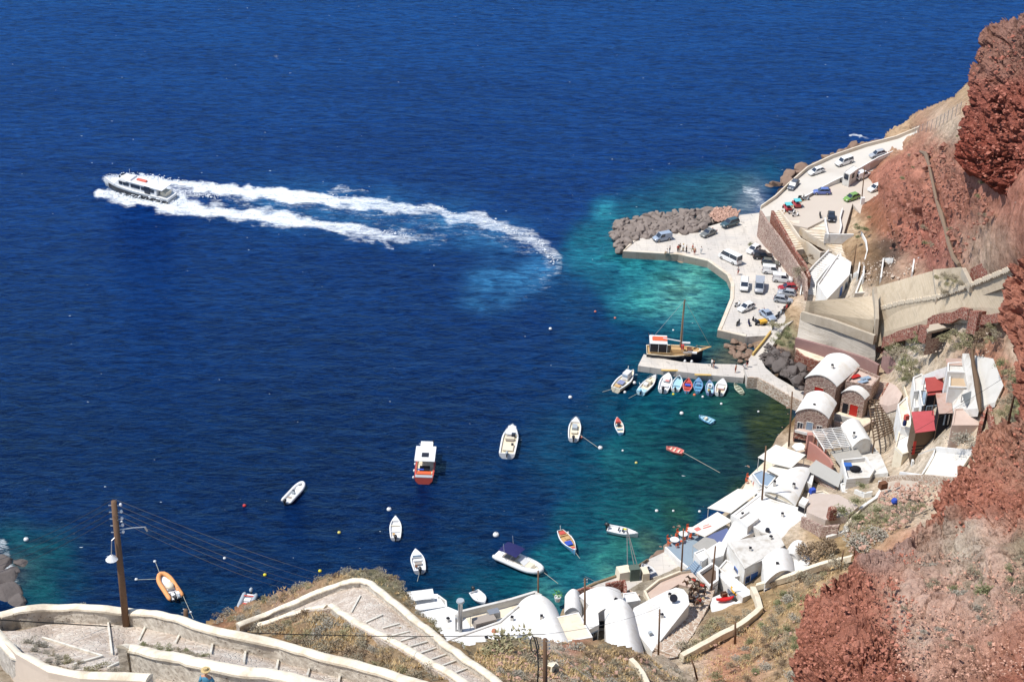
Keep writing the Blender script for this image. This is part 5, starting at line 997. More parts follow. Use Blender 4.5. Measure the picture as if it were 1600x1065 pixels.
def wallp(pts, layer, height, thick, label, side, mtop=FTOP, m=RUB, below=.8, dens=4, wob=.12, group=None):
    """old wall with a rounded lighter top"""
    T = []
    for x, y in densify(pts, dens):
        p = lift(x, y, height, layer); p.z += wob*noise.noise(p*.5)+.05*noise.noise(p*1.7); p.x += wob*.6*noise.noise(p*.9+Vector((7, 0, 0))); T.append(p)
    root = thing('stair_wall', T[len(T)//2]-Vector((0, 0, height)), label, 'wall', group)
    b_ = MB(); sweep_wall(b_, [p-Vector((0, 0, .12)) for p in T], thick*.94, height+below, side=side, rnd_top=.02); b_.build('masonry', m, root, world=True, smooth='auto', fixn=True)
    b_ = MB(); n = len(T); secs = []
    for i, p in enumerate(T):
        d = (T[min(i+1, n-1)]-T[max(i-1, 0)]); d.z = 0; d.normalize(); nn = Vector((-d.y, d.x, 0))*side; up = Vector((0, 0, 1)); w_ = thick*(1+.10*noise.noise(p*1.3))
        ring = [p-nn*.05-up*.16, p-nn*.04-up*.04, p+nn*w_*.15+up*.05, p+nn*w_*.5+up*.09, p+nn*w_*.85+up*.05, p+nn*(w_+.04)-up*.04, p+nn*(w_+.05)-up*.16]
        secs.append(ring if side > 0 else ring[::-1])
    b_.loft(secs); b_.build('coping', mtop, root, world=True, smooth='auto', fixn=True)
    return root
wallp([(-60,980),(0,955),(29,947),(72,943),(123,942),(172,945),(229,949),(272,957),(315,970),(400,990),(450,1002),(500,1015),(550,1027),(600,1041),(650,1056),(720,1078)], F1, 1.25, .42, 'long outer wall of the upper stair lane, curving round the landing', -1)
wallp([(186,1008),(200,1004),(218,1005),(258,1015),(300,1020),(344,1031),(400,1041),(450,1047),(512,1064),(600,1088)], Off(F1, .985), 1.3, .5, 'middle wall with dark rubble holes between the two near lanes', -1)
wallp([(-60,940),(0,976),(17,996),(40,1016),(86,1037),(120,1045),(172,1049),(226,1051),(242,1051)], Off(F1, .97), 1.2, .45, 'inner landing wall above the smooth beige wall', -1)
b = MB(); T = [lift(x, y, 1.1, Off(F1, .962)) for x, y in densify([(-60,960),(0,990),(30,1020),(80,1048),(130,1058),(225,1062)], 3)]
secs = []
for p in T: secs.append([p, p+Vector((0, -.02, -.3)), p+Vector((.4, -1.4, -5))])
b.loft(secs, closed=False); tag(b.build('beige_retaining_wall', mat('beige_render', alb(226, 208, 188), .9, .03, .8, .2, dirt=alb(206, 186, 166), dirt_amt=.4), fixn=True), 'smooth beige retaining wall at the lower left corner', 'wall')
wallp([(370,972),(410,956),(450,940),(480,927),(512,914),(535,906),(552,902),(567,901),(582,906),(600,920),(625,940),(650,961),(675,980),(700,1002),(735,1026),(775,1053),(800,1075),(830,1110)], F2, 1.1, .5, 'outer wall of the zigzag lane with its rounded corner', -1)
wallp([(387,976),(420,967),(450,957),(485,946),(514,944)], F2, .4, .4, 'low inner kerb wall of the zigzag lane, left arm', -1, below=.5)
wallp([(514,944),(530,957),(550,970),(580,986),(612,1002),(650,1024),(700,1052),(740,1080),(770,1110)], F2, .45, .5, 'inner kerb wall of the zigzag lane, right arm', 1, below=.5)
def tread(a, c, layer, label, w_=.10, hh=.10, group='stair treads'):
    A, B = layer.at(*a), layer.at(*c); b_ = MB()
    n = 6; pts = [layer.at(a[0]+(c[0]-a[0])*i/n, a[1]+(c[1]-a[1])*i/n)+Vector((0, 0, hh*.3)) for i in range(n+1)]
    for i in range(n): b_.bar(pts[i], pts[i+1], w_, hh)
    return tag(b_.build('stair_tread', FW), label, 'stair tread', group)
TR1 = [((169,973),(175,1022)),((228,978),(217,1001)),((282,989),(274,1005)),((333,1003),(329,1021)),((384,1016),(381,1036)),((435,1031),(432,1045)),((484,1043),(480,1056)),((531,1056),(529,1065))]
for a_, c_ in TR1: tread(a_, c_, Off(F1, .992), 'pale edge of a cobbled step on the upper near lane', group='treads of the upper near lane')
for a_, c_ in [((66,996),(160,1025)),((160,1025),(115,1038)),((200,1029),(169,1043)),((238,1038),(212,1048)),((266,1045),(246,1058)),((300,1054),(280,1064))]: tread(a_, c_, Off(F1, .991), 'pale edge of a cobbled step on the landing and the near lane', group='treads of the near lane')
for a_, c_ in [((563,930),(549,956)),((598,960),(572,972)),((624,974),(598,981)),((640,986),(612,993)),((650,994),(626,1001)),((668,1002),(640,1010)),((681,1012),(657,1020)),((697,1022),(674,1030)),((712,1032),(690,1040)),((732,1043),(706,1053))]:
    tread(a_, c_, Off(F2, .9905), 'pale edge of a cobbled step on the zigzag lane', w_=.12, hh=.1, group='treads of the zigzag lane')
for pts, ht, th, lab, ly in (([(1068,1024),(1090,1012),(1130,990),(1160,975),(1182,958),(1192,948),(1187,930),(1180,915)], .6, .8, 'long pale dry wall winding up the dry slope', LL),
    ([(1180,914),(1230,900),(1270,885),(1310,873),(1330,868)], .5, .7, 'pale path edge with dark stones leading up behind the wide vault', LL),
    ([(982,1028),(990,1036),(1000,1050),(1008,1066)], .6, .6, 'short pale wall end standing on the bottom slope', FS),
    ([(856,1034),(862,1042),(870,1040)], .7, .9, 'pale concrete block behind the cable pole', FS)):
    topwall('dry_wall', pts, Off(ly, .99), ht, th, CREAM, lab, dens=4, wob=.08)
BW = flat('boat_white', (.74, .74, .73), .3, .5); BCR = flat('boat_cream', alb(238, 226, 200), .4, .4); BBLUE = flat('boat_blue', alb(110, 170, 205), .5, .3); BLBL = flat('boat_light_blue', alb(176, 216, 230), .5, .3)
BRED = flat('boat_red', alb(206, 92, 80), .5, .3); BPINK = flat('boat_pink', alb(232, 140, 130), .6, .3); BNAVY = flat('navy_canvas', alb(44, 46, 96), .8, .2); BBLK = flat('black_plastic', (.02, .02, .022), .4, .5)
BORG = flat('orange_tube', alb(240, 168, 108), .6, .3); BGRY = flat('boat_grey', alb(176, 184, 190), .5, .3); BGRN = flat('pale_green_paint', alb(206, 210, 186), .6, .2); BWD = mat('boat_wood', alb(206, 170, 120), .6, .12, 3, .1); BHULL = flat('dark_hull', alb(40, 42, 52), .4, .4)
BROWNW = mat('dark_wood', alb(120, 82, 60), .7, .15, 3, .1); BOR2 = flat('orange_paint', alb(232, 110, 70), .5, .3); BLUC = flat('bright_blue_cloth', alb(60, 90, 190), .8, .2); TAUP = flat('taupe_cushion', alb(170, 160, 150), .9, .1); METAL = flat('steel_tube', alb(190, 190, 190), .3, .5, .6)
def hull_sections(L, W, H_, fine=1.7, stern=.82, sheer=.25, n=13, flare=.86, keel=-.25):
    out = []
    for i in range(n):
        t = i/(n-1)                                    # 0 stern .. 1 bow
        w_ = W/2*(stern+(1-stern)*math.sin(min(1, t/.45)*math.pi/2)) if t < .45 else W/2*max(.015, (1-((t-.45)/.55)**fine))
        z = H_*(1+sheer*max(0, (t-.35)/.65)**2); x = -L/2+L*t
        out.append((x, w_, z))
    return out
def build_hull(root, L, W, H_, hm, dm, gm=None, fine=1.8, stern=.82, sheer=.25, depth=.32, foredeck=.0, inner_w=.82, keel=-.3, decked=False, name='hull', dark=None):
    S = hull_sections(L, W, H_, fine, stern, sheer)
    b_ = MB(); secs = []
    for x, w_, z in S:
        k = .80 if w_ > .1 else .5
        secs.append([(x, -w_, z), (x-.02*L*0, -w_*.93, z*.45), (x-.01*L, -w_*k*.7, -.05), (x-.02*L, 0, keel), (x-.01*L, w_*k*.7, -.05), (x, w_*.93, z*.45), (x, w_, z)])
    b_.use(hm).loft(secs, closed=False)
    n0 = secs[0]; b_.add(n0, [tuple(range(7))])
    h_ = b_.build(name, None, root, smooth='auto', fixn=True)
    g = MB(); g.use(gm or hm); inn = []
    for x, w_, z in S:
        wi = w_*inner_w if w_ > .12 else w_*.5; inn.append((x, wi, z))
    x0 = S[0][0]+.10*L*.4; k0 = 0
    left = []; right = []
    top_o = [Vector((x, w_, z)) for x, w_, z in S]; top_i = [Vector((min(max(x, -L/2+.10), L/2-.06*L), wi, z+.02)) for x, wi, z in inn]
    for sgn in (1, -1):
        for i in range(len(S)-1):
            a, b1, c, d = top_o[i], top_o[i+1], top_i[i+1], top_i[i]; pts = [Vector((p.x, p.y*sgn, p.z)) for p in (a, b1, c, d)]
            g.add(pts, [(0, 1, 2, 3)] if sgn < 0 else [(3, 2, 1, 0)])
    g.add([(S[0][0], S[0][1], S[0][2]), (S[0][0], -S[0][1], S[0][2]), (top_i[0].x, -top_i[0].y, top_i[0].z), (top_i[0].x, top_i[0].y, top_i[0].z)], [(3, 2, 1, 0)])
    g.build('gunwale', None, root, fixn=True)
    d_ = MB(); d_.use(dm); fl = depth if not decked else .03
    ring = [(p.x, p.y, p.z) for p in top_i]
    for sgn in (1, -1):
        for i in range(len(S)-1):
            a, c = top_i[i], top_i[i+1]; d_.add([(a.x, a.y*sgn, a.z), (c.x, c.y*sgn, c.z), (c.x, c.y*sgn*.94, c.z-fl), (a.x, a.y*sgn*.94, a.z-fl)], [(0, 1, 2, 3)])
    for i in range(len(S)-1):
        a, c = top_i[i], top_i[i+1]; d_.add([(a.x, a.y*.94, a.z-fl), (c.x, c.y*.94, c.z-fl), (c.x, -c.y*.94, c.z-fl), (a.x, -a.y*.94, a.z-fl)], [(0, 1, 2, 3)])
    a = top_i[0]; d_.add([(a.x, a.y, a.z), (a.x, -a.y, a.z), (a.x, -a.y*.94, a.z-fl), (a.x, a.y*.94, a.z-fl)], [(0, 1, 2, 3)])
    d_.build('deck', None, root, fixn=True)
    if foredeck:
        f_ = MB(); f_.use(gm or hm); js = [i for i, (x, w_, z) in enumerate(S) if (x+L/2)/L >= 1-foredeck-.04]
        for i, j in zip(js, js[1:]):
            a, c = top_i[i], top_i[j]; f_.add([(a.x, a.y, a.z+.03), (c.x, c.y, c.z+.03), (c.x, 0, c.z+.09), (a.x, 0, a.z+.12), (c.x, -c.y, c.z+.03), (a.x, -a.y, a.z+.03)], [(0, 1, 2, 3), (3, 2, 4, 5)])
        a = top_i[js[0]]; f_.add([(a.x, a.y, a.z+.03), (a.x, 0, a.z+.12), (a.x, -a.y, a.z+.03), (a.x, -a.y, a.z-fl), (a.x, a.y, a.z-fl)], [(0, 1, 2, 3, 4)])
        f_.build('foredeck', None, root, fixn=True)
    return S
def outboard(root, L, z, y=0.0, m=None, s=1.0):
    b_ = MB(); b_.box((-L/2-.22*s, y, z-.25*s), (.22*s, .22*s, .9*s)); o = b_.build('outboard_leg', BBLK, root)
    b_ = MB(); b_.sphere((-L/2-.18*s, y, z+.32*s), (.42*s, .28*s, .34*s)); b_.build('engine_cowl', m or BBLK, root, smooth=True)
def bench(root, x, w_, z, m, d=.28, name='bench'):
    b_ = MB(); b_.box((x, 0, z), (d, w_, .06)); b_.build(name, m, root)
def place(root, bow, stern_, h=0.0, L=None):
    A, B = P(*bow, h), P(*stern_, h); root.location = (A+B)/2; d = A-B; root.rotation_euler = (0, 0, math.atan2(d.y, d.x)); return d.length
def boat_len(bow, stern_, h=.5): return (P(*bow, h)-P(*stern_, h)).length
def boat(label, bow, stern_, W, H_=.7, hm=BW, dm=BW, gm=None, name='motorboat', cat='boat', h=0.0, **k):
    extra = k.pop('extra', None); L = boat_len(bow, stern_, h+H_*.9)
    root = thing(name, (0, 0, 0), label, cat, k.pop('group', None))
    S = build_hull(root, L, W, H_, hm, dm, gm, **k); A, B = P(*bow, h+H_*.9), P(*stern_, h+H_*.9); c = (A+B)/2; d = A-B
    root.location = (c.x, c.y, h); root.rotation_euler = (0, 0, math.atan2(d.y, d.x))
    if extra: extra(root, L, W, H_)
    return root, L
def rib(label, bow, stern_, W, tm, dm, extra=None, h=0.0, r=.28, H_=.55):
    """inflatable: tube round a deck"""
    L = boat_len(bow, stern_, h+H_); root = thing('inflatable_boat', (0, 0, 0), label, 'inflatable boat'); pts = []; w_ = W/2-r
    for t in [i/8 for i in range(9)]: pts.append((-L/2+.1+(L*.62)*t, w_, H_))
    for i in range(1, 8):
        a = math.pi/2*(1-i/4); pts.append((-L/2+.1+L*.62+(L*.38-.2-r*.4)*math.cos(a), w_*math.sin(a), H_+.22*math.cos(a)**2))
    pts = pts[:9]+pts[9:]; pts += [(x, -y, z) for x, y, z in pts[:9][::-1]]
    b_ = MB(); b_.tube(pts, [r*.6]+[r]*(len(pts)-2)+[r*.6], 10); b_.build('tube', tm, root, smooth=True)
    b_ = MB(); ring = [(x, y*.9, H_-.12) for x, y, z in pts]; low = [(x*.92, y*.4, -.15) for x, y, z in pts]
    n = len(ring); b_.add(ring+low, [tuple(range(n))]+[(i, (i+1) % n, n+(i+1) % n, n+i) for i in range(n)]); b_.build('deck', dm, root, fixn=True)
    A, B = P(*bow, h+H_), P(*stern_, h+H_); c = (A+B)/2; d = A-B; root.location = (c.x, c.y, h); root.rotation_euler = (0, 0, math.atan2(d.y, d.x))
    if extra: extra(root, L, W, H_)
    return root, L
def console(root, x, z, m=BW, s=1.0, glass=True):
    b_ = MB(); b_.box((x, 0, z+.35*s), (.5*s, .6*s, .7*s), 0, .8); c = b_.build('console', m, root)
    if glass: b_ = MB(); b_.box((x+.1*s, 0, z+.85*s), (.05, .55*s, .32*s)); b_.build('windscreen', GLASS, root)
def cushion(root, x, y, z, dx, dy, m, name='cushion', dz=.12): b_ = MB(); b_.box((x, y, z), (dx, dy, dz)); b_.build(name, m, root)
def rail(root, L, W, z, x0=.1, m=None, hgt=.35):
    b_ = MB(); pts = []
    for i in range(9):
        a = math.pi*(i/8-.5); pts.append((L/2*(.30+.62*math.cos(a)), W/2*.75*math.sin(a), z+hgt))
    b_.tube(pts, .025, 5)
    for p in pts[::2]: b_.tube([p, (p[0]*.98, p[1]*.98, z)], .02, 4)
    b_.build('bow_rail', m or METAL, root)

def ex(root, L, W, H_): outboard(root, L, H_+.1); console(root, -.05*L, H_-.25, BGRY, .9); cushion(root, -.25*L, 0, H_-.05, .4, .9, TAUP); cushion(root, .25*L, 0, H_+.0, .8, W*.4, BW, 'locker')
rib('white inflatable with dark engine, moored alone at far left of the bay', (474,754), (446,784), 2.1, BW, BW, ex)
def ex(root, L, W, H_):
    outboard(root, L, H_+.05); bench(root, -.2*L, W*.7, H_-.12, BW); bench(root, .08*L, W*.7, H_-.12, BCR); cushion(root, -.34*L, .3, H_+.02, .5, .4, BWD, 'box')
boat('plain white open boat with small fenders, moored beside a round white buoy', (618,806), (618,840), 2.0, .6, BW, BW, extra=ex, fine=2.0, foredeck=.22)
def ex(root, L, W, H_):
    outboard(root, L, H_+.1, s=1.1); b_ = MB(); b_.box((.10*L, 0, H_+.22), (.08, W*.62, .45)); b_.build('windscreen', flat('pale_screen', alb(150, 176, 200), .1, .6), root)
    cushion(root, -.18*L, 0, H_+.0, .6, W*.5, TAUP); cushion(root, -.33*L, W*.2, H_+.12, .45, .45, BROWNW, 'cover'); cushion(root, .0, 0, H_-.1, .5, W*.6, BW, 'seat')
boat('white speedboat with pale blue windscreen, moored nearest the zigzag lane', (649,858), (656,891), 2.3, .75, BW, BW, extra=ex, foredeck=.4, fine=2.0)
def ex(root, L, W, H_):
    b_ = MB(); b_.box((-.02*L, 0, H_+2.0), (.50*L, W*1.02, .12), 0, .97); b_.box((.30*L, 0, H_+1.62), (.30*L, W*.62, .10)); r = b_.build('cabin_roof', BW, root)
    b_ = MB(); b_.box((-.08*L, 0, H_+2.12), (.13*L, W*.34, .12)); b_.build('skylight', BHULL, root)
    b_ = MB(); b_.box((.24*L, 0, H_+.75), (.34*L, W*.6, 1.5)); w1 = b_.build('wheelhouse', BW, root)
    b_ = MB(); b_.box((.24*L, 0, H_+1.1), (.345*L, W*.56, .4)); b_.build('cabin_window', GLASS, root)
    for sx in (-.24, -.02, .14):
        for sy in (-1, 1): b_ = MB(); b_.box((sx*L, sy*W*.44, H_+1.0), (.07, .07, 2.0)); b_.build('post', METAL, root)
    cushion(root, -.38*L, 0, H_+.15, .09*L, W*.7, BOR2, 'stern_seat', .35); cushion(root, -.46*L, 0, H_+.05, .08*L, W*.85, BGRY, 'stern_platform'); cushion(root, -.30*L, W*.18, H_+.45, .04*L, W*.3, BLUC, 'towel', .05)
    cushion(root, -.22*L, 0, H_+.02, .14*L, W*.5, BHULL, 'table', .5)
    b_ = MB(); b_.tube([(.42*L, -.3*W, H_), (.42*L, -.3*W, H_+2.2)], .05); b_.tube([(.36*L, -.34*W, H_), (.36*L, -.34*W, H_+2.6)], .05); b_.build('antenna', BHULL, root)
    for k in range(3):
        b_ = MB(); b_.sphere((-.40*L+k*.22*L, W*.53, H_*.5), (.22, .2, .3)); b_.build('fender', BW, root, smooth=True)
    rail(root, L, W, H_, m=METAL)
boat('red hulled excursion boat with large white cabin roof and dark skylight', (668,700), (662,747), 3.5, 1.3, BRED, BCR, BRED, extra=ex, name='excursion_boat', fine=2.0, stern=.9)
def ex(root, L, W, H_):
    cushion(root, .03*L, 0, H_-.05, .16*L, W*.48, TAUP, 'cockpit_floor', .2); b_ = MB(); b_.box((.10*L, -.2*W, H_+.3), (.05*L, W*.25, .7)); b_.build('windscreen', GLASS, root)
    b_ = MB(); b_.box((.0*L, 0, H_+.12), (.05*L, W*.55, .3)); b_.build('seat', BCR, root); cushion(root, -.20*L, -.22*W, H_+.1, .4, .4, BBLK, 'bin', .4); cushion(root, -.28*L, 0, H_-.05, .22*L, W*.62, BCR, 'stern_deck')
    cushion(root, .28*L, 0, H_+.1, .30*L, W*.48, BW, 'coachroof', .22); rail(root, L, W, H_); outboard(root, L, H_, s=.9, m=BGRY)
boat('broad white cruiser with grey cockpit floor and bow rail, right of the red one', (801,664), (792,709), 3.0, 1.1, BW, BCR, BW, extra=ex, name='cruiser', fine=2.4, stern=.95, foredeck=.3)
def ex(root, L, W, H_):
    outboard(root, L, H_+.1, m=BHULL); cushion(root, .02*L, 0, H_+.05, .2*L, W*.4, BGRY, 'console', .5); cushion(root, -.2*L, 0, H_, .12*L, W*.5, BCR); rail(root, L, W, H_)
    b_ = MB(); b_.sphere((-.30*L, -W*.6, .2), .22); b_.build('fender', BPINK, root, smooth=True)
boat('white boat with maroon engine and pink fender, at the centre of the bay', (900,652), (896,685), 2.3, .8, BW, BCR, BW, extra=ex, foredeck=.25, fine=2.3)
def open_ex(bm, boxm=None, blue=None):
    def f(root, L, W, H_):
        for x in (-.25, .0, .22): bench(root, x*L, W*.66*(1-max(0, x)), H_-.12, bm)
        if blue: cushion(root, -.02*L, 0, H_-.02, .16*L, W*.55, blue, 'cloth', .1)
        if boxm: cushion(root, .0, 0, H_+.0, .14*L, W*.35, boxm, 'engine_box', .4)
        b_ = MB(); b_.tube([(-L/2-.05, 0, -.1), (-L/2-.12, 0, H_+.25)], .05); b_.build('rudder', bm, root)
    return f
boat('red and blue wooden rowing boat with white gunwale, alone below the jetty row', (964,652), (970,676), 1.7, .6, BBLUE, BCR, BW, extra=open_ex(BBLUE, BHULL), name='rowing_boat', foredeck=.3, fine=1.8, stern=.6)
bpy.data.objects['rowing_boat']; KIDS['rowing_boat'][-1] if False else None
for o_ in KIDS['rowing_boat']:
    if o_.name.startswith('foredeck'): o_.data.materials.clear(); o_.data.materials.append(BRED)
boat('pink wooden dinghy tied by a long line', (1041,698), (1067,706), 1.7, .6, BPINK, BPINK, BPINK, extra=open_ex(BCR), name='dinghy', fine=1.6, stern=.7)
boat('small pale blue dinghy with folded cloth, floating by itself', (1092,649), (1114,659), 1.8, .55, BBLUE, BLBL, BBLUE, extra=open_ex(BLBL, BCR), name='dinghy', fine=1.5, stern=.95)
def ex(root, L, W, H_):
    b_ = MB(); b_.box((.10*L, 0, H_+.12), (.42*L, W*.55, .35), 0, .85); b_.build('sundeck', BCR, root)
    b_ = MB(); b_.add([(.16*L, -.26*W, H_+.35), (.16*L, .26*W, H_+.35), (.02*L, .24*W, H_+.95), (.02*L, -.24*W, H_+.95), (.16*L, -.26*W, H_+.33), (.16*L, .26*W, H_+.33), (.02*L, .24*W, H_+.93), (.02*L, -.24*W, H_+.93)], [(0,1,2,3),(7,6,5,4),(0,4,5,1),(2,6,7,3)]); b_.build('windscreen', BW, root)
    b_ = MB(); pts = []; 
    for i in range(5):
        x = -.36*L+.38*L*i/4; z = H_+1.9+.12*math.sin(math.pi*i/4); pts.append([(x, -.42*W, z-.12), (x, -.2*W, z), (x, .2*W, z), (x, .42*W, z-.12), (x, .2*W, z-.04), (x, -.2*W, z-.04)])
    b_.loft(pts); b_.build('bimini', BNAVY, root, fixn=True)
    for x in (-.3, -.05):
        for sy in (-1, 1): b_ = MB(); b_.tube([(-.16*L, sy*.42*W, H_+.2), (x*L, sy*.42*W, H_+1.85)], .03, 5); b_.build('bimini_pole', METAL, root)
    b_ = MB(); b_.tube([(-.24*L, -.4*W, H_+1.9), (-.26*L, -.4*W, H_+3.4)], .025, 5); b_.build('antenna', BW, root)
    b_ = MB(); b_.tube([(-.24*L, .4*W, H_+1.9), (-.26*L, .4*W, H_+3.4)], .025, 5); b_.build('antenna', BW, root)
    cushion(root, -.2*L, 0, H_+.15, .25*L, W*.5, TAUP, 'seat', .4); cushion(root, -.42*L, 0, H_-.05, .14*L, W*.55, BW, 'stern_platform')
    b_ = MB(); b_.tube([(.36*L, -.1*W, H_+.5), (.36*L, .1*W, H_+.5)], .05); b_.box((.46*L, 0, H_+.42), (.08*L, .4, .2)); b_.build('anchor_roller', METAL, root)
    for sy in (-1, 1): b_ = MB(); b_.tube([(.38*L, sy*.16*W, H_+.35), (.30*L, sy*.30*W, H_+.42), (.1*L, sy*.36*W, H_+.4)], .05, 5); b_.build('grab_line', BBLK, root)
rib('large white inflatable cruiser with navy blue sunshade, moored close to the village', (848,893), (776,862), 3.3, BW, BCR, ex, r=.45, H_=.8)
def ex(root, L, W, H_):
    for x in (-.28, .0, .26): bench(root, x*L, W*.62*(1-max(0, x)*.8), H_-.1, BWD, .35)
    cushion(root, .12*L, -.05*W, H_+.05, .18*L, W*.5, BLUC, 'blue_cover', .2); cushion(root, .36*L, 0, H_+.06, .14*L, W*.3, BRED, 'fore_mat', .05); cushion(root, -.36*L, 0, H_+.05, .14*L, W*.45, BRED, 'stern_mat', .05); cushion(root, -.1*L, .1*W, H_, .14*L, W*.3, BWD, 'crate', .3)
    b_ = MB(); b_.tube([(L/2-.1, 0, H_), (L/2+.15, 0, H_+.7)], .07); b_.build('stem_post', BW, root)
    b_ = MB(); b_.tube([(-L/2+.2, 0, H_), (-L/2+.05, 0, H_+.9)], .05); b_.build('rudder_post', BW, root)
    for k in range(2): b_ = MB(); b_.sphere((-.2*L+k*-.2*L, W*.55, H_*.4), (.18, .15, .26)); b_.build('fender', BW, root, smooth=True)
boat('traditional wooden fishing boat in white, red and blue with blue cover', (899,862), (875,828), 2.2, .75, BBLUE, BWD, BW, extra=ex, name='fishing_boat', fine=1.7, stern=.5, sheer=.5)
def ex(root, L, W, H_):
    outboard(root, L, H_+.15, s=1.1); cushion(root, .0, 0, H_+.12, .05*L, W*.4, BHULL, 'seat', .2); cushion(root, -.14*L, 0, H_+.12, .04*L, W*.4, BHULL, 'seat', .2); cushion(root, .05*L, .12*W, H_+.2, .10*L, W*.2, flat('yellow_cloth', alb(226, 214, 60)), 'towel', .05)
    cushion(root, .3*L, 0, H_+.1, .2*L, W*.35, BW, 'coachroof', .15)
boat('long low white speedboat with dark engine and yellow cloth, close to the hoist', (997,834), (950,824), 2.0, .8, BW, BW, BW, extra=ex, foredeck=.35, fine=1.7, stern=.9)
def ex(root, L, W, H_): outboard(root, L, H_+.1); cushion(root, .05*L, 0, H_+.05, .3*L, W*.5, BW, 'cover', .2)
boat('small white boat tied under the white houses, next to the metal chimney', (758,942), (740,923), 2.1, .6, BW, BW, BW, extra=ex, foredeck=.3, fine=2.0)
def ex(root, L, W, H_):
    cushion(root, .0*L, 0, H_+.1, .34*L, W*.42, BW, 'cover', .3); b_ = MB(); b_.sphere((-.08*L, 0, H_+.45), (.85, .7, .45)); b_.build('covered_console', BCR, root, smooth=True); cushion(root, -.33*L, 0, H_+.15, .08*L, W*.62, BHULL, 'rail_frame', .08); cushion(root, -.38*L, .1*W, H_+.2, .1*L, W*.2, BW, 'seat', .3); cushion(root, -.38*L, -.18*W, H_+.2, .1*L, W*.2, BW, 'seat', .3)
    outboard(root, L, H_+.1, y=.25); outboard(root, L, H_+.1, y=-.35, m=BGRY); b_ = MB(); b_.tube([(-.3*L, -.3*W, H_), (-.3*L, -.3*W, H_+.9), (-.3*L, .3*W, H_+.9), (-.3*L, .3*W, H_)], .04, 5); b_.build('roll_bar', METAL, root)
rib('orange tubed inflatable with white deck beyond the near wall', (251,896), (276,934), 2.7, BORG, BW, ex, r=.36)
def ex(root, L, W, H_): cushion(root, -.28*L, 0, H_+.25, .05*L, W*.8, BRED, 'cross_beam', .1); cushion(root, -.12*L, 0, H_+.0, .16*L, W*.4, BW, 'seat', .4); outboard(root, L, H_+.2, m=BGRY); cushion(root, .1*L, 0, H_+.0, .1*L, W*.4, BRED, 'seat', .3)
rib('grey inflatable with red cross beam, half hidden behind the scrubby bank', (378,956), (392,926), 2.5, BGRY, BW, ex, r=.34)
def ex(root, L, W, H_):
    b_ = MB(); b_.box((.12*L, 0, H_+.55), (.26*L, W*.45, 1.3), 0, .9); b_.build('wheelhouse', BW, root); b_ = MB(); b_.box((.12*L, 0, H_+.75), (.265*L, W*.40, .35)); b_.build('cabin_window', GREYBLUE, root)
    cushion(root, -.2*L, 0, H_+.06, .2*L, W*.45, flat('grey_blue_cloth', alb(140, 146, 180)), 'hatch_cover', .12); b_ = MB(); b_.tube([(.38*L, .3*W, H_), (.42*L, .32*W, H_+1.1)], .06); b_.build('mast', BW, root)
    cushion(root, -.4*L, 0, H_+.02, .12*L, W*.4, BWD, 'stern_bench'); b_ = MB(); b_.sphere((.1*L, -.62*W, .5), .35); b_.build('fender', BW, root, smooth=True)
boat('white caique with square wheelhouse and grey hatch, leftmost of the jetty row', (990,580), (962,606), 2.8, 1.1, BCR, BCR, BW, extra=ex, name='caique', fine=1.8, stern=.7, sheer=.35)
def ex(root, L, W, H_):
    cushion(root, .05*L, 0, H_+.15, .12*L, W*.4, BCR, 'console', .6); cushion(root, -.1*L, .1*W, H_+.1, .12*L, W*.35, BW, 'cushion', .4); cushion(root, -.42*L, 0, H_-.0, .16*L, W*.8, BLBL, 'stern_deck'); b_ = MB(); b_.tube([(-.5*L, -.3*W, H_), (-.2*L, .6*W, H_+.5)], .04); b_.build('oar', BW, root)
    rail(root, L, W, H_); outboard(root, L, H_, s=.8, m=BBLUE)
boat('white and pale blue open boat lying diagonally, second from left in the jetty row', (1025,586), (1001,612), 2.2, .8, BLBL, BCR, BW, extra=ex, foredeck=.2, fine=1.7)
def ex(root, L, W, H_): outboard(root, L, H_+.1, m=BHULL, s=1.1); cushion(root, .15*L, 0, H_+.1, .35*L, W*.5, BW, 'cover', .25); cushion(root, .0, -.1*W, H_+.2, .08*L, W*.3, BPINK, 'towel', .06); cushion(root, -.25*L, 0, H_, .12*L, W*.6, BW, 'seat')
boat('broad white motorboat with pink towel, third from left in the jetty row', (1045,583), (1036,609), 2.4, .8, BW, BW, BW, extra=ex, foredeck=.35, fine=2.2)
def ex(root, L, W, H_): outboard(root, L, H_, s=.8); cushion(root, .34*L, 0, H_+.1, .1*L, W*.2, BHULL, 'hatch', .06); bench(root, -.2*L, W*.7, H_-.1, BLBL)
boat('white boat with pale blue floor between the broad white and the red one', (1062,587), (1055,608), 2.0, .65, BW, BLBL, BW, extra=ex, foredeck=.12, fine=2.0)
boat('small red floored boat with blue cloth, fifth in the jetty row', (1076,591), (1073,611), 1.9, .6, BBLUE, BRED, BPINK, extra=open_ex(BRED, None, BLUC), name='rowing_boat', foredeck=.12, fine=1.7, stern=.5)
boat('mid blue wooden boat under a blue cover, sixth in the jetty row', (1092,590), (1090,611), 1.9, .65, BBLUE, BBLUE, flat('mid_blue', alb(120, 160, 200)), extra=open_ex(BBLUE, flat('mid_blue2', alb(130, 160, 190))), name='rowing_boat', foredeck=.3, fine=1.7, stern=.5)
def ex(root, L, W, H_): outboard(root, L, H_+.1, s=.9); cushion(root, .0, 0, H_+.15, .25*L, W*.5, BW, 'cover', .3); cushion(root, -.05*L, 0, H_+.32, .1*L, W*.3, BHULL, 'hatch', .06); cushion(root, -.3*L, .1*W, H_, .1*L, W*.3, YEL, 'crate', .2)
boat('grey blue boat with black engine, seventh in the jetty row', (1109,594), (1109,614), 1.7, .65, flat('lilac_blue', alb(140, 156, 196)), BLBL, flat('lilac_blue2', alb(150, 166, 200)), extra=ex, foredeck=.2, fine=1.9)
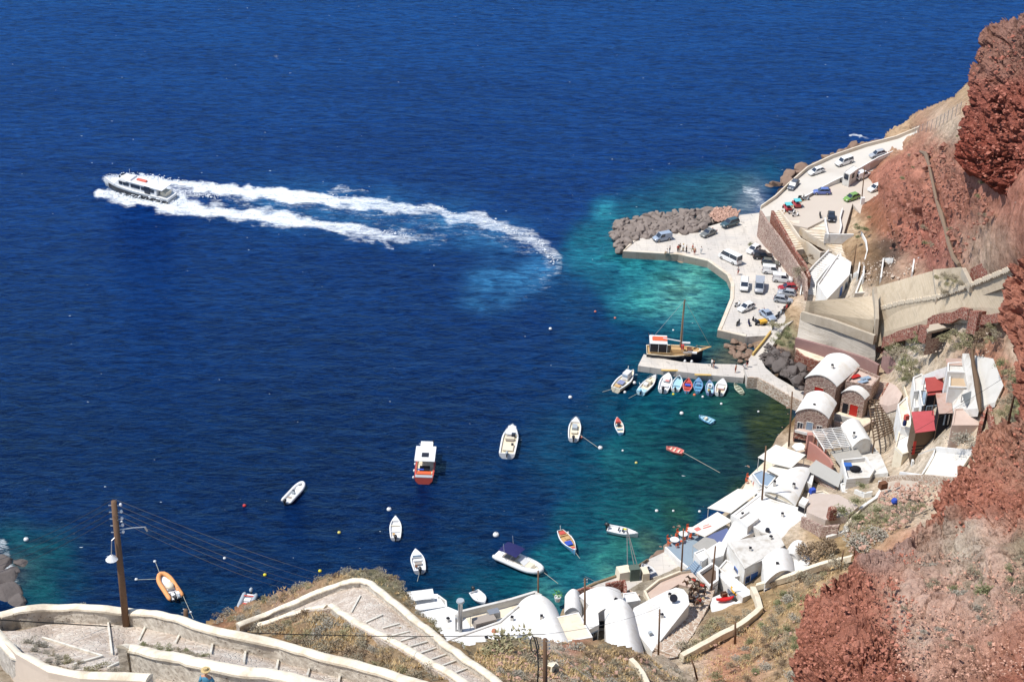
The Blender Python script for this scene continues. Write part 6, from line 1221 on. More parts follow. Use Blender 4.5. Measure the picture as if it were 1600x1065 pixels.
def ex(root, L, W, H_): outboard(root, L, H_+.1); cushion(root, -.12*L, 0, H_+.06, .2*L, W*.55, BW, 'cover', .2); bench(root, -.25*L, W*.7, H_+.06, BPINK, .08)
boat('white motorboat with red stripe, eighth in the jetty row', (1130,592), (1124,614), 2.2, .75, BW, BCR, BW, extra=ex, foredeck=.45, fine=2.0)
boat('small pale green rowing boat at the right end of the jetty row', (1147,599), (1160,614), 1.4, .45, BGRN, flat('grey_green', alb(150, 150, 130)), BGRN, extra=open_ex(BGRN), name='rowing_boat', foredeck=.1, fine=1.6, stern=.6)
def ex(root, L, W, H_):
    for x in (-.2, .05): cushion(root, x*L, 0, H_+.02, .14*L, W*.6, BHULL, 'opening', .04)
    cushion(root, -.45*L, 0, H_+.04, .06*L, W*.7, BW, 'stern_seat')
boat('white and blue boat hauled out on the quay beside the hoist', (1003,881), (1019,896), 1.9, .6, flat('quay_boat_blue', alb(110, 140, 190)), BW, BW, h=1.5, extra=ex, name='beached_boat', fine=1.8, keel=-.05)
def gulet():
    bow, st = (1098,551), (1010,547); H_ = 2.0
    root, L = boat('two coloured wooden excursion ketch with orange topped awning moored behind the jetty', bow, st, 4.6, H_, BHULL, BWD, BCR, name='wooden_sailboat', cat='sailing boat', fine=2.2, stern=.8, sheer=.35, depth=.35, inner_w=.86)
    W = 4.6
    b_ = MB(); b_.box((-.30*L, 0, H_+2.35), (.32*L, W*.72, .16), 0, .95); b_.build('awning_roof', BW, root)
    b_ = MB(); b_.box((-.28*L, .1, H_+2.5), (.26*L, W*.34, .12)); b_.build('roof_cover', BOR2, root)
    b_ = MB(); b_.box((-.30*L, 0, H_+1.0), (.30*L, W*.55, 1.6)); b_.build('deckhouse', BHULL, root)
    for sx in (-.45, -.3, -.15):
        for sy in (-1, 1): b_ = MB(); b_.box((sx*L, sy*W*.34, H_+1.3), (.08, .08, 2.1)); b_.build('post', BW, root)
    b_ = MB(); b_.box((.04*L, 0, H_+.45), (.26*L, W*.42, .7), 0, .9); b_.build('cabin_trunk', BWD, root)
    b_ = MB(); b_.box((.26*L, 0, H_+.35), (.08*L, W*.3, .5)); b_.build('fore_hatch', BROWNW, root)
    b_ = MB(); b_.tube([(.10*L, 0, H_), (.10*L, 0, H_+11.5)], [.2, .11], 8); b_.build('mast', mat('mast_wood', alb(130, 110, 90), .7, .1), root)
    b_ = MB(); b_.tube([(.085*L, .12, H_), (.085*L, .12, H_+11)], [.05, .04], 5); b_.build('mast_track', BWD, root)
    b_ = MB(); b_.tube([(.09*L, 0, H_+2.2), (-.22*L, 0, H_+2.7)], .12, 7); b_.build('boom', BW, root)
    b_ = MB(); b_.box((.13*L, -.1*W, H_+.9), (.05*L, .7, 1.4)); b_.build('folded_sail', flat('red_canvas', alb(200, 60, 50)), root)
    b_ = MB(); b_.tube([(.46*L, 0, H_+.6), (.64*L, 0, H_+1.3)], [.2, .1], 7); b_.build('bowsprit', BWD, root)
    for sy in (-1, 1): b_ = MB(); b_.tube([(.38*L, sy*.28*W, H_+.6), (.63*L, 0, H_+1.25)], .06, 5); b_.build('bowsprit_rail', BWD, root)
    for t, e in (((-.45*L, 0, H_+2), (.10*L, 0, H_+11.4)), ((.62*L, 0, H_+1.3), (.10*L, 0, H_+11.4)), ((.12*L, 2.1, H_+.3), (.10*L, 0, H_+9)), ((.12*L, -2.1, H_+.3), (.10*L, 0, H_+9))): b_ = MB(); b_.tube([t, e], .03, 4); b_.build('stay', METAL, root)
    for k, (x, y) in enumerate(((.22, -.42), (.3, -.38), (.2, .42))): b_ = MB(); b_.box((x*L, y*W, H_+.75), (.16*L, .5, .25)); b_.build('bolster', BW if k else TAUP, root)
    b_ = MB(); b_.box((-.1*L, -.47*W, H_+.6), (.76*L, .1, .1)); b_.box((-.1*L, -.47*W, H_+.3), (.76*L, .06, .06)); b_.build('side_rail', BWD, root)
    for x in (.18, .30): b_ = MB(); b_.sphere((x*L, -.53*W, 1.0), (.3, .25, .5)); b_.build('fender', BW, root, smooth=True)
    for x in (-.42, -.36): b_ = MB(); b_.tube([(x*L, .3*W, H_), (x*L-.6, .36*W, H_+2.8)], .04, 5); b_.build('ensign_staff', BROWNW, root)
gulet()
def ferry():
    bow, st = (163,281), (268,301); H_ = 1.6; W = 4.6
    A, B = P(*bow, 2.6), P(*st, 1.0); L = (P(*bow, 2.0)-P(*st, 2.0)).length; root = thing('ferry_boat', (0, 0, 0), 'fast white passenger launch with black lower hull throwing up a bow wave', 'passenger boat')
    build_hull(root, L, W, H_, BW, BW, BW, fine=2.6, stern=.9, sheer=.30, decked=True)
    S = hull_sections(L, W, H_, 2.6, .9, .30)
    b_ = MB(); secs = []
    for x, w_, z in S: secs.append([(x, -w_*1.012, z*.62), (x, -w_*.95-.02, z*.25), (x, -w_*.6, -.2), (x, 0, -.5), (x, w_*.6, -.2), (x, w_*.95+.02, z*.25), (x, w_*1.012, z*.62)])
    b_.loft(secs[:-1], closed=False); b_.add(secs[0], [tuple(range(7))]); b_.build('lower_hull', BHULL, root, fixn=True)
    def cab(x0, x1, w0, w1, z0, z1, nm, m): b_ = MB(); vs = [(x0, -w0, z0), (x1, -w1, z0), (x1, w1, z0), (x0, w0, z0), (x0+.2, -w0*.9, z1), (x1-1.6, -w1*.85, z1), (x1-1.6, w1*.85, z1), (x0+.2, w0*.9, z1)]; b_.add(vs, [(3,2,1,0),(4,5,6,7),(0,1,5,4),(1,2,6,5),(2,3,7,6),(3,0,4,7)]); return b_.build(nm, m, root, bevel=.12)
    cab(-.34*L, .32*L, .43*W, .36*W, H_, H_+1.75, 'cabin', BW)
    b_ = MB(); vs = [(-.42*L, -.45*W, H_+1.75), (.14*L, -.42*W, H_+1.78), (.14*L, .42*W, H_+1.78), (-.42*L, .45*W, H_+1.75)]; b_.add(vs+[(x, y, z+.16) for x, y, z in vs], [(3,2,1,0),(4,5,6,7),(0,1,5,4),(1,2,6,5),(2,3,7,6),(3,0,4,7)]); b_.build('cabin_roof', BW, root)
    cab(.05*L, .26*L, .34*W, .28*W, H_+1.75, H_+2.3, 'wheelhouse', BW)
    for k, (x, w_) in enumerate(((-.27, .9), (-.13, .8), (-.02, 2.4), (.12, 1.5), (.20, .9))):
        for sy in (-1, 1): b_ = MB(); yy = .43*W-(x+.34)/.66*.07*W+.02; b_.box((x*L, sy*yy*.975, H_+1.0), (w_, .14, .75)); b_.build('cabin_window', GLASS, root)
    for sy in (-1, 1):
        b_ = MB(); b_.box((-.20*L, sy*.43*W, H_+1.0), (1.4, .2, 1.8)); b_.build('door', GLASS, root)
        for k in range(3): b_ = MB(); b_.box(((.265+.012*k)*L-.6, sy*(.20-.05*k)*W, H_+1.55+.4), (.1, .5, .4)); b_.build('front_window', GLASS, root)
    b_ = MB(); b_.box((-.06*L, 0, H_+2.1), (2.6, .8, .4)); b_.build('life_raft', flat('life_raft_orange', alb(230, 120, 100)), root, bevel=.1)
    b_ = MB(); b_.tube([(-.30*L, 0, H_+2.2), (-.31*L, 0, H_+4.6)], .05); b_.build('mast', BW, root)
    b_ = MB(); b_.tube([(.12*L, 0, H_+2.9), (.12*L, 0, H_+4.2)], .04); b_.build('antenna', BW, root)
    b_ = MB(); b_.box((-.41*L, 0, H_+.5), (1.6, W*.5, .9)); b_.build('stern_bench', BCR, root)
    b_ = MB(); b_.box((-.44*L, 0, H_+.9), (.08, W*.8, .08)); b_.box((-.44*L, W*.4, H_+.5), (.08, .08, .8)).box((-.44*L, -W*.4, H_+.5), (.08, .08, .8)); b_.build('stern_rail', METAL, root)
    rail(root, L, W*.9, H_+.5, m=METAL, hgt=.8)
    c = (P(*bow, 2.2)+P(*st, 2.2))/2; d = P(*bow, 2.2)-P(*st, 2.2); root.location = (c.x, c.y, .35); root.rotation_euler = (0, -R(4.0), math.atan2(d.y, d.x))
ferry()
b = MB(); rs = random.Random(4)
def spray(pts, n, sp, hmax):
    for _ in range(n):
        k = rs.random()*(len(pts)-1); i = int(k); f = k-i; x = pts[i][0]+(pts[i+1][0]-pts[i][0])*f+rs.gauss(0, sp); y = pts[i][1]+(pts[i+1][1]-pts[i][1])*f+rs.gauss(0, sp*.5)
        c = P(x, y, rs.random()**2*hmax); s_ = rs.uniform(.03, .13)*(1.6 if rs.random() < .15 else 1); b.sphere(c, (s_*1.6, s_*1.2, s_*.7), 5, 3)
spray([(160,299),(180,304),(210,306),(250,312),(300,320)], 420, 5, 1.6); spray([(172,276),(210,272),(250,278),(300,286),(360,292)], 380, 4, 1.8); spray([(268,300),(300,302),(340,308)], 160, 4, .6)
spray([(340,294),(500,308),(660,324),(760,344),(840,375),(868,410)], 420, 5, .4); spray([(300,322),(420,336),(540,354),(640,368)], 300, 4, .4)
o = b.build('sea_spray', flat('spray_white', (.82, .84, .86), .8, .1)); o['kind'] = 'stuff'
bu = thing('mooring_buoy', (0, 0, -50), 'x', 'buoy'); b = MB(); b.sphere((0, 0, .1), (.42, .42, .38), 12, 8); BUF = b.build('float', BW, bu, smooth=True)
b = MB(); b.tube([(0, 0, .4), (0, 0, .62)], .07, 6); b.build('ring', METAL, bu)
BU = [(775,836,1.25,BW,'large round white buoy off the stern of the white inflatable cruiser'),(608,796,1.0,BW,'white buoy just off the plain white open boat'),(891,621,.9,BW,'white buoy above the centre boat'),(938,700,1.0,BW,'white buoy at the end of the line from the boat with the maroon engine'),
 (860,514,.8,BW,'lone white buoy in open water left of the jetty'),(530,832,.7,flat('buoy_ochre', alb(226, 210, 120)),'small ochre buoy between the white inflatable and the open boat'),(382,790,.75,flat('buoy_red', alb(210, 60, 60)),'small red buoy right of the leaning pole'),
 (414,898,.7,flat('buoy_yellow', alb(240, 220, 60)),'yellow buoy nearest the grey inflatable'),(500,892,.7,flat('buoy_yellow', (1, 1, 0)),'yellow buoy above the zigzag corner'),(930,487,.6,flat('buoy_coral', alb(220, 120, 100)),'tiny coral buoy near the turquoise shallows'),(961,497,.6,flat('buoy_coral', (1, 1, 1)),'coral buoy in the shallows off the quay'),
 (976,613,.8,BW,'white buoy under the stern of the caique'),(968,611,.6,flat('buoy_coral', (1, 1, 1)),'small pink buoy beside the caique'),(1065,646,.9,BW,'white buoy below the jetty row'),(1098,620,.6,BW,'elongated white float below the blue boat'),(1127,631,.6,BW,'white float right of the jetty row'),
 (1052,616,.6,flat('buoy_yellow', (1, 1, 0)),'yellow float behind the pale blue floored boat'),(1085,617,.7,flat('buoy_orange', alb(235, 120, 80)),'orange float behind the mid blue boat'),(1026,798,.7,BW,'white float off the long awning'),(1093,799,.6,BW,'white float close to the long awning'),(41,843,1.0,BW,'white buoy in the green shallows at the far left'),
 (213,905,.6,BW,'white buoy left of the orange inflatable'),(242,877,.6,BW,'pale buoy above the orange inflatable'),(190,815,.5,BW,'tiny white buoy beside the leaning pole'),(351,872,.6,BW,'grey white buoy under the wires'),(1052,516,.5,BW,'white float beside the wooden sailing boat'),(973,704,.5,BW,'white float in the green water left of the pink dinghy'),
 (994,723,.6,flat('buoy_ochre', (1, 1, 1)),'ochre float among weed at the centre of the bay'),(1052,798,.5,BW,'faint white float off the round tables'),(837,926,.8,BW,'pinkish white buoy beside the thin pole above the houses'),(1185,643,.5,BW,'white float near the brown shallows')]
first = True
for x, y, s_, m_, lab in BU:
    p = P(x, y, 0)
    if first: c = bu; c.location = p; c.scale = (s_,)*3; c['label'] = lab; c['group'] = 'mooring buoys'; first = False
    else: c = copy_thing(bu, p, 0, s_, lab, 'mooring buoys')
    kid = [k for k in (KIDS.get(c.name) or [])]
    if m_ is not BW:
        fl = [o_ for o_ in COL.objects if o_.parent == c and o_.name.startswith('float')][0]; fl.data = fl.data.copy(); fl.data.materials[0] = m_
def line(a, c, label, r=.035, sag=0, m=None, ha=0, hb=0, n=8, name='mooring_line', cat='rope'):
    A, B = P(*a, ha), P(*c, hb); pts = [A.lerp(B, i/n)-Vector((0, 0, sag*math.sin(math.pi*i/n))) for i in range(n+1)]
    b_ = MB(); b_.tube(pts, r, 4); tag(b_.build(name, m or flat('rope', alb(200, 196, 180), .9, .1)), label, cat)
line((905,678), (936,700), 'line from the boat with the maroon engine to its buoy', ha=.8, hb=.15)
line((1067,706), (1125,738), 'long line running from the pink dinghy to the shore', ha=.6, hb=.05); line((962,606), (941,612), 'line leading left from the caique', ha=1, hb=.05)
line((849,893), (872,911), 'anchor line from the bow of the white inflatable cruiser', ha=.8, hb=.05, sag=.0); line((656,891), (652,908), 'stern line of the speedboat nearest the zigzag lane', ha=.6, hb=.05)
line((250,896), (243,878), 'bow line of the orange inflatable', ha=.6, hb=.05); line((213,905), (244,904), 'side line of the orange inflatable', ha=.1, hb=.5); line((286,930), (302,966), 'stern line of the orange inflatable', ha=.5, hb=.1)
line((899,862), (906,872), 'line under the bow of the fishing boat', ha=.6, hb=.05); line((1001,612), (982,622), 'stern line of the diagonal pale blue boat', ha=.6, hb=.05)
def paint(name, c): 
    if name in MATS: return MATS[name]
    m = NT(name, .3, .5); m.color(m.mix(m.gray(m.noise(2.5, 4), .4, .7), c, sc3(c, .86))); m.b.inputs['Coat Weight'].default_value = .4; MATS[name] = m.m; return m.m
TYRE = flat('tyre_rubber', (.02, .02, .02), .9, .1); RIM = flat('wheel_rim', alb(180, 180, 182), .4, .5, .5); LAMP = flat('headlight_glass', alb(225, 228, 230), .15, .6); TAIL = flat('tail_light', alb(190, 40, 36), .3, .5); PLASTIC = flat('black_bumper', (.04, .04, .042), .7, .2)
def make_vehicle(name, kind, body_m, label, cat, group):
    """hatch, suv, van, minibus, pickup, sedan: lofted body with a tapered glasshouse"""
    dims = {'hatch': (4.0, 1.68, 1.46), 'sedan': (4.4, 1.72, 1.42), 'estate': (4.7, 1.78, 1.55), 'suv': (4.4, 1.8, 1.78), 'van': (4.3, 1.78, 1.85), 'minibus': (5.5, 2.0, 2.3), 'truck': (5.0, 1.9, 2.2)}[kind]
    L, W, T = dims; root = thing(name, (0, 0, 0), label, cat, group)
    hood = {'hatch': .86, 'sedan': .86, 'estate': .9, 'suv': 1.05, 'van': 1.05, 'minibus': 1.25, 'truck': 1.15}[kind]
    prof = {'hatch': dict(nose=.50, cowl=.23, wtop=.04, rtop=-.36, tail=-.48), 'sedan': dict(nose=.50, cowl=.20, wtop=.04, rtop=-.22, tail=-.36), 'estate': dict(nose=.5, cowl=.22, wtop=.06, rtop=-.42, tail=-.49),
            'suv': dict(nose=.5, cowl=.24, wtop=.10, rtop=-.46, tail=-.495), 'van': dict(nose=.5, cowl=.30, wtop=.14, rtop=-.475, tail=-.495), 'minibus': dict(nose=.5, cowl=.40, wtop=.27, rtop=-.48, tail=-.495), 'truck': dict(nose=.5, cowl=.36, wtop=.24, rtop=.06, tail=.04)}[kind]
    zb = .28; belt = hood+.02
    xs = [-.5, -.49, -.42, -.25, 0, .2, .38, .46, .5]; secs = []
    for t in xs:
        e = 1-.16*max(0, (abs(t)-.36)/.14)**2; w_ = W/2*e; zt = belt
        if t > prof['cowl']: zt = belt-(belt-hood*.80)*((t-prof['cowl'])/(.5-prof['cowl']))**1.6
        if kind == 'sedan' and t < prof['tail']: zt = belt-.03
        if kind in ('pickup',): zt = .8
        zt2 = zt-(.10 if abs(t) > .485 else 0); zl = zb+(.12 if abs(t) > .485 else 0)
        secs.append([(t*L, -w_*.96, zl), (t*L, -w_, (zl+zt2)*.5), (t*L, -w_*.97, zt2-.08), (t*L, -w_*.86, zt2), (t*L, w_*.86, zt2), (t*L, w_*.97, zt2-.08), (t*L, w_, (zl+zt2)*.5), (t*L, w_*.96, zl)])
    b_ = MB(); b_.loft(secs); b_.build('body', body_m, root, smooth='auto', fixn=True)
    a0, a1, a2, a3 = prof['cowl']*L, prof['wtop']*L, prof['rtop']*L, prof['tail']*L; wb, wt = W/2*.88, W/2*(.76 if kind in ('hatch', 'sedan', 'estate') else .84)
    b_ = MB(); b_.add([(a0, -wb, belt-.02), (a0, wb, belt-.02), (a3, wb, belt-.02), (a3, -wb, belt-.02), (a1, -wt, T-.05), (a1, wt, T-.05), (a2, wt, T-.05), (a2, -wt, T-.05)], [(3,2,1,0),(4,5,6,7),(0,1,5,4),(1,2,6,5),(2,3,7,6),(3,0,4,7)])
    b_.build('windows', GLASS, root, fixn=True)
    b_ = MB(); r0, r1 = a1+.06, a2-.04; w2 = wt+.03
    b_.add([(r0, -w2*.96, T-.06), (r0, w2*.96, T-.06), (r1, w2*.96, T-.06), (r1, -w2*.96, T-.06), (r0-.12, -w2*.86, T), (r0-.12, w2*.86, T), (r1+.1, w2*.86, T), (r1+.1, -w2*.86, T)], [(3,2,1,0),(4,5,6,7),(0,1,5,4),(1,2,6,5),(2,3,7,6),(3,0,4,7)])
    def pil(x, xt, wd=.10):
        for s in (-1, 1): b_.bar((x, s*(wb+.012), belt-.03), (xt, s*(wt+.012), T-.05), wd, .05)
    pil(a0, a1, .08); pil(a3+.03, a2, .14); mid = (a1+a2)/2; pil(mid+.05, mid, .09)
    if kind in ('van',):
        for s in (-1, 1): b_.add([(a1-.9, s*(wb+.02), belt-.04), (a3, s*(wb+.02), belt-.04), (a2, s*(wt+.02), T-.04), (a1-.9, s*(wt+.02), T-.04)], [(0, 1, 2, 3)])
    b_.build('roof', body_m, root, fixn=True)
    if kind == 'truck':
        b_ = MB(); b_.box((-.21*L, 0, 1.35), (.56*L, W*1.0, 1.5)); b_.build('cargo_box', body_m, root, bevel=.04)
    wr = .33 if T < 1.7 else .37
    for sx in (.31, -.30):
        for sy in (-1, 1):
            b_ = MB(); y = sy*W*.44; b_.tube([(sx*L, y-.10, wr), (sx*L, y+.12*1, wr)], wr, 14); o_ = b_.build('wheel', TYRE, root); b_ = MB(); b_.tube([(sx*L, y+sy*.125, wr), (sx*L, y+sy*.14, wr)], wr*.6, 10); KIDS.setdefault(o_.name, []); b_.build('hubcap', RIM, o_)
    for sy in (-1, 1):
        b_ = MB(); b_.box((.487*L, sy*W*.34, hood*.72), (.10, .34, .16)); b_.build('headlight', LAMP, root)
        b_ = MB(); b_.box((-.492*L, sy*W*.38, belt*.9), (.06, .18, .30)); b_.build('tail_light', TAIL, root)
        b_ = MB(); b_.box((a0-.25, sy*(W/2+.08), belt+.05), (.12, .16, .12)); b_.build('mirror', body_m, root)
    b_ = MB(); b_.box((.493*L, 0, .40), (.10, W*.86, .22)); b_.build('front_bumper', PLASTIC if kind in ('van', 'suv', 'truck') else body_m, root, bevel=.03)
    b_ = MB(); b_.box((-.495*L, 0, .42), (.10, W*.86, .22)); b_.build('rear_bumper', PLASTIC if kind in ('van', 'suv', 'truck') else body_m, root, bevel=.03)
    return root, L
CW = paint('white_car_paint', (.78, .78, .77)); CS = paint('silver_car_paint', alb(178, 182, 188)); CDG = paint('dark_grey_car_paint', alb(92, 98, 108)); CBL = paint('blue_car_paint', alb(104, 124, 190)); CGR = paint('green_car_paint', alb(130, 172, 86)); CBK = paint('black_car_paint', (.015, .015, .018)); CRD = paint('red_car_paint', alb(176, 50, 54)); CTL = paint('teal_car_paint', alb(74, 100, 108)); COL_ = paint('olive_car_paint', alb(110, 112, 104)); CLB = paint('pale_blue_car_paint', alb(168, 182, 200)); CDS = paint('dusty_grey_paint', alb(124, 126, 122)); TURQ_M = flat('turquoise_cover', alb(110, 200, 206), .8, .1)
cars = [  # kind, paint, front px, rear px, elevation, label
 ('hatch', CS, (1357,248), (1386,240), 10.9, 'silver hatchback highest on the coast road'),
 ('suv', CW, (1303,262), (1335,251), 9.5, 'white long off road car with black windows on the coast road'),
 ('hatch', CW, (1263,275), (1288,267), 7.9, 'plain white hatchback on the coast road beside the parapet'),
 ('hatch', CDG, (1234,299), (1245,286), 6.7, 'dark grey car climbing the coast road behind the white one'),
 ('hatch', CBL, (1270,303), (1298,303), 7.5, 'violet blue hatchback at the upper car park edge'),
 ('hatch', CGR, (1318,316), (1343,308), 8.1, 'bright green hatchback beside the tall pole'),
 ('hatch', CW, (1357,301), (1379,293), 8.8, 'white car tight against the red cliff'),
 ('van', CW, (1358,273), (1335,283), 8.8, 'white van beside the small kiosk'),
 ('hatch', CBK, (1299,351), (1298,335), 7.75, 'black car parked between white kerb walls'),
 ('van', CLB, (1019,378), (1050,372), 1.62, 'pale blue grey van by the boulders at the quay tip'),
 ('sedan', CDS, (1092,373), (1121,361), 1.62, 'dusty grey car on the pale gravel beside the boulders'),
 ('estate', CTL, (1125,356), (1155,347), 1.9, 'dark teal estate car by the pinkish rubble heap'),
 ('minibus', CW, (1125,400), (1156,415), 1.62, 'white minibus at the edge of the quay'),
 ('hatch', CW, (1168,398), (1186,388), 1.62, 'white car with black roof frame near the rubble garden'),
 ('suv', CBK, (1208,404), (1175,403), 1.62, 'black off road car in the row under the stone wall'),
 ('hatch', COL_, (1217,415), (1190,412), 1.62, 'olive grey car half hidden behind the first white van'),
 ('van', CW, (1222,428), (1190,425), 1.62, 'upper of two white delivery vans under the stone wall'),
 ('van', CW, (1238,441), (1206,438), 1.62, 'lower of two white delivery vans under the stone wall'),
 ('hatch', CRD, (1214,453), (1246,452), 1.62, 'dark red car squeezed between the white van and silver cars'),
 ('hatch', CS, (1216,459), (1242,463), 1.62, 'silver grey hatchback next to the red car'),
 ('hatch', CS, (1239,474), (1208,469), 1.62, 'pale silver hatchback nearest the motorbikes'),
 ('van', CW, (1162,460), (1163,440), 1.62, 'small white van facing the camera on the open quay'),
 ('truck', CS, (1185,464), (1187,440), 1.62, 'white fronted pickup with silver covered bed facing the camera'),
 ('hatch', CW, (1152,489), (1179,478), 1.62, 'white hatchback with dark windows near the quay corner'),
 ('sedan', CLB, (1210,504), (1188,487), 1.62, 'pale blue grey saloon parked diagonally by the motorbikes')]
for kind, m_, fr_, re_, h_, lab in cars:
    nm = {'van': 'parked_van', 'minibus': 'minibus', 'truck': 'pickup_truck'}.get(kind, 'parked_car'); cat = {'van': 'van', 'minibus': 'minibus', 'truck': 'pickup truck'}.get(kind, 'car')
    root, L = make_vehicle(nm, kind, m_, lab, cat, 'vehicles parked at the harbour')
    A, B = P(*fr_, h_), P(*re_, h_); d = A-B; root.location = (A+B)/2; root.rotation_euler = (0, 0, math.atan2(d.y, d.x))
    if h_ > 3:
        lay = ROADL if lab.find('coast road') >= 0 else PARKL
        za, zb2 = lay.at(*fr_), lay.at(*re_); c = (za+zb2)/2; dd = za-zb2; root.location = c+Vector((0, 0, .05)); root.rotation_euler = (0, -math.atan2(dd.z, math.hypot(dd.x, dd.y)), math.atan2(dd.y, dd.x))
for (x, y, lab) in ((1230,325,'red open buggy with turquoise canopy, left of the pair'), (1244,319,'red open buggy with turquoise canopy, right of the pair')):
    root = thing('beach_buggy', PARKL.at(x, y+3), lab, 'buggy', 'red buggies', rz=R(100)); b = MB()
    b.loft([[(t, -.7*e, .35), (t, -.75*e, .8), (t, -.6*e, zt), (t, .6*e, zt), (t, .75*e, .8), (t, .7*e, .35)] for t, e, zt in ((-1.5, .85, .9), (-1.2, 1, 1.0), (.2, 1, .95), (1.1, .95, .92), (1.5, .75, .75))]); b.build('body', CRD, root, smooth='auto', fixn=True)
    b = MB(); b.box((-.5, 0, 1.75), (1.7, 1.5, .08)); b.build('canopy', TURQ_M, root)
    for sx in (-1.2, .3):
        for sy in (-.62, .62): b = MB(); b.tube([(sx, sy, .9), (sx*.95, sy, 1.72)], .035, 5); b.build('post', METAL, root)
    for sx in (-1, 1):
        for sy in (-.7, .7): b = MB(); b.tube([(sx, sy-.1, .32), (sx, sy+.1, .32)], .32, 12); b.build('wheel', TYRE, root)
    b = MB(); b.box((.35, 0, 1.2), (.05, 1.2, .5)); b.build('windscreen', GLASS, root)
def make_scooter(m_, label, group):
    root = thing('parked_scooter', (0, 0, 0), label, 'scooter', group)
    for x in (-.62, .62): b = MB(); b.tube([(x, -.06, .26), (x, .06, .26)], .26, 12); b.build('wheel', TYRE, root)
    b = MB(); b.loft([[(x, -w_, z0), (x, -w_, z1), (x, w_, z1), (x, w_, z0)] for x, w_, z0, z1 in ((-.8, .08, .5, .72), (-.5, .18, .3, .75), (-.05, .16, .25, .6), (.1, .15, .25, .36), (.38, .15, .25, .38), (.5, .18, .3, .8), (.62, .1, .45, .95))]); b.build('fairing', m_, root, fixn=True)
    b = MB(); b.box((-.35, 0, .80), (.75, .28, .12)); b.build('seat', TYRE, root, bevel=.03)
    b = MB(); b.tube([(.52, 0, .85), (.45, 0, 1.1)], .03, 5); b.tube([(.45, -.33, 1.1), (.45, .33, 1.1)], .025, 5); b.build('handlebar', TYRE, root)
    b = MB(); b.box((.66, 0, .9), (.06, .16, .12)); b.build('headlight', LAMP, root)
    return root
SG = 'parked scooters and motorbikes'
scoot = [(1152,478,1.62,40,BW,'white quad like scooter left of the white hatchback'),(1153,507,1.62,60,BHULL,'dark scooter nearest the quay corner'),(1170,507,1.62,90,BNAVY,'blue black scooter between the dark one and the yellow carrier'),(1179,503,1.62,120,BHULL,'dark scooter touching the yellow carrier'),
 (1207,513,1.62,80,BHULL,'grey scooter at the top of the walkway'),(1214,497,1.62,50,BHULL,'motorbike at the lower end of the bike row'),(1218,492,1.62,50,BGRY,'grey motorbike second in the bike row'),(1223,488,1.62,50,BHULL,'black motorbike third in the bike row'),(1227,483,1.62,50,CRD,'maroon motorbike fourth in the bike row'),(1232,479,1.62,50,BHULL,'black motorbike at the upper end of the bike row'),
 (1237,334,7.4,20,BW,'white scooter left of the pair below the buggies'),(1243,338,7.4,20,BW,'white scooter right of the pair below the buggies'),(1252,311,7.6,10,BHULL,'dark scooter beside the buggies at the wall'),(1259,313,7.6,10,BGRY,'grey scooter between the buggies and the blue car'),(1281,339,7.6,85,BHULL,'dark scooter left of the black car'),(1316,286,8.2,150,BHULL,'dark motorbike in front of the kiosk')]
for x, y, h_, a, m_, lab in scoot:
    s_ = make_scooter(m_, lab, SG); s_.location = PARKL.at(x, y)+Vector((0, 0, .03)) if h_ > 3 else P(x, y, h_); s_.rotation_euler = (0, 0, R(a))
root = thing('yellow_carrier', P(1188, 507, 1.62), 'yellow three wheeled carrier with open bed beside the scooters', 'carrier', rz=R(200)); b = MB(); b.box((-.5, 0, .7), (1.6, 1.2, .5)); b.build('cargo_bed', flat('yellow_paint', alb(226, 176, 60)), root)
b = MB(); b.box((.7, 0, .8), (.8, .7, .5), 0, .8); b.build('front_cowl', BHULL, root)
for x, y in ((-.6, -.6), (-.6, .6), (1.0, 0)): b = MB(); b.tube([(x, y-.08, .28), (x, y+.08, .28)], .28, 10); b.build('wheel', TYRE, root)

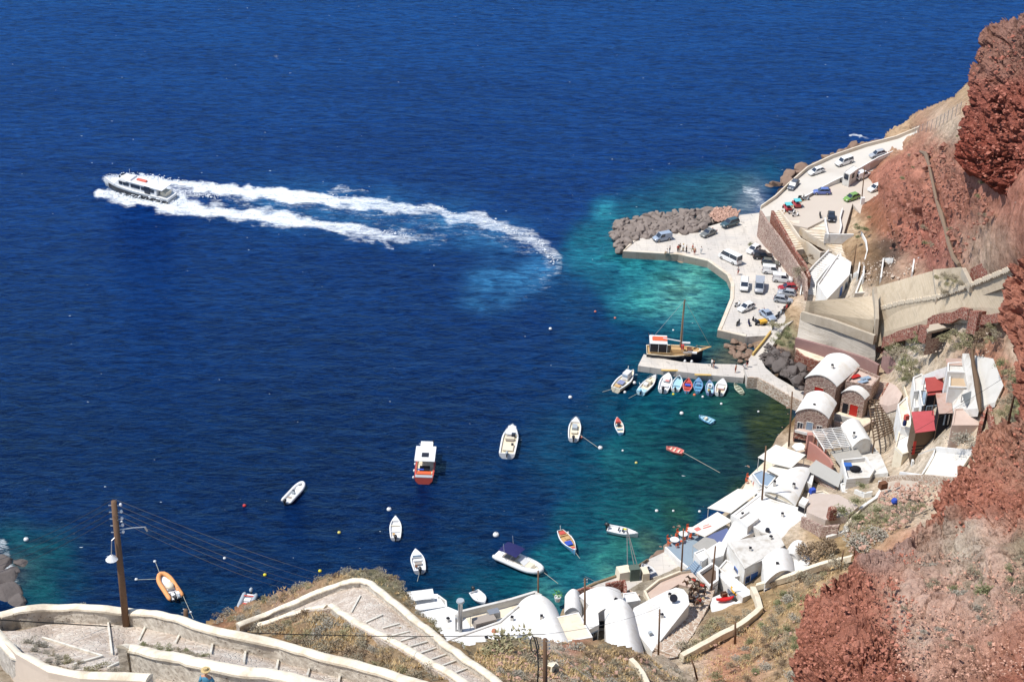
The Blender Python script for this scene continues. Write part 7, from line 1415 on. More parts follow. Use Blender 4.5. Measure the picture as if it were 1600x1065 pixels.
SKIN = flat('skin', alb(206, 156, 128), .7, .2); HAIRD = flat('dark_hair', alb(60, 46, 40), .9, .1); STRAW = mat('straw_hat', alb(206, 180, 130), .9, .1, 8)
def skin_obj(name, joints, edges, m, parent, root_i=0, sub=2):
    me = bpy.data.meshes.new(name); me.from_pydata([j[0] for j in joints], edges, []); me.materials.append(m)
    o_ = bpy.data.objects.new(name, me); COL.objects.link(o_); o_.parent = parent; KIDS.setdefault(parent.name, []).append(o_)
    s_ = o_.modifiers.new('skin', 'SKIN'); s_.use_smooth_shade = True
    for i, j in enumerate(joints): v = me.skin_vertices[0].data[i]; r = j[1]; v.radius = r if hasattr(r, '__len__') else (r, r); v.use_root = (i == root_i)
    if sub: q_ = o_.modifiers.new('sub', 'SUBSURF'); q_.levels = q_.render_levels = sub
    return o_
def make_person(label, top, bottom, pose='stand', hat=None, group=None, scale=1.0, longleg=True, detail=1):
    root = thing('person', (0, 0, 0), label, 'person', group)
    st = {'stand': 0.0, 'walk': .22}[pose] if pose != 'sit' else 0
    lx, rx = st, -st
    if pose == 'sit':
        J = [((0, 0, .48), (.15, .12)), ((0, 0, .72), (.14, .10)), ((0, 0, .92), (.17, .10)), ((.0, 0, 1.0), .06), ((.02, 0, 1.08), .055), ((.03, 0, 1.15), (.085, .10)), ((.02, 0, 1.25), (.075, .085)),
             ((.08, .1, .46), .085), ((.42, .12, .46), .06), ((.45, .12, .08), .045), ((.56, .12, .04), .04), ((.08, -.1, .46), .085), ((.42, -.12, .46), .06), ((.45, -.12, .08), .045), ((.56, -.12, .04), .04),
             ((0, .2, .92), .05), ((.08, .25, .68), .04), ((.30, .18, .58), .032), ((.38, .16, .58), .03), ((0, -.2, .92), .05), ((.08, -.25, .68), .04), ((.30, -.18, .58), .032), ((.38, -.16, .58), .03)]
    else:
        J = [((0, 0, .95), (.15, .12)), ((0, 0, 1.18), (.13, .10)), ((0, 0, 1.38), (.17, .10)), ((.0, 0, 1.48), .06), ((.01, 0, 1.54), .052), ((.02, 0, 1.61), (.078, .095)), ((.01, 0, 1.70), (.07, .08)),
             ((lx*.25, .09, .86), .09), ((lx*.8, .10, .48), .062), ((lx, .10, .09), .042), ((lx+.14, .11, .04), .038), ((rx*.25, -.09, .86), .09), ((rx*.8+.06, -.10, .48), .062), ((rx, -.10, .09), .042), ((rx+.14, -.11, .04), .038),
             ((0, .20, 1.40), .05), ((-st*.4, .25, 1.14), .04), ((-st*.6+.06, .24, .90), .03), ((-st*.6+.09, .23, .82), .032), ((0, -.20, 1.40), .05), ((st*.4, -.25, 1.14), .04), ((st*.6+.06, -.24, .90), .03), ((st*.6+.09, -.23, .82), .032)]
    E = [(0, 1), (1, 2), (2, 3), (3, 4), (4, 5), (5, 6), (0, 7), (7, 8), (8, 9), (9, 10), (0, 11), (11, 12), (12, 13), (13, 14), (2, 15), (15, 16), (16, 17), (17, 18), (2, 19), (19, 20), (20, 21), (21, 22)]
    skin_obj('body', J, E, SKIN, root, 0, detail)
    z0 = .48 if pose == 'sit' else .95; dz = 0 if pose == 'sit' else .46
    def ring(x, y, z, a, c, n=12): return [(x+a*math.cos(2*math.pi*i/n), y+c*math.sin(2*math.pi*i/n), z) for i in range(n)]
    b_ = MB(); zs = z0
    b_.loft([ring(0, 0, zs-.06, .155, .19), ring(0, 0, zs+.15, .135, .165), ring(0, 0, zs+.35, .14, .20), ring(0, 0, zs+.46, .115, .19), ring(0, 0, zs+.52, .07, .09)])
    for s in (-1, 1):
        A = Vector((0, s*.18, zs+.44)); Bp = Vector(J[16][0]) if s > 0 else Vector(J[20][0]); b_.tube([A, Bp], [.075, .06], 8)
    b_.build('shirt', top, root, smooth=True)
    b_ = MB()
    for k, s in ((7, 1), (11, -1)):
        hip, kn, an = Vector(J[k][0]), Vector(J[k+1][0]), Vector(J[k+2][0]); pts = [hip+Vector((-.0, -s*.03, .12)), hip, kn]; rr = [.12, .115, .08]
        if longleg: pts.append(an+Vector((0, 0, .03))); rr.append(.06)
        b_.tube(pts, rr, 9)
    b_.build('trousers', bottom, root, smooth=True)
    hx, hz = J[6][0][0], J[6][0][2]
    b_ = MB(); b_.sphere((hx-.012, 0, hz+.0), (.098, .088, .10), 10, 6); h_ = b_.build('hair', HAIRD, root, smooth=True)
    b_ = MB(); b_.sphere((hx+.085, 0, hz-.045), (.022, .016, .022), 6, 4); b_.build('nose', SKIN, root, smooth=True)
    if hat: b_ = MB(); b_.loft([ring(hx, 0, hz+.03, .20, .19), ring(hx, 0, hz+.045, .20, .19), ring(hx, 0, hz+.06, .11, .10), ring(hx, 0, hz+.15, .09, .085)]); b_.build('hat', hat, root)
    root.scale = (scale,)*3; return root
def cloth(n, c): return flat('cloth_'+n, c, .9, .1)
TW, TB_, TG, TRd, TK, TN, TC = cloth('white', (.75, .75, .74)), cloth('black', (.02, .02, .025)), cloth('grey', alb(130, 134, 140)), cloth('red', alb(180, 70, 60)), cloth('khaki', alb(170, 150, 120)), cloth('navy', alb(50, 60, 100)), cloth('cyan', alb(90, 150, 180))
PG = 'people at the harbour'
for x, y, h_, rz, t, bt, po, hat, lab in [
 (1042,397,1.62,200,TW,TK,'sit',None,'person in white crouching nearest the quay tip'),(1046,396,1.62,150,TG,TW,'stand',None,'person in grey just right of the crouching one'),
 (1059,394,1.62,90,TRd,TB_,'stand',None,'person in a red top in the middle of the quay group'),(1062,392,1.62,220,TB_,TK,'walk',None,'person in black beside the red top'),(1067,393,1.62,40,TW,TK,'stand',STRAW,'person in white with straw hat on the quay'),(1072,395,1.62,10,TB_,TB_,'stand',None,'person all in black on the quay'),
 (1082,393,1.62,180,TRd,TK,'walk',None,'person in dark red shirt right of the group'),(1085,398,1.62,260,SKIN,TRd,'stand',None,'bare chested person in red shorts at the quay edge'),(1095,397,1.62,60,TW,TW,'stand',None,'person all in white, last on the right of the quay edge'),
 (1153,429,1.62,200,TG,TRd,'walk',None,'person in grey and red behind the minibus'),(1196,372,2.0,250,TW,TW,'walk',None,'person dressed in white against the stone wall'),(1198,369,2.0,250,TN,TB_,'stand',None,'person in navy beside the white dressed one'),
 (1256,462,1.8,180,TG,TB_,'stand',None,'person in grey at the foot of the white stairs'),(1112,573,1.3,200,TW,TG,'stand',None,'person in white shirt standing on the jetty'),(1115,575,1.3,160,TB_,TRd,'stand',None,'person in black beside the white shirt on the jetty'),
 (1149,582,1.3,140,SKIN,TRd,'stand',None,'person in red shorts at the landward end of the jetty'),(1163,576,2.35,100,TW,TRd,'sit',None,'person in white sitting where the jetty meets the walkway'),(1167,573,2.35,60,TB_,TRd,'stand',None,'person in black by the jetty steps'),
 (1097,949,4.6,230,TW,TK,'stand',STRAW,'donkey driver in pale shirt and hat')]:
    p_ = make_person(lab, t, bt, po, hat, PG, 1.08, longleg=(bt not in (TRd,))); p_.location = P(x, y, h_); p_.rotation_euler = (0, 0, R(rz))
wk = make_person('walker in straw hat and light blue patterned top, seen from behind on the near lane', TC, cloth('pale_blue', alb(150, 186, 210)), 'walk', STRAW, None, 1.03, detail=2)
hd = D(321, 1046, 61.5); wk.location = hd-Vector((0, 0, 1.80)); wk.rotation_euler = (0, 0, R(75))
DK1 = mat('donkey_brown', alb(120, 92, 72), .9, .15, 5, .2); DK2 = mat('donkey_dark', alb(74, 56, 48), .9, .15, 5, .2); DK3 = mat('donkey_grey', alb(150, 134, 120), .9, .12, 5, .2)
def make_donkey(m_, saddle_m, label):
    root = thing('donkey', (0, 0, 0), label, 'donkey', 'donkeys waiting on the path')
    J = [((0, 0, .95), (.27, .30)), ((.45, 0, .93), (.25, .30)), ((-.45, 0, .98), (.25, .27)), ((.62, 0, 1.10), (.15, .20)), ((.85, 0, 1.36), (.11, .15)), ((.98, 0, 1.42), (.12, .13)), ((1.15, 0, 1.26), .09), ((1.28, 0, 1.12), .07),
         ((.48, .14, .72), .10), ((.47, .15, .42), .06), ((.48, .15, .08), .045), ((.48, -.14, .72), .10), ((.50, -.15, .42), .06), ((.50, -.15, .08), .045),
         ((-.50, .14, .78), .13), ((-.42, .15, .58), .08), ((-.56, .15, .38), .055), ((-.52, .15, .08), .045), ((-.50, -.14, .78), .13), ((-.42, -.15, .58), .08), ((-.56, -.15, .38), .055), ((-.52, -.15, .08), .045),
         ((.93, .08, 1.52), .035), ((.88, .12, 1.72), .03), ((.93, -.08, 1.52), .035), ((.88, -.12, 1.72), .03), ((-.70, 0, 1.02), .05), ((-.80, 0, .75), .03), ((-.80, 0, .50), .04)]
    E = [(0, 1), (0, 2), (1, 3), (3, 4), (4, 5), (5, 6), (6, 7), (1, 8), (8, 9), (9, 10), (1, 11), (11, 12), (12, 13), (2, 14), (14, 15), (15, 16), (16, 17), (2, 18), (18, 19), (19, 20), (20, 21), (5, 22), (22, 23), (5, 24), (24, 25), (2, 26), (26, 27), (27, 28)]
    skin_obj('body', J, E, m_, root, 0, 1)
    b_ = MB(); b_.loft([[(x, .33*math.cos(a), .98+.34*math.sin(a)) for a in [math.pi*k/8 for k in range(9)]] for x in (-.32, .0, .30)], closed=False); s_ = b_.build('saddle_blanket', saddle_m, root)
    b_ = MB(); b_.box((0, 0, 1.36), (.5, .34, .12), 0, .8); b_.build('saddle', WOOD, root, bevel=.03)
    return root
for x, y, h_, rz, m_, sm, lab in [(1077,917,3.3,200,DK1,CREAM,'brown donkey with cream blanket at the back left of the herd'),(1083,914,3.3,160,DK2,TRd,'dark donkey with red blanket highest on the path'),(1090,919,3.4,210,DK3,TK,'grey donkey with khaki blanket in the upper row'),(1097,922,3.5,150,DK2,TRd,'dark donkey with red blanket by the cave room'),
 (1081,926,3.6,230,DK3,CREAM,'grey donkey in the middle left of the herd'),(1088,928,3.7,190,DK1,TK,'brown donkey with khaki blanket in the middle of the herd'),(1095,931,3.9,170,DK2,TB_,'dark donkey with black blanket at the middle right'),(1078,936,4.0,250,DK2,TB_,'almost black donkey beside the white vault'),(1086,940,4.2,215,DK2,TG,'dark donkey with grey blanket near the driver'),(1079,946,4.4,180,DK2,TB_,'black donkey lowest on the path'),(1091,946,4.4,240,DK1,TRd,'brown donkey with red blanket touching the driver')]:
    d_ = make_donkey(m_, sm, lab); d_.location = Off(DS, .992).at(x, y)+Vector((0, 0, .05)); d_.rotation_euler = (0, 0, R(rz))

def pole(label, base, height, r=.16, lean=(0, 0), insul=0, lamp=False, name='wooden_pole', cat='utility pole'):
    root = thing(name, base, label, cat); top = Vector((lean[0], lean[1], height))
    b_ = MB(); b_.tube([(0, 0, -.6), top*.5, top], [r*1.15, r, r*.85], 9); b_.build('shaft', POLE, root, smooth=True)
    if insul:
        for k in range(insul):
            p = top*((height-.25-k*.42)/height)
            b_ = MB(); b_.tube([p+Vector((-r-.12, 0, 0)), p+Vector((r+.12, 0, 0))], .03, 5); o_ = b_.build('bracket', METAL, root)
            b_ = MB(); b_.sphere(p+Vector((r+.16, 0, .06)), (.08, .08, .10), 8, 5); KIDS.setdefault(o_.name, []); b_.build('insulator', BW, o_, smooth=True)
    if lamp:
        p = top*(.78); b_ = MB(); b_.tube([p, p+Vector((.9, -.1, .25)), p+Vector((1.5, -.15, .35))], .03, 5); b_.tube([p+Vector((1.5, -.15, .35)), p+Vector((1.6, -.15, .1))], .05, 6); b_.build('side_arm', METAL, root)
        p = top*(.74); b_ = MB(); b_.tube([p, p+Vector((-.25, -.2, -.2)), p+Vector((-.35, -.25, -1.1))], .025, 5); b_.build('lamp_arm', METAL, root)
        b_ = MB(); b_.tube([p+Vector((-.35, -.25, -1.1)), p+Vector((-.35, -.25, -1.35))], [.08, .32], 12); b_.build('lamp_shade', BW, root)
    return root
def px_pole(label, base, top, layer, **k):
    B = layer.at(*base) if layer else base; z = (B-Vector((0, 0, H)))
    Zb = float(np.dot(np.array(B)-np.array([0, 0, H]), -M3[:, 2])); hgt = (base[1]-top[1])/(F*.85/Zb)
    ex_ = D(top[0], top[1], Zb-hgt*.5); lean = (ex_.x-B.x, 0); return pole(label, B, hgt, lean=lean, **k)
px_pole('leaning wooden pole with white insulators and a hanging lamp on the upper near lane', (197,978), (178,774), Off(F1, .994), r=.17, insul=5, lamp=True)
px_pole('thick grey wooden pole with looped black cable at the bottom edge', (852,1128), (852,984), FS, r=.21, insul=3)
px_pole('wooden pole before the long white vault by the donkey path', (1029,1022), (1031,945), Off(LL, .985), r=.13, insul=3)
px_pole('wooden pole rising between the cream roof and the gabled house', (914,984), (914,897), Off(LL, .97), r=.15, insul=2)
px_pole('wooden pole behind the tall white vault at the water', (841,962), (841,886), Off(LL, .985), r=.14)
px_pole('thin wooden pole on the quay below the taverna terrace', (1065,888), (1068,826), Off(LL, .985), r=.13, insul=1)
px_pole('dark wooden pole in front of the cave room', (1112,916), (1118,849), Off(LL, .97), r=.14)
px_pole('wooden pole over the big white barrel roof beside the tent awnings', (1191,778), (1197,695), Off(LL, .975), r=.15)
px_pole('wooden pole at the water edge left of the stone houses', (1233,692), (1238,612), Off(LL, .985), r=.15)
px_pole('tall thin pole on a white block at the car park corner', (1346,318), (1351,265), PARKL, r=.12)
px_pole('thin pole behind the white house with the blue door', (1332,430), (1338,385), Off(LL, .98), r=.12)
px_pole('rusty leaning pole on the red outcrop at the right edge', (1577,654), (1594,572), RB, r=.10)
px_pole('short wooden post on the lower dry slope by the winding wall', (1149,1000), (1149,968), Off(LL, .985), r=.16)
px_pole('short leaning post near the bottom of the dry slope', (1090,1056), (1080,1026), Off(LL, .975), r=.13)
px_pole('slim post at the upper edge of the red slope behind the vault', (1336,866), (1334,852), Off(LL, .975), r=.12)
px_pole('slim post on the path edge above the wide white vault', (1316,872), (1318,858), Off(LL, .975), r=.1)
px_pole('top of a dark pole peeping over the near outer wall', (291,985), (290,949), None or Layer([(291,985,None,96),(280,1000,None,96),(300,1000,None,96),(291,950,None,96)]), r=.16, insul=1)
b = MB(); c = PARKL.at(1347, 319); b.box(c+Vector((0, 0, .7)), (.8, .8, 2.0)); tag(b.build('pole_plinth', WHITE), 'white block at the foot of the tall thin pole', 'plinth')
cz = D(719, 985, depth_of(719, 985, 4.7)); root = thing('metal_chimney', cz, 'tall galvanised chimney pipe with round cap on the white roof', 'chimney')
b = MB(); b.tube([(0, 0, -.5), (0, 0, 5.4)], .34, 14); b.build('flue', METAL, root, smooth='auto'); b = MB(); b.tube([(0, 0, 5.5), (0, 0, 5.75)], [.62, .55], 16); b.build('cap', BGRY, root); b = MB(); b.tube([(-.62, 0, -.5), (-.62, 0, 2.4)], .14, 8); b.build('side_pipe', METAL, root)
WIRE = flat('wire', alb(150, 150, 146), .6, .2); WIRED = flat('black_cable', (.03, .03, .03), .6, .2)
def wire(A, B, sag, label, r=.02, m=WIRE, n=16, name='overhead_wire', cat='wire', group=None):
    pts = [A.lerp(B, i/n)-Vector((0, 0, sag*4*(i/n)*(1-i/n))) for i in range(n+1)]; b_ = MB(); b_.tube(pts, r, 4); return tag(b_.build(name, m), label, cat, group)
Zp = 77.0
for k, (e, f_) in enumerate((((518,900), 'uppermost'), ((496,906), 'second from the top'), ((472,910), 'middle'), ((450,911), 'second from the bottom'), ((430,914), 'lowest'))):
    A = D(181+k*.6, 780+k*8, Zp); B0 = D(e[0], e[1], 170); B = A+(B0-A)*1.03; wire(A, B, .4, f_+' wire running from the leaning pole down towards the zigzag corner', r=.016)
for k in range(4): wire(D(178, 779+k*9, Zp), D(-30, 872+k*10, 110), .4, ['uppermost', 'second', 'third', 'lowest'][k]+' wire leaving the leaning pole to the left', r=.014, m=WIRED)
wire(D(-40, 965, 72), D(852, 990, 127), .6, 'long dark cable crossing in front of the stair lanes to the thick pole', r=.03, m=WIRED, n=24)
wire(D(1595, 573, 138), D(1370, 705, 225), .4, 'thin wire slanting over the red roofed sheds', r=.02, m=WIRED); wire(D(852, 990, 127), D(1031, 948, 200), .6, 'wire from the thick pole to the pole by the white vault', r=.02); wire(D(914, 900, 205), D(1031, 948, 200), .3, 'wire between the two poles over the white roofs', r=.02)
wire(D(852, 1000, 127), D(930, 1065, 125), .2, 'slack wire dropping from the thick pole over the dry slope', r=.02)
cp = [D(x, y, 126.5) for x, y in ((840,1070),(841,1040),(840,1018),(836,1000),(832,992),(829,1000),(830,1014),(836,1022),(842,1012),(838,996),(832,994))]; b = MB(); b.tube(cp, .06, 6); tag(b.build('cable_loop', WIRED, smooth=True), 'black cable hanging in a loop left of the thick pole', 'cable')
CK = Off(LL, .985)
b = MB(); b.tube([CK.at(x, y)+Vector((0, 0, .5)) for x, y in ((1437,240),(1446,244),(1451,262),(1457,290),(1463,318),(1470,338),(1476,360),(1482,385),(1490,408),(1498,418))], [.25, .5, .28, .3, .3, .5, .35, .4, .45, .4], 7); tag(b.build('storm_drain_pipe', mat('pipe_brown', alb(138, 118, 100), .9, .1, 2)), 'long brown drain pipe running down the red cliff', 'pipe')
b = MB(); b.tube([CK.at(x, y)+Vector((0, 0, .8)) for x, y in ((1526,536),(1518,555),(1519,575),(1524,600),(1528,630),(1530,650))], [.15, .35, .3, .45, .4, .2], 6); tag(b.build('dry_vine', WOOD), 'twisted dry vine trunk along the pale pavement', 'vine')
root = thing('mesh_fence', CK.at(1425, 215), 'thin wire mesh fence along the ridge under the big red crag', 'fence'); fp = densify([(1424,212),(1440,208),(1462,198),(1480,188),(1500,175)], 3)
tops = [CK.at(x, y) for x, y in fp]; root.location = tops[0]
for p in tops: b = MB(); b.tube([p-Vector((0, 0, .5)), p+Vector((0, 0, 2.3))], .06, 5); b.build('fence_post', METAL, root, world=True)
for k in range(5):
    b = MB(); b.tube([p+Vector((0, 0, .3+k*.45)) for p in tops], .025, 4); b.build('fence_wire', METAL, root, world=True)
def parasol_table(x, y, h_, lab, k):
    root = thing('round_table', P(x, y, h_), lab, 'table', 'round taverna tables'); b_ = MB(); b_.tube([(0, 0, .72), (0, 0, .76)], .75, 18); b_.build('table_top', BW, root); b_ = MB(); b_.tube([(0, 0, 0), (0, 0, .72)], .05, 6); b_.build('pedestal', METAL, root)
    for j in range(5):
        a = j*1.2566+k; c = P(x, y, h_)+Vector((math.cos(a)*1.15, math.sin(a)*1.15, 0)); ch = thing('taverna_chair', c, lab.replace('round white table', 'orange chair at the table').replace('table with', 'chair with')[:80], 'chair', 'orange taverna chairs', rz=a+math.pi)
        ch['label'] = 'orange wooden chair at the '+['outermost', 'middle', 'innermost'][k]+' round taverna table'
        b_ = MB(); b_.box((0, 0, .45), (.42, .42, .05)); b_.build('seat', BOR2, ch); b_ = MB(); b_.box((-.2, 0, .75), (.04, .42, .5)); b_.build('backrest', BOR2, ch)
        for lx, ly in ((.18, .18), (.18, -.18), (-.18, .18), (-.18, -.18)): b_ = MB(); b_.box((lx, ly, .22), (.05, .05, .43)); b_.build('leg', BOR2, ch)
parasol_table(1053.5, 848, 1.62, 'round white table at the outer corner of the taverna terrace', 0); parasol_table(1067, 839, 1.62, 'round white table in the middle of the terrace edge', 1); parasol_table(1080, 833, 1.62, 'round white table half under the white awning', 2)
parasol_table(1176, 752, 1.3, 'round white table on the narrow waterside terrace', 1)
root = thing('boat_hoist', P(986, 900, 1.5), 'tripod boat hoist of three long poles on a stone block at the quay edge', 'hoist'); tp = lift(979.6, 839, 7.2, Layer([(980,895,1.5),(990,900,1.5),(975,905,1.5),(985,850,1.5)])); bz = P(986, 900, 1.5); tp = bz+Vector((-.9, 3.2, 7.0))
for q_ in ((-.6, .8), (.5, .9), (1.1, .2)): b = MB(); b.tube([bz+Vector((q_[0], q_[1], 1.2)), tp], .07, 6); b.build('strut', METAL, root, world=True)
b = MB(); b.box(bz+Vector((-1.2, -.2, .5)), (2.2, 2.0, 2.2), .3, .9); b.build('stone_block', CREAM, root, world=True); b = MB(); b.box(bz+Vector((.4, -.4, .9)), (1.5, 1.3, 2.6), .2); b.build('winch_box', mat('green_grey_metal', alb(96, 110, 100), .7), root, world=True); b = MB(); b.box(bz+Vector((2.1, .0, .3)), (1.2, 2.0, 2.0), .2, .9); b.build('stone_block', CREAM, root, world=True)
for x, y, dx, dy, dz, m_, nm, lab, cat in ((757,974,3.4,1.6,1.0,TAUP,'wooden_crate','long grey brown crate on the long white roof','crate'),(771,963,1.8,1.2,1.1,METAL,'metal_box','grey metal box behind the crate','box'),(768,962,.8,.5,.4,BOR2,'plastic_tub','orange tub on top of the metal box','tub'),(772,990,.9,.7,.8,mat('terracotta', alb(190,130,100)),'clay_pot','clay pot on the sloping flat roof','pot'),
   (817,1001,1.6,1.0,.8,TG,'water_tank','pale grey tank at the lower edge of the sloping roof','tank'),(1052,938,.9,.9,.9,BHULL,'satellite_dish_mount','dark round dish on the long white vault','dish'),(1016,990,.5,.5,.4,BGRY,'roof_vent','small vent near the low end of the long white vault','vent'),
   (1199,830,.8,.6,.6,BHULL,'water_barrel','black barrel on the large flat roof','barrel'),(1090,930,.1,.1,.1,BHULL,'lantern','small lantern by the cave room','lantern'),(1131,931,.9,.7,.7,BROWNW,'wooden_box','dark box at the end of the red kayak','box'),(1397,785,1.0,.8,.7,BLUC,'blue_drum','blue drum in the rubble yard','drum'),(1379,762,1.3,.9,1.1,BROWNW,'rusty_cabinet','rusty cabinet in the rubble yard','cabinet'),
   (1416,655,.8,.6,.9,BRED,'red_canister','red canister in the passage beside the rose roofed shed','canister'),(1413,664,.7,.7,1.1,TN,'gas_bottle','dark blue gas bottle in the passage','gas bottle'),(1269,770,.9,.8,.9,BLUC,'blue_bin','blue bin by the big barrel roof','bin')):
    p = (P(x, y, 5.8) if x < 830 else Off(LL, .975).at(x, y) if x > 1300 else P(x, y, 8.9) if nm in ('satellite_dish_mount', 'roof_vent') else P(x, y, 5.0)); b = MB()
    if nm in ('water_barrel', 'clay_pot', 'blue_drum', 'gas_bottle'): b.tube([p, p+Vector((0, 0, dz*.5)), p+Vector((0, 0, dz))], [dx*.42, dx*.5, dx*.38], 12)
    elif nm == 'satellite_dish_mount': nm = 'satellite_dish'; b.tube([p+Vector((0, 0, .5)), p+Vector((0, -.15, .62))], [.1, .6], 14)
    else: b.box(p+Vector((0, 0, dz/2)), (dx, dy, dz), .4, .94)
    tag(b.build(nm, m_), lab, cat)
b = MB(); la, lb = P(735, 966, 6.6), P(775, 955, 6.6); root = thing('clothes_line', (la+lb)/2-Vector((0, 0, 1.8)), 'clothes line with pale washing on the long white roof', 'clothes line')
for p in (la, lb): b = MB(); b.tube([p-Vector((0, 0, 2)), p+Vector((0, 0, .3))], .04, 5); b.build('post', METAL, root, world=True)
b = MB(); b.tube([la, lb], .02, 4); b.build('line', BW, root, world=True)
for k in range(6):
    a = la.lerp(lb, (k+.3)/6.4); c = la.lerp(lb, (k+.9)/6.4); b = MB(); b.quad(a, c, c-Vector((0, .1, .9+.2*(k % 3))), a-Vector((0, .1, .9+.2*(k % 3)))); b.build('washing', (TW, TG, TK, TW, BLBL, TW)[k], root, world=True)
root = thing('potted_plant', P(871, 938, 1.4), 'bright green potted plant between the white domes and the water', 'plant'); b = MB(); b.tube([(0, 0, 0), (0, 0, .8)], [.4, .55], 12); b.build('pot', BW, root)
b = MB(); rs = random.Random(2)
for _ in range(90): a = rs.random()*6.28; r = rs.random()**.5*.75; c = Vector((r*math.cos(a), r*math.sin(a), .9+rs.random()*.8)); d1 = Vector((rs.gauss(0, .14), rs.gauss(0, .14), rs.gauss(0, .14))); d2 = Vector((rs.gauss(0, .14), rs.gauss(0, .14), rs.gauss(0, .14))); b.add([c, c+d1, c+d2], [(0, 1, 2)])
b.build('foliage', mat('bright_leaves', alb(110, 170, 70), .8, .2, 5), root)
BOULD = mat('breakwater_rock', alb(146, 134, 126), .95, .25, 1.2, .8, .1, dirt=alb(120, 100, 92), dirt_amt=.6, bd=.15); DARKR = mat('black_lava_rock', alb(112, 104, 100), .95, .25, 1.0, .9, .1, dirt=alb(60, 50, 50), dirt_amt=.7, bd=.2)
BRNR = mat('brown_shore_rock', alb(150, 126, 110), .95, .2, 1.0, .9, .1, dirt=alb(90, 74, 62), dirt_amt=.7, bd=.2); REDR = mat('red_loose_rock', alb(188, 126, 106), .95, .2, 1.5, .8, .1)
def rock_mesh(name, seed, m_, sub=3):
    import bmesh
    bm = bmesh.new(); rs = random.Random(seed*13+5)
    for _ in range(26):
        p = Vector((rs.gauss(0, 1), rs.gauss(0, 1), rs.gauss(0, .9))).normalized()*rs.uniform(.75, 1.12); p.z *= .72; bm.verts.new(p)
    bmesh.ops.convex_hull(bm, input=bm.verts[:]); bmesh.ops.delete(bm, geom=[v for v in bm.verts if not v.link_faces], context='VERTS')
    bmesh.ops.bevel(bm, geom=bm.edges[:], offset=.05, segments=1, affect='EDGES')
    me = bpy.data.meshes.new(name); bm.to_mesh(me); bm.free(); me.materials.append(m_); return me
def rock_obj(name, me, loc, s, rz, label, cat='boulder', group=None, rot=None):
    o_ = bpy.data.objects.new(name, me); COL.objects.link(o_); o_.location = loc; o_.scale = s if hasattr(s, '__len__') else (s, s, s); o_.rotation_euler = rot or (rnd.uniform(-.4, .4), rnd.uniform(-.4, .4), rz); return tag(o_, label, cat, group)
RM = [rock_mesh('boulder', i, BOULD) for i in range(5)]
BWP = [(957,362),(966,347),(1000,338),(1040,333),(1075,330),(1112,326),(1130,330),(1118,347),(1085,362),(1050,368),(1010,372),(988,374),(976,388),(966,394),(958,384)]
pts = []
tries = 0
while len(pts) < 125 and tries < 6000:
    tries += 1; x, y = rnd.uniform(955, 1130), rnd.uniform(325, 395)
    if inpoly(np.array([[x, y]]), BWP)[0] and all(((x-a)/1.0)**2+((y-c)*1.6)**2 > 6.4**2 for a, c, _ in pts): pts.append((x, y, 0))
for x, y, _ in sorted(pts, key=lambda p: p[1]):
    dx = min(abs(y-335), abs(395-y))/20; hh = .2+1.2*min(1, dx)+rnd.uniform(0, .5)
    rock_obj('boulder', rnd.choice(RM), P(x, y, hh), (rnd.uniform(.7, 1.9), rnd.uniform(.8, 1.5), rnd.uniform(.8, 1.6)), rnd.uniform(0, 6.28), 'angular grey boulder piled in the breakwater', group='breakwater boulders')
RDm = [rock_mesh('lava_rock', i+20, DARKR) for i in range(3)]
for x, y, s_, lab in ((1206,566,2.4,'black lava rock left of the cave under the plum wall'),(1222,572,3.2,'large black lava rock above the curved walkway'),(1236,582,3.0,'black lava rock right of the dark cleft'),(1246,596,2.4,'black lava rock next to the largest stone house'),(1213,552,1.8,'small dark rock above the walkway bend'),(1228,556,2.0,'dark rock under the low curved stone wall'),(1252,574,2.2,'dark rock between the low stone wall and the largest stone house')):
    rock_obj('lava_rock', rnd.choice(RDm), Off(LL, .988).at(x, y), (s_*.62, s_*.62, s_*.8), rnd.uniform(0, 6), lab, 'rock')
for i in range(34):
    x = rnd.uniform(1202, 1256); y = 548+(x-1202)*.85+rnd.uniform(-14, 16)
    rock_obj('lava_rock', rnd.choice(RDm), Off(LL, .99).at(x, y), (rnd.uniform(.6, 1.3),)*3, rnd.uniform(0, 6), 'rough dark lava rock on the bank above the curved walkway', 'rock', 'lava rocks above the walkway')
RB_ = [rock_mesh('shore_rock', i+40, BRNR) for i in range(4)]
for x, y, s_, h_ in [(a+da, c+dc, e*k, f) for a, c, e, f in ((1208,292,3.0,.5),(1222,280,4.0,1.5),(1236,270,3.6,2.2),(1255,262,4.2,2.5),(1275,258,3.4,3),(1298,243,3.2,3),(1318,236,3.6,4),(1340,228,3.4,5),(1200,303,1.6,.1),(1165,317,2.0,-.2),(1156,300,1.6,-.5),(1195,312,1.6,0),(1205,268,1.6,-.1),(1368,222,3.0,6),(1230,258,1.8,0)) for da, dc, k in ((0, 0, 1), (7, -3, .6), (-6, 4, .7))]:
    rock_obj('shore_rock', rnd.choice(RB_), P(x+rnd.uniform(-5, 5), y+3, h_-1.2), (s_*.75, s_*.55, s_*.5), rnd.uniform(0, 6), 'brown weathered rock on the shore below the coast road', 'rock', 'shore rocks below the coast road')
for i in range(34):
    t = rnd.random(); x = 1146+rnd.gauss(0, 9)+t*22; y = 538+t*22+rnd.gauss(0, 5)
    rock_obj('shore_rock', rnd.choice(RB_), P(x, y, .0+rnd.random()*.4), rnd.uniform(.5, 1.0), rnd.uniform(0, 6), 'rounded brown stone at the water between quay and jetty', 'rock', 'stones between quay and jetty')
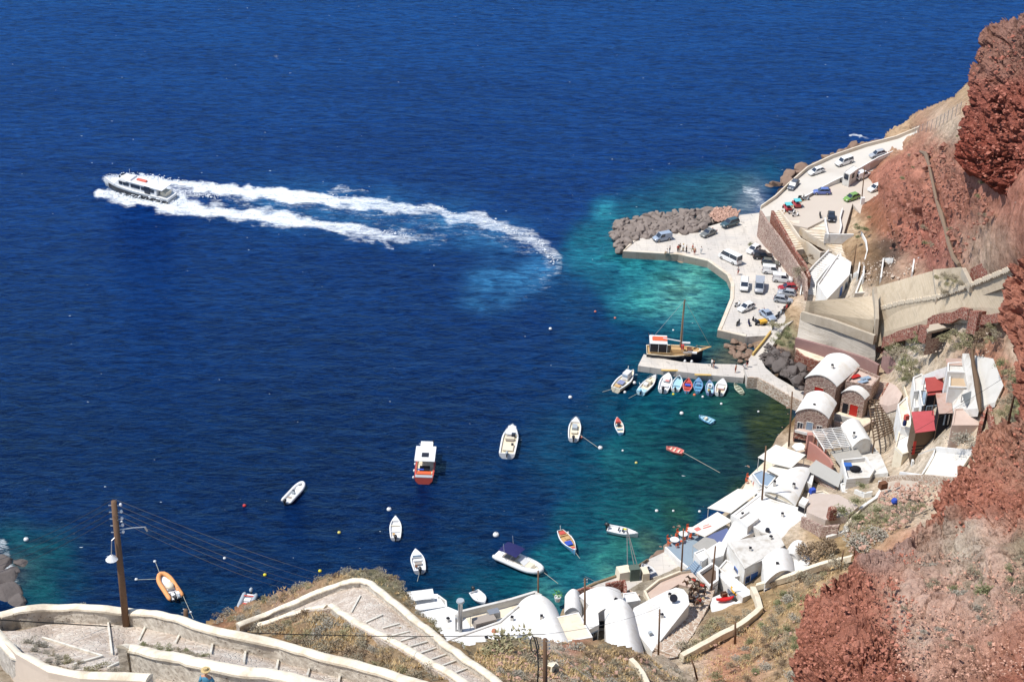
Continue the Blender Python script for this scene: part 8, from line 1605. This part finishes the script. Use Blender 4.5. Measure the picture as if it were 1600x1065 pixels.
for i in range(40):
    seg = [(1240,640),(1226,670),(1205,700),(1180,722),(1165,755),(1150,765),(1110,788),(1075,812),(1050,832),(1038,852),(1020,868)]; k = rnd.random()*(len(seg)-1); j = int(k); f = k-j
    x = seg[j][0]+(seg[j+1][0]-seg[j][0])*f+rnd.gauss(-4, 5); y = seg[j][1]+(seg[j+1][1]-seg[j][1])*f+rnd.gauss(0, 4)
    rock_obj('shore_rock', rnd.choice(RB_), P(x, y, -.15+rnd.random()*.1-.1), rnd.uniform(.25, .55), rnd.uniform(0, 6), 'weedy stone along the inner bay shore', 'rock', 'stones along the inner bay shore')
for x, y, s_, lab in ((1030,866,1.9,'dark weedy rock beside the quay under the terrace rail'),(1044,858,1.4,'ochre weedy rock at the outer corner of the terrace'),(1020,872,1.3,'low dark rock nearest the hoist')):
    rock_obj('weedy_rock', RB_[1], P(x, y, .0), (s_*1.5, s_, s_*.8), 1, lab, 'rock')
RL = [rock_mesh('reef_rock', i+60, DARKR) for i in range(2)]
for x, y, s_, lab in ((0,905,3.2,'dark reef rock at the left edge of the photo, middle one'),(12,925,2.4,'dark reef rock lowest at the left edge'),(-6,880,2.2,'reef rock highest at the left edge'),(25,940,1.6,'small reef rock beside the near wall'),(18,893,1.4,'small foam ringed reef rock'),(36,880,1.2,'outermost small reef rock')):
    rock_obj('reef_rock', rnd.choice(RL), P(x, y, -.1), (s_*1.3, s_, s_*.7), rnd.uniform(0, 6), lab, 'rock')
def rubble(name, poly, layer, n, smin, smax, m_, h=None, seed=1):
    rs = random.Random(seed); b_ = MB(); xs = [p[0] for p in poly]; ys = [p[1] for p in poly]; k = 0
    while k < n:
        x, y = rs.uniform(min(xs), max(xs)), rs.uniform(min(ys), max(ys))
        if not inpoly(np.array([[x, y]]), poly)[0]: continue
        k += 1; c = P(x, y, h) if h is not None else layer.at(x, y); s_ = rs.uniform(smin, smax)*(1 if rs.random() < .85 else 1.8)
        vs = [Vector((rs.gauss(0, 1), rs.gauss(0, 1), rs.gauss(0, .7))).normalized()*s_*rs.uniform(.7, 1.2) for _ in range(6)]
        a = [Vector((s_*rs.uniform(.7, 1.2), 0, 0)), Vector((0, s_*rs.uniform(.7, 1.2), 0)), Vector((-s_*rs.uniform(.7, 1.2), 0, 0)), Vector((0, -s_*rs.uniform(.7, 1.2), 0)), Vector((0, 0, s_*rs.uniform(.5, 1))), Vector((0, 0, -s_*.6))]
        rz = Matrix.Rotation(rs.uniform(0, 6), 3, 'Z') @ Matrix.Rotation(rs.uniform(0, 1), 3, 'X'); vs = [c+rz @ v for v in a]; b_.add(vs, [(0, 1, 4), (1, 2, 4), (2, 3, 4), (3, 0, 4), (1, 0, 5), (2, 1, 5), (3, 2, 5), (0, 3, 5)])
    o_ = b_.build(name, m_); o_['kind'] = 'stuff'; return o_
PKR = mat('pink_rubble', alb(196, 160, 142), .95, .2, 1.5, .5, .1)
rubble('quay_rubble', [(1108,336),(1118,326),(1140,322),(1156,330),(1150,340),(1120,347)], None, 420, .18, .42, PKR, h=2.0, seed=3)
rubble('shore_gravel', [(1190,570),(1210,560),(1240,595),(1230,560),(1200,535),(1186,560)], Off(LL, .985), 160, .2, .5, DARKR, seed=5)
rubble('yard_rubble', [(1378,765),(1400,755),(1436,758),(1440,775),(1400,790),(1370,785)], Off(LL, .98), 150, .12, .35, PKR, seed=6)
rubble('pale_stones', [(1345,410),(1400,400),(1440,415),(1400,436),(1350,440)], Off(LL, .99), 130, .1, .26, mat('pale_stone', alb(214, 196, 178), .95), seed=8)
rubble('red_scree', [(1250,930),(1330,890),(1420,850),(1450,880),(1400,1060),(1240,1060)], Off(RA, .994), 900, .03, .16, REDR, seed=9)
rubble('dusty_scree', [(1400,900),(1450,860),(1600,870),(1600,1060),(1400,1060)], Off(RA, .994), 1500, .03, .12, mat('dusty_stone', alb(210, 164, 142), .95, .2, 2, .5), seed=19)
rubble('crag_scree', [(1500,200),(1530,70),(1600,40),(1600,320),(1560,290),(1505,255)], Off(RDk, .995), 300, .1, .35, mat('crag_stone', alb(176, 112, 94), .95, .25, 2, .5), seed=20)
rubble('red_scree', [(1455,780),(1540,690),(1600,660),(1600,840),(1500,870)], Off(RB, .994), 500, .03, .16, REDR, seed=10)
rubble('slope_stones', [(1080,1000),(1180,960),(1240,910),(1320,880),(1240,1000),(1230,1060),(1060,1060)], Off(LL, .992), 260, .06, .18, PKR, seed=11)
rubble('slope_stones', [(1380,520),(1500,490),(1570,500),(1540,560),(1480,540),(1400,600)], Off(LL, .992), 260, .08, .24, mat('pale_stone', alb(1,1,1)), seed=12)
rubble('slope_stones', [(1320,830),(1440,745),(1500,760),(1440,800),(1330,870)], Off(LL, .985), 300, .1, .35, PKR, seed=13)
rubble('cliff_stones', [(1380,260),(1470,220),(1560,330),(1500,400),(1390,400)], Off(LL, .985), 500, .12, .5, mat('cliff_stone', alb(164, 116, 100), .95, .2, 1, .6), seed=14)
rubble('slope_stones', [(740,1010),(1000,1020),(1060,1060),(760,1065)], Off(FS, .99), 350, .06, .22, PKR, seed=15)
B1 = mat('grey_shrub', alb(168, 158, 136, 1.05), .95, .25, 3, 0); B2 = mat('olive_shrub', alb(160, 154, 120, 1.05), .95, .25, 3, 0); B3 = mat('brown_shrub', alb(158, 138, 114, 1.05), .95, .25, 3, 0); B4 = mat('green_shrub', alb(144, 146, 108, 1.05), .95, .25, 3, 0); B5 = mat('blue_grey_shrub', alb(176, 170, 156, 1.05), .95, .2, 3, 0)
def bush_mesh(name, m_, seed, n=420, blade=.15):
    rs = random.Random(seed); b_ = MB(); lobes = [(Vector((rs.gauss(0, .34), rs.gauss(0, .34), rs.uniform(.05, .30))), rs.uniform(.32, .55)) for _ in range(7)]
    for _ in range(n):
        c0, r = rs.choice(lobes); d = Vector((rs.gauss(0, 1), rs.gauss(0, 1), rs.gauss(.35, 1))).normalized(); k = rs.random()**.4; c = c0+d*r*k; c.z = abs(c.z)*.85
        t = (d+Vector((rs.gauss(0, .6), rs.gauss(0, .6), rs.gauss(.3, .5)))).normalized()*blade*rs.uniform(.6, 1.4); s = t.cross(Vector((rs.gauss(0, 1), rs.gauss(0, 1), rs.gauss(0, 1)))).normalized()*blade*.28
        b_.add([c-s, c+s, c+t], [(0, 1, 2)])
        if rs.random() < .5: u = s.cross(t).normalized()*blade*.28; b_.add([c-u, c+u, c+t*.9], [(0, 1, 2)])
    me = bpy.data.meshes.new(name); me.from_pydata([tuple(v) for v in b_.v], [], b_.f); me.materials.append(m_); return me
def stem_mesh(m_):
    b_ = MB(); rs = random.Random(1)
    for _ in range(7): a = rs.uniform(0, 6.28); b_.tube([(0, 0, -.1), (.25*math.cos(a), .25*math.sin(a), .25), (.5*math.cos(a), .5*math.sin(a), .45)], [.03, .02, .01], 4)
    me = bpy.data.meshes.new('twigs'); me.from_pydata([tuple(v) for v in b_.v], [], b_.f); me.materials.append(m_); return me
TW_ = stem_mesh(WOOD)
BM = {k: [bush_mesh('shrub', m_, 10*i+j) for j in range(3)] for i, (k, m_) in enumerate((('g', B1), ('o', B2), ('b', B3), ('n', B4), ('s', B5)))}
def bush(x, y, wpx, layer, kind, label, group, name='shrub', h=None):
    p = layer.at(x, y) if h is None else P(x, y, h); Z = float(layer.Z([(x, y)])[0]) if h is None else depth_of(x, y, h); s_ = wpx*Z/F*.62
    root = thing(name, p-Vector((0, 0, s_*.12)), label, 'shrub', group, rz=rnd.uniform(0, 6.28)); root.scale = (s_*rnd.uniform(.9, 1.15), s_*rnd.uniform(.9, 1.15), s_*rnd.uniform(.7, 1.0))
    for nm, me in (('foliage', rnd.choice(BM[kind])), ('twigs', TW_)):
        o_ = bpy.data.objects.new(nm, me); COL.objects.link(o_); o_.parent = root
    return root
def scatter(poly, n, smin, smax, layer, kinds, label, group, mind=.6):
    done = []; xs = [p[0] for p in poly]; ys = [p[1] for p in poly]; t = 0
    while len(done) < n and t < n*60:
        t += 1; x, y = rnd.uniform(min(xs), max(xs)), rnd.uniform(min(ys), max(ys)); s_ = rnd.uniform(smin, smax)
        if not inpoly(np.array([[x, y]]), poly)[0]: continue
        if any((x-a)**2+((y-c)*1.5)**2 < (mind*(s_+r)/2)**2 for a, c, r in done): continue
        done.append((x, y, s_)); bush(x, y, s_, layer, rnd.choice(kinds), label, group)
scatter([(400,990),(450,965),(512,955),(545,980),(610,1014),(690,1060),(600,1062),(520,1024),(440,1000)], 44, 18, 42, Off(F2, .998), 'gobsg', 'dry shrub in the hollow inside the zigzag lane', 'shrubs inside the zigzag lane')
scatter([(320,975),(345,962),(385,945),(430,930),(480,912),(530,894),(560,889),(600,893),(628,912),(650,945),(690,985),(672,985),(640,950),(610,915),(565,900),(520,908),(450,936),(380,968)], 38, 12, 26, Off(F2, .998), 'gobgs', 'dry shrub on the outer edge of the zigzag lane', 'shrubs outside the zigzag lane')
bush(786, 1020, 88, Off(FS, .995), 'o', 'largest grey olive shrub, above the right arm of the zigzag lane', 'big shrubs'); bush(830, 1032, 40, Off(FS, .995), 'g', 'round grey shrub left of the thick pole', 'big shrubs'); bush(716, 1012, 26, Off(FS, .995), 'o', 'olive shrub tucked against the zigzag wall', 'big shrubs')
scatter([(860,1012),(905,1003),(960,1012),(1000,1026),(1060,1050),(1080,1070),(760,1075),(780,1045),(850,1050)], 52, 16, 34, Off(FS, .996), 'gobgs', 'dry grey shrub on the bottom slope right of the thick pole', 'shrubs on the bottom slope')
scatter([(1075,1005),(1100,975),(1150,958),(1176,950),(1176,968),(1120,1000),(1062,1030)], 13, 16, 34, Off(LL, .99), 'gos', 'grey shrub between the winding wall and the donkey path', 'shrubs by the donkey path')
scatter([(1200,915),(1300,878),(1330,872),(1260,925),(1246,980),(1236,1060),(1100,1060),(1170,1000),(1205,950)], 40, 14, 32, Off(LL, .99), 'gobns', 'scrubby plant on the dry slope between winding wall and red rock', 'plants on the dry slope')
bush(1262, 862, 48, Off(LL, .985), 'b', 'big brown shrub beside the white vaults', 'big shrubs'); bush(1292, 852, 42, Off(LL, .985), 'b', 'second big brown shrub, nearer the dry slope', 'big shrubs'); bush(1338, 846, 56, Off(LL, .985), 's', 'wide silvery grey shrub above the path edge', 'big shrubs'); bush(1372, 836, 40, Off(LL, .985), 's', 'silvery shrub right of the widest one', 'big shrubs')
bush(1504, 688, 44, Off(LL, .975), 's', 'round silvery shrub between the sheds and the tilted pad', 'big shrubs'); bush(1346, 758, 22, Off(LL, .98), 'n', 'green shrub beside the open roof terrace', 'big shrubs'); bush(1340, 783, 22, Off(LL, .98), 'n', 'green shrub at the path bend', 'big shrubs'); bush(1318, 798, 30, Off(LL, .98), 'n', 'spreading green shrub below the oven', 'big shrubs')
scatter([(1330,815),(1352,796),(1390,790),(1440,775),(1450,790),(1400,815),(1335,845)], 22, 14, 30, Off(LL, .985), 'ngo', 'low green grey shrub on the bank above the path', 'shrubs above the path')
scatter([(1384,545),(1400,530),(1440,522),(1450,545),(1436,565),(1412,598)], 16, 14, 28, Off(LL, .985), 'gno', 'round grey green shrub below the red scrub wall', 'shrubs by the concrete bank')
scatter([(1470,520),(1560,505),(1565,530),(1520,545),(1480,550)], 14, 16, 30, Off(LL, .985), 'gob', 'grey shrub on the pale slope by the ruined hut', 'shrubs by the ruined hut')
scatter([(1555,560),(1590,590),(1600,650),(1560,650),(1568,600)], 12, 16, 32, Off(LL, .985), 'gon', 'shrub on the red soil right of the village', 'shrubs on the red soil')
scatter([(1462,425),(1500,430),(1512,445),(1470,458)], 8, 12, 22, Off(LL, .965), 'go', 'scrub behind the top of the concrete bank', 'scrub by the bank'); scatter([(1205,505),(1238,512),(1236,545),(1216,548)], 9, 12, 22, Off(LL, .985), 'on', 'olive shrub on the mound beside the walkway', 'shrubs by the walkway')
scatter([(1335,345),(1362,335),(1352,365),(1338,372)], 5, 8, 16, Off(LL, .985), 'n', 'green tuft between the black car and the red cliff', 'tufts below the cliff'); scatter([(1260,395),(1278,405),(1262,425),(1248,415)], 6, 8, 14, Off(LL, .98), 'gb', 'dry tuft beside the rimmed staircase', 'tufts by the staircase')
scatter([(1400,230),(1500,185),(1560,330),(1480,400),(1400,380)], 12, 6, 13, Off(LL, .98), 'ng', 'small green tuft on the red cliff face', 'tufts on the red cliff'); bush(1248, 425, 24, Off(LL, .97), 'g', 'grey shrub where the stone wall meets the rimmed staircase', 'big shrubs'); bush(1173, 382, 12, Off(LL, .97), 'n', 'small dark shrub at the ramp wall end', 'big shrubs', h=1.8)
scatter([(1460,880),(1500,870),(1560,880),(1600,870),(1600,930),(1520,960),(1420,900)], 18, 14, 34, Off(RA, .994), 'gsn', 'grey green shrub on the dusty red slope', 'shrubs on the red slope'); scatter([(1400,930),(1560,970),(1590,1030),(1440,1040)], 9, 8, 20, Off(RA, .994), 'gs', 'small grey tuft low on the dusty red slope', 'tufts on the red slope')
scatter([(36,1000),(50,992),(90,1024),(150,1038),(230,1046),(150,1048),(80,1036)], 16, 14, 30, Off(F1, .99), 'gso', 'dry grey shrub behind the inner landing wall', 'shrubs behind the landing wall'); scatter([(222,1008),(250,1008),(330,1024),(320,1028),(250,1016)], 10, 12, 22, Off(F1, .992), 'gn', 'pale green tuft along the middle wall', 'tufts along the middle wall'); bush(362, 1062, 34, Off(F1, .988), 'o', 'yellowish shrub right of the walker', 'big shrubs'); bush(130, 948, 20, Off(F1, 1.01), 's', 'dry twiggy shrub beyond the outer wall', 'big shrubs')
def grass(name, poly, layer, n, size, m_, seed):
    rs = random.Random(seed); b_ = MB(); xs = [p[0] for p in poly]; ys = [p[1] for p in poly]; q_ = np.array([(rs.uniform(min(xs), max(xs)), rs.uniform(min(ys), max(ys))) for _ in range(n)]); q_ = q_[inpoly(q_, poly)]; Wp = unproject(q_, layer.Z(q_))
    for p in Wp:
        if noise.noise(Vector(p)*.35) < -.08: continue
        c = Vector(p)
        for _ in range(3): t = Vector((rs.gauss(0, .4), rs.gauss(0, .4), 1)).normalized()*size*rs.uniform(.6, 1.5); s = Vector((rs.gauss(0, 1), rs.gauss(0, 1), 0)).normalized()*size*.12; b_.add([c-s, c+s, c+t], [(0, 1, 2)])
    o_ = b_.build(name, m_); o_['kind'] = 'stuff'
GR = mat('dry_grass_blades', alb(224, 198, 152, 1.0), .95, .2, 2, 0)
grass('dry_grass', [(400,985),(512,950),(610,1012),(700,1062),(600,1070),(440,1004)], Off(F2, .998), 5000, .35, GR, 1)
grass('dry_grass', [(320,975),(450,914),(560,888),(640,935),(690,985),(600,915),(450,940),(370,970)], Off(F2, .998), 2500, .3, GR, 2)
grass('dry_grass', [(740,1010),(860,1000),(1000,1020),(1080,1065),(740,1070)], Off(FS, .997), 7000, .4, GR, 3)
grass('dry_grass', [(1075,1000),(1180,950),(1330,870),(1246,960),(1236,1065),(1060,1065)], Off(LL, .992), 7000, .4, GR, 4)
